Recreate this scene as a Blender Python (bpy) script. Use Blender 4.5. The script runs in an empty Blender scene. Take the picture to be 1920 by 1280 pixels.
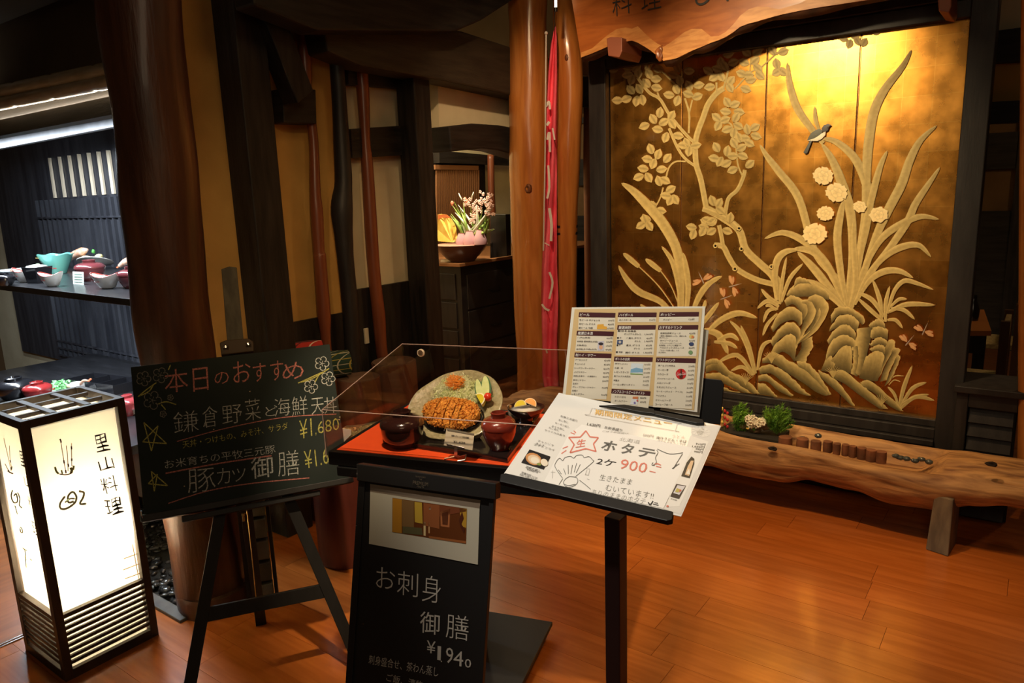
import bpy, math, random
from mathutils import Vector, Matrix, noise
S = bpy.context.scene
COL = S.collection
# ------------------------------------------------------------------ camera
F = 1364.5
PITCH, ROLL, YAW = 0.202, -0.035, 0.634
CAM = Vector((0, 0, 1.5))
FW = Vector((-math.sin(YAW) * math.cos(PITCH), math.cos(YAW) * math.cos(PITCH), -math.sin(PITCH)))
R0 = Vector((math.cos(YAW), math.sin(YAW), 0))
U0 = R0.cross(FW)
RT = R0 * math.cos(ROLL) + U0 * math.sin(ROLL)
UP = -R0 * math.sin(ROLL) + U0 * math.cos(ROLL)
cd = bpy.data.cameras.new('camera')
cam = bpy.data.objects.new('camera', cd)
COL.objects.link(cam)
cd.sensor_width = 36.0
cd.lens = F / 1920 * 36.0
cd.clip_start = 0.05
M = Matrix((RT, UP, -FW)).transposed().to_4x4()
M.translation = CAM
cam.matrix_world = M
S.camera = cam
# ------------------------------------------------------------------ world, exposure, lights
S.view_settings.view_transform = 'Standard'
S.view_settings.look = 'None'
S.view_settings.exposure = 0.0
S.view_settings.gamma = 1.0
S.view_settings.use_curve_mapping = False
W = bpy.data.worlds.new('world')
S.world = W
W.use_nodes = True
W.node_tree.nodes['Background'].inputs[0].default_value = (1.0, 0.62, 0.32, 1)
W.node_tree.nodes['Background'].inputs[1].default_value = 0.02

WARM = (1.0, 0.66, 0.34)
def light(name, kind, loc, energy, color=WARM, target=None, **kw):
    d = bpy.data.lights.new(name, kind)
    d.energy = energy
    d.color = color
    for k, v in kw.items():
        setattr(d, k, v)
    o = bpy.data.objects.new(name, d)
    COL.objects.link(o)
    o.location = loc
    if target is not None:
        o.rotation_euler = (Vector(target) - Vector(loc)).to_track_quat('-Z', 'Y').to_euler()
    return o
def spot(name, loc, target, energy, angle=60, blend=.5, color=WARM, r=.03):
    return light(name, 'SPOT', loc, energy, color, target, spot_size=math.radians(angle), spot_blend=blend, shadow_soft_size=r)
LANTERN_W = 24
WARM = (1.0, 0.60, 0.27)
spot('screen_spot', (-1.26, 1.50, 2.68), (-1.15, 3.7, 1.35), 300, 50, .8, (1, .74, .42), .06)
spot('menu_spot', (-1.35, .55, 2.7), (-.72, 1.45, .95), 130, 40, .7, (1, .90, .76), .04)
spot('case_spot', (-1.05, .9, 2.75), (-1.50, 1.65, .80), 230, 32, .6, (1, .80, .54), .03)
spot('log_spot', (-.95, 2.3, 2.8), (-.95, 3.35, .2), 110, 55, .8, (1, .62, .30), .03)
spot('floor_spot', (-.30, 2.2, 2.85), (-.25, 2.2, 0), 60, 80, .9, WARM, .04)
spot('trunk_spot', (-1.6, 2.2, 2.75), (-2.3, 3.6, 1.5), 85, 60, .8, (1, .66, .36), .03)
spot('flower_spot', (-3.25, 3.9, 2.7), (-3.62, 4.30, 1.12), 420, 26, .6, (1, .85, .6), .03)
spot('wall_fill', (-.5, .6, 2.55), (-2.8, 2.4, .75), 66, 42, .9, (1, .66, .32), .05)  # added spot that brightens the left walls, no fixture of the place
light('front_fill', 'AREA', (.5, -.6, 2.5), 9, (1, .76, .50), (-1.2, 2.0, .8), shape='SQUARE', size=1.0)  # added soft fill from behind the camera, stands for no real source
light('inner_room_glow', 'POINT', (-4.3, 3.5, 2.6), 55, (1, .82, .54), shadow_soft_size=.15)
light('back_room_fill', 'POINT', (-4.4, 4.7, 2.75), 75, (1, .82, .54), shadow_soft_size=.15)  # extra unseen light, added to lift the back of the inner room
light('left_room_glow', 'POINT', (-1.2, 1.9, 2.75), 8, (1, .66, .32), shadow_soft_size=.2)
light('far_right_glow', 'POINT', (.6, 5.6, 2.2), 14, (1, .62, .3), shadow_soft_size=.1)
spot('stool_fill', (-1.9, 3.1, 2.75), (-2.6, 2.3, .65), 30, 44, .9, (1, .66, .34), .04)  # added so the stools stand out of the dark, not a real lamp

# ------------------------------------------------------------------ helpers: pixels of the photograph to points of the place
def ray(x, y):
    return (x - 960) / F * RT - (y - 640) / F * UP + FW
def PX(x, y, X):
    d = ray(x, y); return CAM + d * (X / d.x)
def PY(x, y, Y):
    d = ray(x, y); return CAM + d * (Y / d.y)
def PZ(x, y, Z):
    d = ray(x, y); return CAM + d * ((Z - 1.5) / d.z)
def PP(x, y, plane, off=0.0):
    p, n = plane
    d = ray(x, y)
    return CAM + d * (((p + n * off) - CAM).dot(n) / d.dot(n))
def depth(p):
    return (Vector(p) - CAM).dot(FW)

# ------------------------------------------------------------------ materials
MATS = {}
def mat(name, col, rough=.5, metal=0.0, col2=None, scale=8.0, stretch=(1, 1, 1), bump=0.0, spec=.5, coat=0.0,
        detail=4.0, rand=0.0, dist=0.0, lo=.35, hi=.65, bscale=None, attr=None, trans=0.0, sss=0.0, emis=None, est=0.0):
    if name in MATS:
        return MATS[name]
    m = bpy.data.materials.new(name)
    m.use_nodes = True
    nt = m.node_tree
    N, L = nt.nodes, nt.links
    b = N['Principled BSDF']
    b.inputs['Base Color'].default_value = (*col, 1)
    b.inputs['Roughness'].default_value = rough
    b.inputs['Metallic'].default_value = metal
    b.inputs['Specular IOR Level'].default_value = spec
    b.inputs['Coat Weight'].default_value = coat
    b.inputs['Coat Roughness'].default_value = .12
    b.inputs['Transmission Weight'].default_value = trans
    if emis:
        b.inputs['Emission Color'].default_value = (*emis, 1)
        b.inputs['Emission Strength'].default_value = est
    need = col2 is not None or bump or rand
    src = None
    if need:
        tc = N.new('ShaderNodeTexCoord')
        mp = N.new('ShaderNodeMapping')
        mp.inputs['Scale'].default_value = stretch
        L.new(tc.outputs['Object'], mp.inputs['Vector'])
        nz = N.new('ShaderNodeTexNoise')
        nz.inputs['Scale'].default_value = scale
        nz.inputs['Detail'].default_value = detail
        nz.inputs['Distortion'].default_value = dist
        L.new(mp.outputs[0], nz.inputs['Vector'])
        if rand:
            oi = N.new('ShaderNodeObjectInfo')
            ml = N.new('ShaderNodeVectorMath'); ml.operation = 'MULTIPLY_ADD'
            cb = N.new('ShaderNodeCombineXYZ')
            L.new(oi.outputs['Random'], cb.inputs[0]); L.new(oi.outputs['Random'], cb.inputs[1])
            L.new(cb.outputs[0], ml.inputs[0]); ml.inputs[1].default_value = (37, 91, 0)
            L.new(tc.outputs['Object'], ml.inputs[2]); L.new(ml.outputs[0], mp.inputs['Vector'])
        if col2 is not None:
            rp = N.new('ShaderNodeValToRGB')
            rp.color_ramp.elements[0].position = lo
            rp.color_ramp.elements[1].position = hi
            rp.color_ramp.elements[0].color = (*col2, 1)
            rp.color_ramp.elements[1].color = (*col, 1)
            L.new(nz.outputs[0], rp.inputs[0])
            src = rp.outputs[0]
        if rand:
            hs = N.new('ShaderNodeHueSaturation')
            mr = N.new('ShaderNodeMapRange')
            mr.inputs['To Min'].default_value = 1 - rand; mr.inputs['To Max'].default_value = 1 + rand
            L.new(oi.outputs['Random'], mr.inputs[0]); L.new(mr.outputs[0], hs.inputs['Value'])
            if src: L.new(src, hs.inputs['Color'])
            else: hs.inputs['Color'].default_value = (*col, 1)
            src = hs.outputs[0]
        if bump:
            bp = N.new('ShaderNodeBump')
            bp.inputs['Strength'].default_value = 1
            bp.inputs['Distance'].default_value = bump
            if bscale:
                n2 = N.new('ShaderNodeTexNoise'); n2.inputs['Scale'].default_value = bscale; n2.inputs['Detail'].default_value = 6
                L.new(mp.outputs[0], n2.inputs['Vector']); L.new(n2.outputs[0], bp.inputs['Height'])
            else:
                L.new(nz.outputs[0], bp.inputs['Height'])
            L.new(bp.outputs[0], b.inputs['Normal'])
    if attr:
        at = N.new('ShaderNodeAttribute'); at.attribute_name = 'Col'
        if src:
            mx = N.new('ShaderNodeMix'); mx.data_type = 'RGBA'; mx.blend_type = 'MULTIPLY'; mx.inputs[0].default_value = 1
            L.new(at.outputs['Color'], mx.inputs[6]); L.new(src, mx.inputs[7]); src = mx.outputs[2]
        else:
            src = at.outputs['Color']
    if src:
        L.new(src, b.inputs['Base Color'])
    MATS[name] = m
    return m

def mat_clear(name, tint=(1, 1, 1), ior=1.45, rough=0.02, glossy=1.0):
    m = bpy.data.materials.new(name); m.use_nodes = True
    nt = m.node_tree; N, L = nt.nodes, nt.links
    N.remove(N['Principled BSDF'])
    t = N.new('ShaderNodeBsdfTransparent'); t.inputs[0].default_value = (*tint, 1)
    g = N.new('ShaderNodeBsdfGlossy'); g.inputs['Roughness'].default_value = rough
    lw = N.new('ShaderNodeLayerWeight'); lw.inputs[0].default_value = .5
    pw = N.new('ShaderNodeMath'); pw.operation = 'POWER'; pw.inputs[1].default_value = 4
    fr = N.new('ShaderNodeMath'); fr.operation = 'MULTIPLY_ADD'; fr.inputs[1].default_value = .55; fr.inputs[2].default_value = .028
    L.new(lw.outputs['Facing'], pw.inputs[0]); L.new(pw.outputs[0], fr.inputs[0])
    mx = N.new('ShaderNodeMixShader')
    L.new(fr.outputs[0], mx.inputs[0]); L.new(t.outputs[0], mx.inputs[1]); L.new(g.outputs[0], mx.inputs[2])
    L.new(mx.outputs[0], N['Material Output'].inputs[0])
    return m

def mat_paper_lit(name):
    m = bpy.data.materials.new(name); m.use_nodes = True
    nt = m.node_tree; N, L = nt.nodes, nt.links
    N.remove(N['Principled BSDF'])
    t = N.new('ShaderNodeBsdfTranslucent'); t.inputs[0].default_value = (.95, .93, .87, 1)
    g = N.new('ShaderNodeBsdfDiffuse'); g.inputs[0].default_value = (.8, .78, .7, 1)
    mx = N.new('ShaderNodeMixShader'); mx.inputs[0].default_value = .35
    L.new(t.outputs[0], mx.inputs[1]); L.new(g.outputs[0], mx.inputs[2])
    L.new(mx.outputs[0], N['Material Output'].inputs[0])
    return m

DK = mat('dark stained timber', (.026, .021, .018), .55, spec=.3, col2=(.010, .008, .007), scale=6, stretch=(6, 6, .6), bump=.0012, bscale=30)
DKH = mat('dark stained timber level', (.026, .021, .018), .55, spec=.3, col2=(.011, .009, .008), scale=6, stretch=(.6, .6, 6), bump=.001, bscale=30)
DKGREY = mat('black brown lacquered frame wood', (.027, .024, .023), .48, spec=.35, col2=(.016, .014, .014), scale=9, stretch=(3, 3, .5), bump=.0006, bscale=60)
BLACKM = mat('satin black metal', (.005, .0045, .0045), .45, spec=.3)
BLACKL = mat('black lacquer', (.010, .008, .008), .18, coat=.5)
PLAS = mat('ochre plaster shaded tone', (.50, .285, .07), .9, col2=(.42, .235, .055), scale=5, bump=.0016, bscale=45)  # mostly the same plaster as the cream; shade is put into this tone
PLASC = mat('cream plaster lit tone', (.68, .60, .40), .9, col2=(.60, .52, .33), scale=5, bump=.0012, bscale=45)  # lit counterpart of the ochre plaster, brighter light put into the colour
TRUNK = mat('polished cedar trunk', (.52, .20, .045), .25, col2=(.36, .115, .022), scale=3, stretch=(7, 7, .8), bump=.0015, bscale=9, coat=.4, detail=6, dist=.6)
TRUNKD = mat('old dark red trunk', (.105, .036, .013), .42, col2=(.045, .014, .006), scale=3, stretch=(6, 6, .7), bump=.002, bscale=12, coat=.15, detail=6)
TRUNKR = mat('thin red cedar trunk', (.24, .070, .028), .38, col2=(.14, .035, .014), scale=3, stretch=(7, 7, .8), bump=.001, coat=.2)
PAPER = mat('white paper', (.86, .85, .80), .35, coat=.3)
INK = mat('black print', (.02, .018, .018), .6)
STEEL = mat('bright steel', (.6, .58, .55), .25, 1.0)

# ------------------------------------------------------------------ mesh builder
class MB:
    def __init__(s):
        s.v = []; s.f = []; s.c = None
    def add(s, vs, fs):
        o = len(s.v)
        s.v += [Vector(p) for p in vs]
        s.f += [tuple(i + o for i in f) for f in fs]
        return s
    def box(s, x0, x1, y0, y1, z0, z1, m=None):
        p = [Vector((x, y, z)) for z in (z0, z1) for y in (y0, y1) for x in (x0, x1)]
        if m: p = [m @ q for q in p]
        return s.add(p, [(0, 2, 3, 1), (4, 5, 7, 6), (0, 1, 5, 4), (2, 6, 7, 3), (0, 4, 6, 2), (1, 3, 7, 5)])
    def hexa(s, a, b):
        """a, b: two rings of n points; solid between"""
        n = len(a)
        return s.add(list(a) + list(b), [tuple(range(n - 1, -1, -1)), tuple(range(n, 2 * n))] + [(i, (i + 1) % n, n + (i + 1) % n, n + i) for i in range(n)])
    def prism(s, pts, off):
        """polygon of points in space, extruded by the vector off"""
        off = Vector(off)
        return s.hexa([Vector(p) for p in pts], [Vector(p) + off for p in pts])
    def tube(s, pts, rad, n=8, wob=0.0, seed=0, cap=True, sub=1, phase=0.0, refv=None):
        pts = [Vector(p) for p in pts]
        if not hasattr(rad, '__len__'): rad = [rad] * len(pts)
        if sub > 1:
            P, Rr = [], []
            for i in range(len(pts) - 1):
                a, b, c, d = pts[max(i - 1, 0)], pts[i], pts[i + 1], pts[min(i + 2, len(pts) - 1)]
                for k in range(sub):
                    t = k / sub
                    P.append(.5 * ((2 * b) + (c - a) * t + (2 * a - 5 * b + 4 * c - d) * t * t + (3 * b - a - 3 * c + d) * t ** 3))
                    Rr.append(rad[i] + (rad[i + 1] - rad[i]) * (t * t * (3 - 2 * t)))
            P.append(pts[-1]); Rr.append(rad[-1]); pts, rad = P, Rr
        o = len(s.v); m = len(pts); ref = None
        for i, p in enumerate(pts):
            d = (pts[min(i + 1, m - 1)] - pts[max(i - 1, 0)])
            d = d.normalized() if d.length > 1e-9 else Vector((0, 0, 1))
            if ref is None:
                ref = Vector(refv) if refv else (Vector((0, 0, 1)) if abs(d.z) < .9 else Vector((1, 0, 0)))
            a = (ref - d * ref.dot(d)).normalized(); b = d.cross(a); ref = a
            for k in range(n):
                th = 2 * math.pi * k / n + phase
                r = rad[i]
                q = p + (a * math.cos(th) + b * math.sin(th)) * r
                if wob:
                    q += (q - p) * wob * noise.noise(Vector((q.x * 7 + seed, q.y * 7, q.z * 3.2)))
                s.v.append(q)
        for i in range(m - 1):
            for k in range(n):
                s.f.append((o + i * n + k, o + i * n + (k + 1) % n, o + (i + 1) * n + (k + 1) % n, o + (i + 1) * n + k))
        if cap:
            s.f.append(tuple(o + k for k in range(n - 1, -1, -1)))
            s.f.append(tuple(o + (m - 1) * n + k for k in range(n)))
        return s
    def lathe(s, prof, n=24, m=None, sx=1, sy=1, wob=0, seed=0):
        """prof: list of (r, z); around z"""
        o = len(s.v)
        for (r, z) in prof:
            for k in range(n):
                th = 2 * math.pi * k / n
                rr = r * (1 + (wob * noise.noise(Vector((math.cos(th) * 1.5 + seed, math.sin(th) * 1.5, seed))) if wob else 0))
                q = Vector((rr * math.cos(th) * sx, rr * math.sin(th) * sy, z))
                s.v.append(m @ q if m else q)
        for i in range(len(prof) - 1):
            for k in range(n):
                s.f.append((o + i * n + k, o + i * n + (k + 1) % n, o + (i + 1) * n + (k + 1) % n, o + (i + 1) * n + k))
        s.f.append(tuple(o + k for k in range(n - 1, -1, -1)))
        s.f.append(tuple(o + (len(prof) - 1) * n + k for k in range(n)))
        return s
    def ball(s, c, r, n=10, h=6, m=None, wob=0, seed=0):
        if not hasattr(r, '__len__'): r = (r, r, r)
        o = len(s.v); c = Vector(c)
        for i in range(h + 1):
            ph = math.pi * i / h
            for k in range(n):
                th = 2 * math.pi * k / n
                q = Vector((math.sin(ph) * math.cos(th), math.sin(ph) * math.sin(th), -math.cos(ph)))
                if wob: q *= 1 + wob * noise.noise(q * 1.7 + Vector((seed, seed * .3, 0)))
                q = Vector((q.x * r[0], q.y * r[1], q.z * r[2]))
                if m: q = m @ q
                s.v.append(c + q)
        for i in range(h):
            for k in range(n):
                s.f.append((o + i * n + k, o + i * n + (k + 1) % n, o + (i + 1) * n + (k + 1) % n, o + (i + 1) * n + k))
        return s
def build(name, mb, m, parent=None, smooth=False, bevel=0.0, cols=None, **props):
    """link the collected geometry as ONE mesh object (vertices are given in world space)"""
    me = bpy.data.meshes.new(name)
    off = Vector((0, 0, 0))
    if parent is not None:
        q = parent
        while q is not None:
            off += q.location; q = q.parent
    own = Vector((0, 0, 0))
    if parent is None:
        lo = [min(v[i] for v in mb.v) for i in range(3)]; hi = [max(v[i] for v in mb.v) for i in range(3)]
        own = Vector(((lo[0] + hi[0]) / 2, (lo[1] + hi[1]) / 2, lo[2]))
    me.from_pydata([tuple(v - off - own) for v in mb.v], [], mb.f)
    me.materials.append(m)
    if smooth:
        me.polygons.foreach_set('use_smooth', [True] * len(me.polygons))
        if smooth != 'all':
            try: me.set_sharp_from_angle(angle=math.radians(42))
            except Exception: pass
    if cols is not None:
        a = me.color_attributes.new('Col', 'FLOAT_COLOR', 'POINT')
        for i, c in enumerate(cols): a.data[i].color = (*c, 1)
    me.update()
    o = bpy.data.objects.new(name, me)
    COL.objects.link(o)
    o.location = own
    if parent is not None: o.parent = parent
    if bevel:
        bv = o.modifiers.new('edge', 'BEVEL'); bv.width = bevel; bv.segments = 2; bv.limit_method = 'ANGLE'; bv.angle_limit = math.radians(40)
    for k, v in props.items():
        o[k] = v
    if any(w in name for w in ('writing', 'characters', 'letters', '_print', '_marks', '_ink', 'moss', 'scuff', 'horsetail', 'rack_wires', 'noodles', 'chipped', 'seaweed')) and name != 'photo_print' and name != 'photo_card': o['kind'] = 'stuff'
    return o
def thing(name, label, cat, loc, group=None):
    o = bpy.data.objects.new(name, None)
    COL.objects.link(o); o.location = loc; o.empty_display_size = .05
    o['label'] = label; o['category'] = cat
    if group: o['group'] = group
    return o
def tag(o, label, cat, group=None):
    o['label'] = label; o['category'] = cat
    if group: o['group'] = group
    return o
def struct(name, mb, m, parent=None, **kw):
    o = build(name, mb, m, parent, **kw)
    if parent is None: o['kind'] = 'structure'
    return o

# ------------------------------------------------------------------ writing
GL = {}
def glyphs(txt, off=0.0, res=2):
    key = (txt, off, res)
    if key in GL: return GL[key]
    c = bpy.data.curves.new('t', 'FONT'); c.body = txt; c.resolution_u = res; c.offset = off
    o = bpy.data.objects.new('t', c); COL.objects.link(o)
    dg = bpy.context.evaluated_depsgraph_get()
    me = bpy.data.meshes.new_from_object(o.evaluated_get(dg))
    vs = [v.co.copy() for v in me.vertices]; fs = [tuple(p.vertices) for p in me.polygons]
    bpy.data.objects.remove(o); bpy.data.curves.remove(c); bpy.data.meshes.remove(me)
    if not vs:
        GL[key] = None; return None
    x0 = min(v.x for v in vs); x1 = max(v.x for v in vs); y0 = min(v.y for v in vs); y1 = max(v.y for v in vs)
    vs = [((v.x - x0) / max(x1 - x0, 1e-6), (v.y - y0) / max(y1 - y0, 1e-6)) for v in vs]
    GL[key] = (vs, fs)
    return GL[key]
def write(mb, plane, txt, a, b, t, off=0.0, lift=.0006, res=2, wob=0.0):
    """letters with their lower left at pixel a, lower right at pixel b, upper left at pixel t, lying on the plane"""
    g = glyphs(txt, off, res)
    if not g: return
    A, B, T = (PP(*q, plane, lift) for q in (a, b, t))
    vs = []
    for (x, y) in g[0]:
        if wob: x += wob * .05 * math.sin(y * 5 + len(txt)); y += wob * .06 * math.sin(x * 9 + len(txt) * 2)
        vs.append(A + (B - A) * x + (T - A) * y)
    mb.add(vs, g[1])
def stroke(mb, plane, pts, w, lift=.0006, taper=False):
    """a hand drawn line of width w pixels through pixels pts on the plane"""
    pts = [Vector((p[0], p[1], 0)) for p in pts]
    if len(pts) > 2:
        P = []
        for i in range(len(pts) - 1):
            a, b, c, d = pts[max(i - 1, 0)], pts[i], pts[i + 1], pts[min(i + 2, len(pts) - 1)]
            for k in range(4):
                t = k / 4
                P.append(.5 * ((2 * b) + (c - a) * t + (2 * a - 5 * b + 4 * c - d) * t * t + (3 * b - a - 3 * c + d) * t ** 3))
        P.append(pts[-1]); pts = P
    L, R = [], []
    n = len(pts)
    for i, p in enumerate(pts):
        d = pts[min(i + 1, n - 1)] - pts[max(i - 1, 0)]
        d = d.normalized() if d.length > 0 else Vector((1, 0, 0))
        q = Vector((-d.y, d.x, 0)) * w / 2 * ((1 - .75 * i / (n - 1)) if taper else 1)
        L.append(PP(p.x + q.x, p.y + q.y, plane, lift)); R.append(PP(p.x - q.x, p.y - q.y, plane, lift))
    mb.add(L + R, [(i, i + 1, n + i + 1, n + i) for i in range(n - 1)])
def poly(mb, plane, pts, lift=.0004):
    mb.add([PP(*p, plane, lift) for p in pts], [tuple(range(len(pts)))])
def lines(mb, plane, segs, w, **k):
    for s in segs: stroke(mb, plane, s, w, **k)
# ================================================================== THE SETTING
PLANK = mat('reddish floor plank', (.46, .128, .020), .24, col2=(.36, .092, .013), scale=4, stretch=(.9, 9, 1), bump=.00025, rand=.13, detail=7, dist=.4, coat=.35, bscale=8)
SUB = mat('dark subfloor', (.10, .035, .012), .5)
b = MB(); b.box(-7, 2.6, -1.0, 9.0, -.12, -.022)
FLOOR = struct('floor', b, SUB)
rnd = random.Random(4)
row = 0
y = .22
while y < 3.95:
    x = -3.9 + rnd.random() * .8 - .8
    while x < 1.5:
        ln = .91
        x0, x1 = x, x + ln
        x0 = max(x0, -2.83)
        if 1.2 <= y + .05 < 1.50: x0 = max(x0, -2.45)  # the pebble bed lies here
        if x1 - x0 > .05:
            b = MB(); b.box(x0 + .0006, x1 - .0006, y + .0005, y + .1445, -.02, 0)
            build('plank', b, PLANK, FLOOR)
        x += ln
    y += .145
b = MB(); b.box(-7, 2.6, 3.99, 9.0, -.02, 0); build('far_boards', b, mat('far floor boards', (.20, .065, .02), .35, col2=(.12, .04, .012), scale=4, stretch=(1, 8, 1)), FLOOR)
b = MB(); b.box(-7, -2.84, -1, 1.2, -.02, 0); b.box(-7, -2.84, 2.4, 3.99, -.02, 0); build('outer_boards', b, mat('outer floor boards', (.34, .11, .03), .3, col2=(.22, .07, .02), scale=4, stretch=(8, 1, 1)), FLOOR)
b = MB()
for dx in (0, .016): b.box(-2.852 + dx, -2.846 + dx, .0, 1.0, 0, .004)
struct('trim_1', b, STEEL)
# ceiling
b = MB(); b.box(-7, 2.6, -1, 9, 2.95, 3.05)
struct('ceiling', b, mat('dark board ceiling', (.06, .045, .03), .8, col2=(.03, .022, .015), scale=3, stretch=(8, 1, 1)))
# --- pebble bed
b = MB(); b.box(-3.75, -2.43, 1.2, 1.25, -.03, .012)
struct('trim_2', b, mat('grey stone kerb', (.10, .085, .065), .6, col2=(.06, .05, .04), scale=20, bump=.001), bevel=.004)
b = MB(); rp = random.Random(8)
for i in range(900):
    px_, py_ = rp.uniform(-3.7, -2.46), rp.uniform(1.27, 1.95)
    if py_ > 1.48 and px_ > -2.86: px_ -= .45
    r = rp.uniform(.013, .026)
    mm = Matrix.Rotation(rp.uniform(0, 6.28), 4, 'Z') @ Matrix.Rotation(rp.uniform(-.5, .5), 4, 'X')
    b.ball((px_, py_, rp.uniform(-.008, .012)), (r, r * rp.uniform(.55, .8), r * .45), 8, 5, m=mm, wob=.25, seed=i)
o = build('pebbles', b, mat('polished dark pebbles', (.06, .056, .05), .22, col2=(.02, .02, .02), scale=25, coat=.4), None, smooth='all')
o['kind'] = 'stuff'; o['category'] = 'pebbles'; o['label'] = 'bed of glossy dark river pebbles beside the lantern'
b = MB(); b.box(-3.75, -2.44, 1.25, 1.98, -.021, -.018)
struct('trim_3', b, mat('bed soil', (.02, .018, .015), .9))

def pxtube(name, pts, axis, val, m, n=20, wob=.06, seed=1, sub=5, parent=None, **kw):
    fn = {'X': PX, 'Y': PY}[axis]
    P, Rr = [], []
    for (x, y, w) in pts:
        p = fn(x, y, val); P.append(p); Rr.append(w / 2 * depth(p) / F)
    b = MB().tube(P, Rr, n, wob=wob, seed=seed, sub=sub, refv=(1, 0, 0))
    return build(name, b, m, parent, smooth='all', **kw)
def pxprism(pts, axis, val, th, fn=None):
    f_ = {'X': PX, 'Y': PY}[axis]
    P = [f_(x, y, val) for x, y in pts]
    return MB().prism(P, (th, 0, 0) if axis == 'X' else (0, th, 0))

# --- left wall, running away from us
def sstruct(name, b, m, **k): return struct(name, b, m, **k)
b = MB(); b.box(-2.98, -2.8, 1.62, 2.44, 0, 2.95)
WL = struct('wall_left', b, PLAS)
b = MB(); b.box(-2.8, -2.785, 1.97, 2.44, 0, .945); build('wainscot', b, DK, WL)
b = MB(); b.box(-2.98, -2.8, 2.44, 3.0, 0, 2.95)
struct('wall_left_inner', b, PLASC)
zb = PX(740, 531, -2.78).z
b = MB(); b.box(-2.8, -2.775, 2.44, 2.86, 0, zb); build('wainscot', b, DK, WL)
b = pxprism([(645, 243), (755, 236), (757, 291), (648, 297)], 'X', -2.79, .05)
struct('beam_1', b, DKH)
b = pxprism([(640, 70), (760, 100), (760, 168), (640, 160)], 'X', -2.79, .05)
struct('beam_2', b, DKH)
# square black post
b = MB(); b.box(-2.8, -2.655, 1.845, 1.99, 0, 2.95)
o = build('timber_post', b, DK, None, bevel=.006)
o['kind'] = 'structure'
tag(o, 'square black timber post between the two ochre wall strips', 'post')
# small block and diagonal brace on its right
b = pxprism([(505, 170), (568, 172), (570, 235), (508, 233)], 'X', -2.79, .09)
o = build('beam_block', b, DKH, None, bevel=.004); o['kind'] = 'structure'
b = pxprism([(455, 0), (475, 60), (531, 198), (560, 174), (500, 20)], 'X', -2.70, .10)
o = build('diagonal_brace', b, DK, None, bevel=.005); o['kind'] = 'structure'
# posts and trunks along the left wall
pxtube('red_log_post', [(568, 20, 26), (571, 100, 24), (577, 180, 18), (588, 262, 17), (591, 356, 20), (594, 400, 23), (598, 469, 21), (600, 487, 24), (607, 581, 25), (611, 637, 18), (618, 720, 20), (650, 1000, 20)], 'X', -2.74, TRUNKR, n=14,
       label='thin crooked red trunk against the ochre wall, right of the square black post', category='post')
pxtube('black_wavy_post', [(620, -20, 30), (628, 65, 30), (632, 131, 28), (637, 206, 28), (641, 281, 30), (644, 340, 32), (641, 390, 40), (645, 450, 33), (648, 487, 31), (657, 581, 31), (661, 644, 30), (668, 720, 32), (700, 1000, 32)], 'X', -2.71,
       DKGREY, n=14, label='wavy black post at the corner of the shaded ochre and lit cream walls', category='post')
pxtube('red_log_post', [(672, 80, 24), (680, 165, 24), (685, 262, 19), (689, 319, 23), (697, 450, 24), (703, 527, 24), (710, 590, 25), (715, 652, 22), (724, 720, 22), (755, 1000, 22)], 'X', -2.74, TRUNKR, n=14, seed=5,
       label='thin red trunk in front of the cream wall, right of the wavy black post', category='post')
yc = PX(790, 400, -2.63).y; yr = PX(819, 400, -2.63).y; xl = PY(757, 400, yc).x
b = MB(); b.box(xl, -2.63, yc, yr, 0, 2.95)
o = build('timber_post', b, DK, None, bevel=.006, label='square black timber post left of the flower arrangement doorway', category='post'); o['kind'] = 'structure'
# beams overhead, running away
b = pxprism([(560, 20), (576, 105), (640, 131), (800, 158), (1060, 210), (1060, 130), (953, 104), (830, 66)], 'X', -2.72, .14)
struct('beam_3', b, mat('dark brown beam', (.040, .030, .018), .6, col2=(.022, .016, .010), scale=5, stretch=(1, 1, 8), bump=.002, bscale=25), bevel=.01)
b = pxprism([(420, -150), (440, 20), (560, 66), (820, 66), (870, 45), (950, -6), (1010, -60), (1010, -150)], 'X', -2.58, .12)
struct('beam_4', b, DKH, bevel=.01)
b = MB(); b.box(-3.25, -3.1, 2.6, 6.4, 2.1, 2.95); struct('wall_upper', b, PLASC)
# lintel wall and arched beam over the doorway
b = pxprism([(800, 150), (1050, 200), (1050, 262), (803, 244)], 'X', -2.80, .08); struct('wall_lintel', b, PLASC)
b = pxprism([(806, 240), (850, 235), (900, 238), (955, 247), (1050, 268), (1050, 325), (955, 300), (900, 284), (870, 281), (810, 287)], 'X', -2.78, .14)
struct('beam_5', b, DKH, bevel=.008)
# room behind the doorway
b = MB(); b.box(-4.9, -4.75, 3.0, 9, 0, 2.95); struct('wall_far_left', b, PLASC)
b = pxprism([(812, 283), (1000, 300), (1000, 312), (812, 306)], 'X', -4.72, .08); struct('beam_6', b, DKH)
# wooden slatted door
b = pxprism([(805, 306), (905, 300), (908, 470), (808, 470)], 'X', -4.73, .03)
D1 = struct('door_1', b, DK)
for i in range(22):
    x = 816 + i * 3.7
    b = pxprism([(x, 319), (x + 2.2, 319), (x + 2.6, 460), (x + .4, 460)], 'X', -4.69, .02)
    build('slat', b, mat('brown slat wood', (.30, .14, .06), .5), D1)
b = pxprism([(812, 309), (893, 311), (893, 319), (812, 318)], 'X', -4.69, .03); build('rail', b, mat('brown slat wood', (.30, .14, .06), .5), D1)
pxtube('red_log_post', [(920, 290, 13), (921, 350, 13), (924, 420, 13), (926, 480, 13)], 'X', -4.6, TRUNKR, n=10, label='slim red trunk far behind the flower arrangement', category='post')
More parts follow.
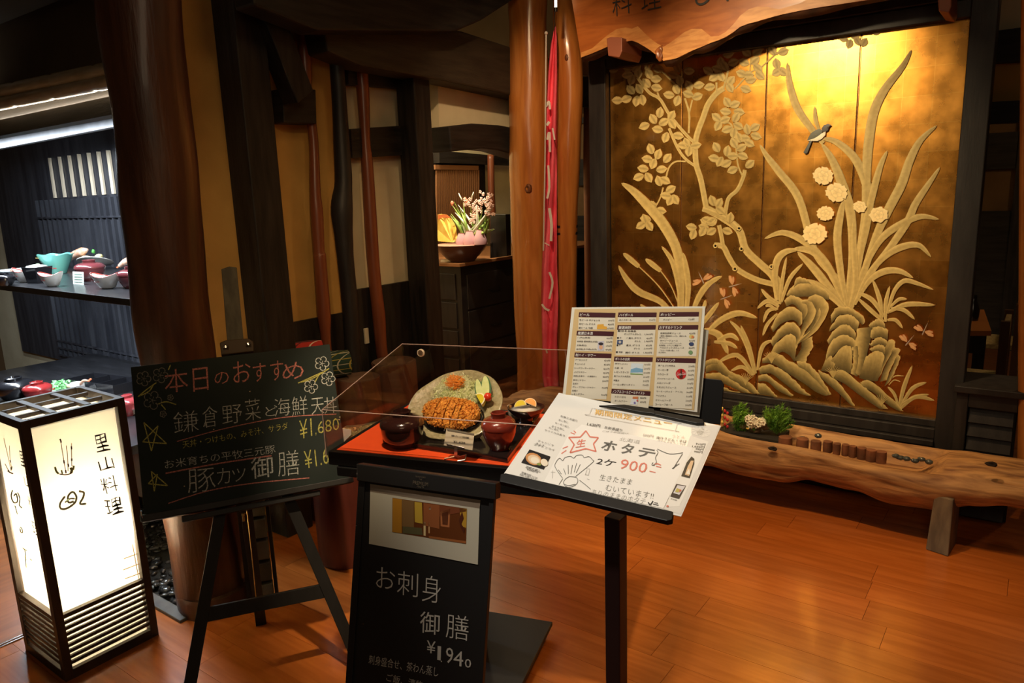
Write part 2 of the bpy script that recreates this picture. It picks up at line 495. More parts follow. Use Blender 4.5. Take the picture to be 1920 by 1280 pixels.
# far walls
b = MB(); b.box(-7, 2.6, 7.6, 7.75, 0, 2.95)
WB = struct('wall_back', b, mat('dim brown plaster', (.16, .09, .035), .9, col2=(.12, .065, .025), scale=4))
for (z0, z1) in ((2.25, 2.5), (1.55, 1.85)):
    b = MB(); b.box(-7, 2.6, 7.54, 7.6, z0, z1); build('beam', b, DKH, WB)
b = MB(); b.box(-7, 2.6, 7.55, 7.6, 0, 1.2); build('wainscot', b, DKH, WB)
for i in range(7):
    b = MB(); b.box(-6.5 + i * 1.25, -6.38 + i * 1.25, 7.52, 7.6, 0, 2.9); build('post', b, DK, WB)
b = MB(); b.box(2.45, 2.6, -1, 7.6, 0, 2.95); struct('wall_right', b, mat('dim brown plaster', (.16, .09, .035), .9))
b = pxprism([(1085, 95), (1150, 95), (1150, 146), (1085, 140)], 'Y', 3.98, .05); struct('wall_behind_sign', b, PLASC)
b = pxprism([(1085, 143), (1150, 143), (1150, 205), (1085, 200)], 'Y', 3.95, .08); struct('beam_7', b, DKH)
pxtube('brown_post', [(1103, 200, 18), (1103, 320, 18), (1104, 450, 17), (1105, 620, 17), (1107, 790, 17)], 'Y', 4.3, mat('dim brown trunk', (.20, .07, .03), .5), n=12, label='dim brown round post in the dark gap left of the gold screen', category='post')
b = pxprism([(1858, -130), (2600, -330), (2600, -40), (1858, 60)], 'Y', 4.6, .05); struct('wall_upper_right', b, PLASC)
b = pxprism([(1850, 60), (2600, -40), (2600, 70), (1850, 118)], 'Y', 4.55, .1); struct('beam_8', b, DKH)
b = pxprism([(1846, 118), (2600, 70), (2600, 150), (1840, 192)], 'Y', 4.62, .05); struct('wall_mid_right', b, PLAS)
b = pxprism([(1840, 192), (2600, 150), (2600, 200), (1840, 232)], 'Y', 4.55, .1); struct('beam_9', b, DKH)

# ------------------------------------------------------------------ display alcove on the far left
ALC = mat('blackened alcove boards', (.050, .052, .062), .42, col2=(.022, .023, .03), scale=3, stretch=(7, 1, .7), bump=.001, bscale=20)
YB = 2.30
b = MB(); b.box(-7, -2.98, YB, YB + .1, 0, 2.95)
WA = struct('wall_alcove', b, PLASC)
# dark boards on the wall: plain part
pl_ = PY(0, 285, YB - .03); 
xa = PY(25, 560, YB - .03).x
b = MB(); b.box(xa, -2.98, YB - .03, YB, .40, 2.02); build('dark_board', b, ALC, WA)
# lattice of vertical slats
xl0 = PY(100, 600, YB - .05).x
zt, zbm = PY(180, 395, YB).z, PY(200, 680, YB).z
n = 36
for i in range(n):
    x = xl0 + (-3.0 - xl0) * i / n
    b = MB(); b.box(x, x + .014, YB - .05, YB - .03, zbm, PY(150, 372, YB).z)
    build('lattice_slat', b, ALC, WA)
for py_ in (405, 650, 664, 678):
    z = PY(200, py_, YB).z
    b = MB(); b.box(xl0, -3.0, YB - .056, YB - .05, z - .008, z + .004); build('lattice_rail', b, ALC, WA)
# slots in the lattice, the light showing through painted as pale strips
SL = mat('pale slot light', (.80, .68, .50), .5)
for i in range(8):
    x = 91 + i * 18.3; s_ = 3 + i * .35
    b = pxprism([(x - s_ / 2, 296 - i * 2.4), (x + s_ / 2, 296 - i * 2.4), (x + 11 + s_ / 2, 371 - i * 1.3), (x + 11 - s_ / 2, 371 - i * 1.3)], 'Y', YB - .045, .012)
    build('slot_light_strip', b, SL, WA)
# shelves and counter
SH = mat('black shelf board', (.030, .030, .034), .3, col2=(.018, .018, .02), scale=5, stretch=(1, 8, 1), coat=.2)
ZS, YS = 1.125, 1.47
b = MB(); b.box(-5.2, -3.0, YS, YB - .06, ZS - .03, ZS)
o = build('display_shelf', b, SH, None, bevel=.002, label='black display shelf holding the upper row of sample dishes', category='shelf')
ZC, YC_ = .52, 1.34
b = MB(); b.box(-5.2, -3.0, YC_, YB - .06, ZC - .04, ZC)
b2 = MB(); b2.box(-5.2, -3.02, YC_ + .1, YB - .06, 0.25, ZC - .04)
T = thing('display_counter', 'black lower display counter behind the lit lantern', 'counter', (-3.9, 1.5, 0))
build('counter_top', b, SH, T, bevel=.002); build('counter_front', b2, ALC, T)
b = MB(); b.box(-5.15, -5.05, 1.98, 2.08, 0, .25); b.box(-3.15, -3.05, 1.98, 2.08, 0, .25); build('leg', b, ALC, T)
# rail catching light, header beams and bamboo eave
b = pxprism([(-60, 268), (214, 215), (217, 237), (-60, 290)], 'Y', 1.60, .03); struct('trim_4', b, mat('worn grey rail', (.038, .038, .042), .55, col2=(.018, .018, .02), scale=14, bump=.001), bevel=.002)
b = pxprism([(-60, 200), (212, 164), (214, 214), (-60, 266)], 'Y', 1.44, .06); struct('beam_10', b, DKH)
b = pxprism([(-60, 192), (211, 159), (212, 164), (-60, 200)], 'Y', 1.42, .05); struct('beam_11', b, DKH)
BAM = mat('aged bamboo', (.42, .33, .20), .35, col2=(.30, .22, .12), scale=8, stretch=(1, 8, 8), coat=.2)
T = thing('bamboo_eave', 'two long bamboo culms under the dark ceiling above the alcove', 'bamboo', PY(100, 150, 1.42))
for (pa, pb, r, nm) in (((-60, 207), (225, 148), .028, 'lower'), ((-60, 185), (225, 128), .030, 'upper')):
    A, B_ = PY(*pa, 1.40), PY(*pb, 1.40)
    P, Rr = [], []
    for k in range(41):
        t = k / 40; P.append(A + (B_ - A) * t); Rr.append(r * (1.0 - (.14 if k % 10 == 5 else 0)))
    b = MB().tube(P, Rr, 14); build('bamboo_culm', b, BAM, T, smooth='all')
b = MB(); b.box(-7, -2.57, -.5, 1.46, 2.3, 2.4)
struct('ceiling_eave', b, mat('brown board eave', (.024, .015, .006), .9, col2=(.016, .010, .004), scale=3, stretch=(1, 6, 1)))
# cove lamps of the alcove
light('alcove_lamp', 'AREA', (-3.95, 1.50, PY(100, 262, 1.50).z + .02), 54, (.80, .90, 1.0), (-3.95, 1.95, .9), shape='RECTANGLE', size=1.9, size_y=.05)
light('alcove_lamp', 'AREA', (-3.95, 1.52, ZS - .04), 28, (.80, .90, 1.0), (-3.95, 1.95, .3), shape='RECTANGLE', size=1.9, size_y=.04)
light('cove_lamp', 'AREA', (-3.75, 1.44, PY(100, 186, 1.44).z - .035), 7.0, (1, .9, .72), (-3.75, 1.38, 2.3), shape='RECTANGLE', size=1.9, size_y=.03)

# ------------------------------------------------------------------ the big trunks
pxtube('large_dark_trunk', [(248, -160, 152), (264, 30, 146), (288, 230, 136), (305, 410, 134), (330, 635, 130), (352, 800, 128), (378, 966, 128), (398, 1100, 126), (411, 1165, 124)], 'Y', 1.36, TRUNKD, n=40, wob=.10, sub=8,
       label='massive dark red trunk rising behind the chalkboard', category='trunk')
pt = PY(411, 1165, 1.36)
LB = mat('lit trunk foot', (.30, .15, .07), .4, col2=(.2, .09, .04), scale=3, stretch=(7, 7, .8), bump=.002)
b = MB().lathe([(.135, 0), (.135, .06), (.13, .075)], 32, Matrix.Translation((pt.x, pt.y, 0))); o = build('trunk_collar', b, TRUNKD, None, smooth=True, label='low round wooden collar around the foot of the massive trunk', category='collar')

Tk = thing('cedar_trunk', 'thick glossy orange cedar trunk with one knot, left of the pink banner', 'trunk', Vector((-2.2, 3.3, 0)))
pxtube('stem', [(990, -160, 76), (989, 0, 74), (990, 60, 70), (992, 200, 78), (994, 300, 79), (997, 400, 80), (999, 500, 76), (1003, 600, 76), (1007, 700, 76), (1012, 800, 76), (1015, 850, 78)], 'Y', 3.68, TRUNK, n=36, wob=.09, sub=8, parent=Tk)
b = MB()
pk = PY(990, 354, 3.565); b.lathe([(.026, -.01), (.024, .004), (.013, .010), (.010, .002), (.002, .001)], 16, Matrix.Translation(pk) @ Matrix.Rotation(math.radians(90), 4, 'X'), wob=.3)
build('knot', b, mat('knot wood', (.14, .045, .015), .4), Tk, smooth='all')
Tk = thing('cedar_trunk', 'glossy orange cedar trunk with double black straps, right of the pink banner', 'trunk', Vector((-1.9, 3.3, 0)))
pxtube('stem', [(1052, -160, 44), (1056, -10, 40), (1060, 40, 46), (1066, 100, 50), (1069, 160, 50), (1067, 250, 48), (1063, 350, 46), (1062, 430, 44), (1060, 550, 44), (1060, 700, 46), (1060, 860, 46)], 'Y', 3.68, TRUNK, n=30, wob=.10, sub=8, seed=7, parent=Tk)
for py_ in (424, 437):
    c = PY(1061, py_, 3.68); b = MB().lathe([(.0645, -.0075), (.0705, -.0075), (.0705, .0075), (.0645, .0075)], 28, Matrix.Translation(c))
    build('strap', b, mat('black strap', (.012, .011, .011), .5), Tk, smooth=True)
b = MB(); pk = PY(1062, 108, 3.61); b.ball(pk, (.012, .006, .018), 10, 6); build('knot', b, mat('knot wood', (.14, .045, .015), .4), Tk, smooth='all')
pxtube('orange_post', [(1944, -420, 40), (1940, -100, 40), (1936, 200, 40), (1934, 500, 40), (1932, 760, 40), (1931, 900, 42)], 'Y', 3.62, TRUNK, n=16, wob=.03, seed=3, label='orange cedar post at the extreme right edge of the view', category='trunk')
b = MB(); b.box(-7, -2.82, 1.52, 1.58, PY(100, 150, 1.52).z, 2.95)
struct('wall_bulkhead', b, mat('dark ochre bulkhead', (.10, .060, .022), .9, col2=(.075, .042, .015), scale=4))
# ================================================================== GOLD LACQUER SCREEN
YG = 3.70
def G3(x, y): return (1120 + x / 3.2, 20 + y / 3.2)
def G5(x, y): return (1120 + x / 3.2, 400 + y / 3.2)
def G6(x, y): return (1420 + x / 3.2, 400 + y / 3.2)
def GP(px, lift=0.0): return PY(px[0], px[1], YG - lift)
def mat_gold():
    m = bpy.data.materials.new('gold leaf'); m.use_nodes = True
    nt = m.node_tree; N, L = nt.nodes, nt.links; b = N['Principled BSDF']
    tc = N.new('ShaderNodeTexCoord'); mp = N.new('ShaderNodeMapping'); mp.inputs['Scale'].default_value = (8.5, 1, 8.5)
    L.new(tc.outputs['Object'], mp.inputs[0])
    br = N.new('ShaderNodeTexBrick'); br.offset = 0; br.inputs['Scale'].default_value = 1
    br.inputs['Mortar Size'].default_value = .012; br.inputs['Mortar Smooth'].default_value = 1
    br.inputs['Brick Width'].default_value = 1; br.inputs['Row Height'].default_value = 1
    sw = N.new('ShaderNodeSeparateXYZ'); cb = N.new('ShaderNodeCombineXYZ')
    L.new(mp.outputs[0], sw.inputs[0]); L.new(sw.outputs[0], cb.inputs[0]); L.new(sw.outputs[2], cb.inputs[1])
    L.new(cb.outputs[0], br.inputs['Vector'])
    br.inputs['Color1'].default_value = (.92, .45, .095, 1); br.inputs['Color2'].default_value = (.78, .36, .065, 1); br.inputs['Mortar'].default_value = (.95, .54, .13, 1)
    nz = N.new('ShaderNodeTexNoise'); nz.inputs['Scale'].default_value = 9; nz.inputs['Detail'].default_value = 5; nz.inputs['Roughness'].default_value = .55
    L.new(tc.outputs['Object'], nz.inputs['Vector'])
    mx = N.new('ShaderNodeMix'); mx.data_type = 'RGBA'; mx.blend_type = 'MULTIPLY'; mx.inputs[0].default_value = .5
    rp = N.new('ShaderNodeValToRGB'); rp.color_ramp.elements[0].position = .35; rp.color_ramp.elements[0].color = (.45, .42, .38, 1); rp.color_ramp.elements[1].position = .62
    L.new(nz.outputs[0], rp.inputs[0]); L.new(br.outputs[0], mx.inputs[6]); L.new(rp.outputs[0], mx.inputs[7])
    L.new(mx.outputs[2], b.inputs['Base Color'])
    b.inputs['Metallic'].default_value = 1.0
    b.inputs['Coat Weight'].default_value = .6; b.inputs['Coat Roughness'].default_value = .07
    r2 = N.new('ShaderNodeMapRange'); r2.inputs['To Min'].default_value = .19; r2.inputs['To Max'].default_value = .38
    L.new(nz.outputs[0], r2.inputs[0]); L.new(r2.outputs[0], b.inputs['Roughness'])
    bp = N.new('ShaderNodeBump'); bp.inputs['Strength'].default_value = .4; bp.inputs['Distance'].default_value = .0004
    L.new(nz.outputs[0], bp.inputs['Height']); L.new(bp.outputs[0], b.inputs['Normal'])
    return m
GOLD = mat_gold()
LEAF = mat('pale painted lacquer', (.56, .44, .19), .55, attr=True, col2=(.48, .37, .15), scale=60, spec=.3)
LEAF2 = mat('painted bird and insect colours', (1, 1, 1), .5, attr=True)
SCR = thing('gold_lacquer_screen', 'tall gold leaf screen of four panels painted with orchids, rocks and a bird', 'screen', Vector((-1.15, YG, .2)))
tlx, trx = GP((1144, 300)).x, GP((1789, 410)).x
ztop, zbot = GP((1480, 83)).z, GP((1560, 757)).z
zb1, zb2 = GP((1352, 734)).z, GP((1753, 780)).z
zbot = (zb1 + zb2) / 2
div = [tlx, GP((1278, 300)).x, GP((1429, 400)).x, GP((1596, 400)).x, trx]
for i in range(4):
    b = MB(); b.box(div[i] + .003, div[i + 1] - .003, YG, YG + .025, zbot - .01, ztop + .01)
    build('gold_panel', b, GOLD, SCR, bevel=.0015)
b = MB(); b.box(tlx - .01, trx + .01, YG + .027, YG + .04, zbot - .01, ztop + .01); build('backing', b, BLACKL, SCR)
bar = mat('gilt edge strip', (.45, .22, .08), .25, .8)
for i in range(1, 4):
    b = MB(); b.box(div[i] - .0012, div[i] + .0012, YG + .004, YG + .02, zbot, ztop); build('panel_edge', b, bar, SCR)
LV = [0.0012]
def tone(c, k): return (c[0] * k, c[1] * k, c[2] * k)
CREAM = (.98, .95, .85)
def blade(pts, w, name='orchid_blade', tip=True, base=.55, col=CREAM, dark=.62, parent=SCR, sub=5):
    """painted relief blade from its root to its tip (pixel path), w pixels wide"""
    pts = [Vector((*p, 0)) for p in pts]
    P = []
    for i in range(len(pts) - 1):
        a, b_, c, d = pts[max(i - 1, 0)], pts[i], pts[i + 1], pts[min(i + 2, len(pts) - 1)]
        for k in range(sub):
            t = k / sub
            P.append(.5 * ((2 * b_) + (c - a) * t + (2 * a - 5 * b_ + 4 * c - d) * t * t + (3 * b_ - a - 3 * c + d) * t ** 3))
    P.append(pts[-1])
    n = len(P) - 1; LV[0] += .00004; lf = LV[0]
    vs, cs = [], []
    for i, p in enumerate(P):
        d = P[min(i + 1, n)] - P[max(i - 1, 0)]; d = d.normalized(); q = Vector((-d.y, d.x, 0))
        t = i / n
        h = w / 2 * (base + (1 - base) * math.sin(min(1, t * 1.6) * math.pi / 2)) * ((max(0, 1 - ((t - .45) / .55) ** 2)) ** .6 if t > .45 and tip else 1)
        h = max(h, .25)
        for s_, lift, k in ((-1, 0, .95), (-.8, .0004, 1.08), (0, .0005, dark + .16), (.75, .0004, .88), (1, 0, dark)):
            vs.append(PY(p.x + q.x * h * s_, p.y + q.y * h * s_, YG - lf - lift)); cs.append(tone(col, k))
    fs = [(i * 5 + k, i * 5 + k + 1, (i + 1) * 5 + k + 1, (i + 1) * 5 + k) for i in range(n) for k in range(4)]
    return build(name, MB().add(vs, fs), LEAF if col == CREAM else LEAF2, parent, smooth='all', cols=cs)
def leaf(x, y, ang, L=66, w=.72, col=CREAM, nm='tree_leaf'):
    a = math.radians(ang); d = Vector((math.cos(a), math.sin(a))); q = Vector((-d.y, d.x)); L = L / 3.2
    LV[0] += .00002; lf = LV[0]
    prof = [(-.5, 0), (-.38, .55), (-.15, .95), (.1, 1), (.3, .72), (.43, .3), (.54, 0)]
    vs, cs = [], []
    c = Vector((x, y))
    for t, h in prof:
        for s_ in (-1, -.5, 0, .5, 1):
            p = c + d * L * t + q * (L * w / 2 * h * s_)
            lift = .0005 * (1 - abs(s_)) if s_ else .0001
            vs.append(PY(p.x, p.y, YG - lf - lift)); cs.append(tone(col, (.86, 1.04, .60, 1.0, .82)[int(s_ * 2 + 2)] * (.85 + .2 * (t + .5))))
    fs = [(i * 5 + k, i * 5 + k + 1, (i + 1) * 5 + k + 1, (i + 1) * 5 + k) for i in range(6) for k in range(4)]
    return build(nm, MB().add(vs, fs), LEAF, SCR, smooth='all', cols=cs)
def rows(txt, n):
    v = [float(t) for t in txt.replace(',', ' ').split()]
    return [v[i:i + n] for i in range(0, len(v), n)]
# branches
for pts, w in (
    ([(1090, 540), (1075, 440), (1050, 370), (975, 300), (890, 215), (850, 100), (760, 30), (690, -10), (650, -30)], 46),
):
    blade([G5(*p) for p in pts], w / 3.2, 'tree_branch', tip=False, base=1)
for pts, w in (
    ([(1060, 425), (950, 395), (840, 335), (790, 265), (755, 200), (700, 190)], 34), ([(755, 210), (745, 140), (730, 70)], 26),
    ([(1085, 530), (1100, 440), (1060, 370)], 40)):
    blade([G5(*p) for p in pts], w / 3.2, 'tree_branch', tip=False, base=1)
for pts, w in (
    ([(655, 1190), (640, 1110), (620, 1010), (595, 930), (588, 850), (590, 780), (605, 720), (635, 640), (665, 560), (715, 495), (760, 465)], 34),
    ([(600, 940), (530, 890), (480, 820), (430, 705)], 17), ([(590, 800), (520, 730), (430, 620), (375, 530), (310, 490), (240, 400)], 19),
    ([(375, 530), (360, 490)], 10), ([(548, 735), (552, 660), (548, 600), (525, 525)], 12), ([(550, 620), (570, 535)], 9),
    ([(530, 905), (470, 905), (430, 940), (412, 1000)], 10), ([(395, 1060), (378, 1120), (355, 1165)], 9), ([(470, 445), (420, 395), (385, 360), (340, 310)], 10),
    ([(765, 1240), (785, 1130), (840, 1075), (875, 1000), (885, 955)], 24), ([(870, 990), (845, 930), (835, 850), (830, 780)], 10),
    ([(815, 720), (800, 680), (760, 665)], 10), ([(715, 490), (715, 430)], 12), ([(755, 470), (780, 380), (785, 330)], 12), ([(825, 470), (880, 410), (925, 365), (975, 345), (1060, 270), (1130, 215)], 9),
    ([(915, 370), (920, 280)], 7), ([(1075, 265), (1140, 200)], 7), ([(630, 1190), (700, 1215), (790, 1260), (860, 1330)], 28), ([(330, 325), (345, 290)], 8)):
    blade([G3(*p) for p in pts], w / 3.2, 'tree_branch', tip=False, base=1)
for p in ((708, 195), (850, 90), (865, 213), (825, 333), (1045, 320)):
    x, y = G5(*p); b = MB()
    c = GP((x, y), LV[0] + .002); b.lathe([(.010, 0), (.013, .003), (.009, .003), (.006, .0)], 14, Matrix.Translation(c) @ Matrix.Rotation(math.radians(90), 4, 'X'), wob=.3, seed=p[0])
    build('cut_branch_end', b, LEAF, SCR, smooth='all', cols=[tone(CREAM, 1.05)] * len(b.v))
LEAVES = rows('''95 352 180 180 340 200 180 385 170 235 345 320 205 415 110 245 375 80 305 330 300 365 350 10 310 380 240 352 410 0 295 435 230 355 462 10
200 475 230 252 470 240 175 530 160 235 542 100 270 535 80 120 538 180 480 340 250 550 362 0 455 385 200 495 420 80 475 470 250 430 505 190 480 540 110
550 450 240 608 447 350 600 515 340 545 500 200 665 360 210 740 310 270 720 350 200 700 400 150 742 395 60 675 458 170 785 262 350 815 310 340 760 330 60
800 420 310 795 460 60 895 250 220 960 248 330 880 310 200 945 300 320 962 345 40 865 378 200 905 385 0 975 388 40 920 415 350 890 470 20
1050 238 240 1115 245 340 1075 318 260 1078 368 150 1112 365 40 375 612 280 335 650 240 282 692 160 398 668 330 362 712 190 410 760 110 445 630 300 450 678 60 485 750 10
535 795 250 590 808 350 550 842 100 515 808 190 780 550 240 825 562 340 770 605 190 850 607 10 715 640 220 765 655 340 725 690 120 778 712 160 832 640 300 845 692 30 820 735 100
945 700 330 900 712 260 952 752 20 882 765 0 850 762 250 912 795 30 715 820 240 780 842 280 820 795 240 865 822 330 700 885 190 735 905 120 775 917 150 812 872 0 872 872 20
915 920 320 812 955 160 320 830 250 365 862 290 420 885 310 300 890 190 335 918 110 385 952 350 275 947 190 248 998 160 307 1000 60 370 1022 250 407 1018 30
440 1072 330 412 1110 190 437 1138 120 467 1132 60 325 1165 190 380 1200 10 290 1250 190 690 1140 250 730 1155 300 737 1197 40 797 1243 280 650 1265 200 690 1268 330 640 1300 200''', 3)
for x, y, a in LEAVES: leaf(*G3(x, y), a, 68)
for x, y, a in rows('285 35 250 262 72 150 312 75 60 565 82 190 575 125 110 632 108 120 685 108 150 660 40 200 680 45 330 780 105 20', 3): leaf(*G5(x, y), a, 66)
for x, y, a in rows('515 165 200 552 198 110 600 180 60 590 150 330 640 190 300 710 125 0', 3): leaf(1420 + x / 3.2, 20 + y / 3.2, a, 60)
# orchid blades of the right hand panels (root first)
BL = [
 (58, '560 570 595 330 655 60 668 -120 595 -315 480 -425 385 -450'), (60, '565 560 610 250 648 0 655 -250 668 -430 700 -610 765 -745 870 -880 925 -981'),
 (50, '545 560 500 420 350 240 250 -86 130 -250 60 -340 15 -412'), (62, '540 540 570 250 560 0 510 -170 450 -320 385 -420'), (48, '395 -420 330 -500 240 -630 195 -770 180 -905'),
 (26, '375 -490 350 -560 345 -640'), (46, '570 540 610 300 650 60 700 -150 740 -290 780 -376'), (58, '585 520 650 320 720 120 790 -30 865 -175 915 -320 980 -440 1078 -528'),
 (48, '580 545 700 330 800 200 900 50 950 -60 1030 -180 1096 -278'), (46, '585 490 655 300 745 150 870 60 985 18 1090 36'), (44, '590 530 660 380 760 260 870 200 970 192 1042 262'),
 (42, '590 530 665 410 755 350 850 345 935 388'), (46, '530 545 470 420 380 260 270 160 150 115 42 152'), (52, '530 560 420 430 330 320 240 230'), (56, '520 530 440 350 340 230 215 212'),
 (52, '535 550 500 350 480 150 500 0 520 -80'), (40, '555 560 590 420 580 200 575 50'), (46, '125 520 105 380 120 280 170 230 245 218'), (24, '135 545 150 400 175 262'), (26, '145 530 195 390 275 300'),
 (26, '130 540 70 505 22 452'), (26, '130 560 60 525 -2 572'), (24, '125 570 65 585 35 655'), (22, '120 600 60 665 32 735'), (22, '115 580 70 550 50 560'), (52, '520 570 450 500 350 430 260 425 185 490'),
 (30, '745 640 735 520 692 396'), (26, '770 650 770 540 795 435'), (30, '780 600 820 470 880 405 960 420 1056 458'), (30, '760 620 690 520 605 475'), (28, '760 650 680 580 602 508'), (22, '800 560 850 515 898 515'),
 (32, '790 590 900 545 1068 550'), (26, '800 570 880 580 944 636'), (24, '780 640 830 640 872 690'), (28, '850 1170 880 1040 930 912'), (26, '860 1160 930 1050 1015 1014'), (28, '860 1170 950 1100 1062 1122'), (22, '870 1140 950 1100 1030 1086'),
 (20, '845 1150 820 1080 782 1040'), (8, '790 1000 830 975 880 975'), (8, '790 1030 820 1000 860 1010')]
for w, t in BL: blade([G6(*p) for p in rows(t, 2)], w / 3.2)
BL5 = [(66, '500 620 500 420 480 230 400 70 300 -50 215 -135 145 -182'), (34, '498 600 490 450 450 290 385 197'), (40, '530 620 545 450 530 320 513 235'), (44, '460 620 380 530 250 470 180 400 127 312'),
 (40, '560 620 610 500 670 420 748 376'), (32, '600 700 670 610 730 533'), (40, '655 720 740 640 850 598 960 628'), (44, '640 700 730 730 785 845'), (30, '945 960 900 800 850 700 795 645'), (28, '950 960 910 800 860 670'),
 (30, '940 970 840 850 720 895'), (24, '930 970 870 920 800 945'), (26, '960 940 990 800 1050 760'), (30, '720 760 800 730 850 765'), (28, '700 770 790 780 840 810'), (24, '600 620 640 560 648 520'), (24, '360 620 300 580 258 545')]
for w, t in BL5: blade([G5(*p) for p in rows(t, 2)], w / 3.2)
for a, b_, s_ in (((155, 238), (250, 320), (470, 580)), ((288, 272), (380, 345), (492, 560))):
    blade([G5(*b_), G5((a[0] + b_[0]) / 2, (a[1] + b_[1]) / 2), G5(*a)], 34 / 3.2, 'cattail_head', base=.7)
    blade([G5(*s_), G5((s_[0] + b_[0]) / 2 + 8, (s_[1] + b_[1]) / 2 - 14), G5(*b_)], 7 / 3.2, 'cattail_stem', tip=False, base=1)
# painted rocks: strips between an upper ragged edge and a lower edge
def rock(top, bot, f=G6, seed=0, amp=9):
    T = [Vector((*p, 0)) for p in rows(top, 2)]; B_ = [Vector((*p, 0)) for p in rows(bot, 2)]
    rr = random.Random(seed * 13 + int(T[0].x)); LV[0] += .00006; lf = LV[0]; N_ = 22; M_ = 7
    def at(P, t):
        t = t * (len(P) - 1); i = min(int(t), len(P) - 2); u = t - i
        a, b, c, d = P[max(i - 1, 0)], P[i], P[i + 1], P[min(i + 2, len(P) - 1)]
        return .5 * ((2 * b) + (c - a) * u + (2 * a - 5 * b + 4 * c - d) * u * u + (3 * b - a - 3 * c + d) * u ** 3)
    vs, cs = [], []
    for i in range(N_ + 1):
        t = i / N_; a, c = at(T, t), at(B_, t)
        j = (c - a).normalized() * (rr.random() - .5) * amp if 0 < i < N_ else Vector((0, 0, 0))
        for k in range(M_ + 1):
            s_ = k / M_
            p = a.lerp(c, s_) + j * (1 - s_)
            x, y = f(p.x, p.y)
            vs.append(PY(x, y, YG - lf - .0007 * math.sin(math.pi * min(1, s_ * 1.2)) * (1 if 0 < i < N_ else 0)))
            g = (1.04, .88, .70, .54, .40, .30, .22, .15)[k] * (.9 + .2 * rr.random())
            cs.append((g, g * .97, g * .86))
    w = M_ + 1
    fs = [(i * w + k, i * w + k + 1, (i + 1) * w + k + 1, (i + 1) * w + k) for i in range(N_) for k in range(M_)]
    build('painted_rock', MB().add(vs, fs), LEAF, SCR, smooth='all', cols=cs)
RK = [('220 430 240 385 300 395 322 415', '215 460 250 435 300 430 330 440'), ('175 490 220 430 330 412 430 480', '180 500 240 500 330 500 430 520'),
 ('310 500 360 482 412 520 428 570 400 640 360 700 300 750', '280 560 320 560 340 600 330 650 300 700 270 740 245 780'), ('270 520 330 520 350 590 320 660 280 720 240 790 225 850', '240 560 270 560 280 620 270 670 250 720 220 770 205 830'),
 ('160 520 205 490 260 512 308 545 300 600', '175 560 215 545 250 580 265 620 270 650'), ('82 680 130 600 200 560 262 590 270 660', '95 715 140 665 200 640 235 650 250 680'),
 ('78 770 130 690 190 650 250 680 262 740', '95 800 145 745 200 725 230 740 240 770'), ('82 830 120 770 190 725 230 745 232 820', '120 850 150 830 190 850 215 880 225 890'),
 ('330 735 332 800 300 860 290 895', '265 770 262 810 240 850 215 880'), ('270 740 330 690 380 610 375 560', '230 800 280 750 330 680 350 620'),
 ('440 610 480 562 560 568 640 620 640 662', '445 660 490 610 550 612 600 640 628 668'), ('435 690 490 615 560 610 612 655', '430 710 495 680 550 685 600 710'),
 ('418 760 470 690 540 668 592 720', '430 790 480 745 540 735 588 770'), ('412 850 450 760 530 730 590 770 580 830', '405 930 460 850 520 800 560 810 570 880'), ('460 860 505 805 560 800 568 900', '375 945 440 945 510 950 565 960'),
 ('412 870 440 850 470 900', '380 945 420 950 450 950'),
 ('600 690 590 780 600 850 570 960', '690 680 680 760 660 840 640 980'), ('570 800 575 880 560 960', '610 790 620 880 600 980'), ('668 672 720 630 765 660', '680 690 720 690 770 700'),
 ('678 740 690 690 740 675 785 700', '690 755 720 745 750 745 782 760'), ('672 785 700 755 750 745 780 770', '685 800 720 790 750 790 775 805'), ('672 815 710 790 750 790 770 810', '690 830 720 830 750 840 762 860'),
 ('650 860 700 830 750 830 762 870 740 920', '610 985 650 1000 690 1005 720 1005 728 980'), ('790 755 825 770 815 820 770 900 745 960', '745 850 765 850 760 880 740 930 725 990'), ('825 800 858 822 830 870 790 950 775 1000', '790 840 800 850 780 890 750 960 735 1010'),
 ('845 845 858 870 825 950 795 1010', '820 880 820 900 790 970 760 1040'),
 ('30 870 100 832 190 880 300 940 390 1010 440 1085', '30 900 90 900 170 950 280 1020 350 1070 410 1095'), ('235 888 300 895 370 970 445 1085', '250 930 290 960 350 1030 420 1092'),
 ('8 925 80 908 180 960 260 1040 322 1092', '15 965 80 960 150 1010 230 1070 300 1095'), ('5 975 60 968 130 1020 218 1092', '5 1010 60 1010 120 1060 195 1098'), ('2 1020 50 1025 120 1100', '2 1085 60 1090 105 1104'),
 ('365 940 440 975 510 1040 585 1155', '380 985 430 1030 500 1090 560 1150'), ('430 950 520 945 620 1020 700 1090 785 1172', '450 990 520 1020 600 1080 670 1130 735 1172'),
 ('615 1010 680 1005 760 1070 830 1130 878 1185', '640 1050 690 1070 750 1120 800 1160 850 1185')]
for i, (t, b_) in enumerate(RK): rock(t, b_, seed=i)
for i, (t, b_) in enumerate([('650 910 700 872 745 885 790 940 860 980', '650 960 700 940 740 960 800 1000 850 1020'), ('650 960 740 960 830 1010 920 1075', '650 1010 730 1010 820 1050 890 1078'), ('780 960 860 975 930 1030 975 1080', '790 1000 850 1030 900 1060 935 1082'),
  ('650 1010 720 1020 800 1060 860 1072', '650 1060 720 1062 780 1070 840 1078'), ('640 890 690 870 735 880', '640 930 680 920 720 915')]): rock(t, b_, G5, seed=50 + i)
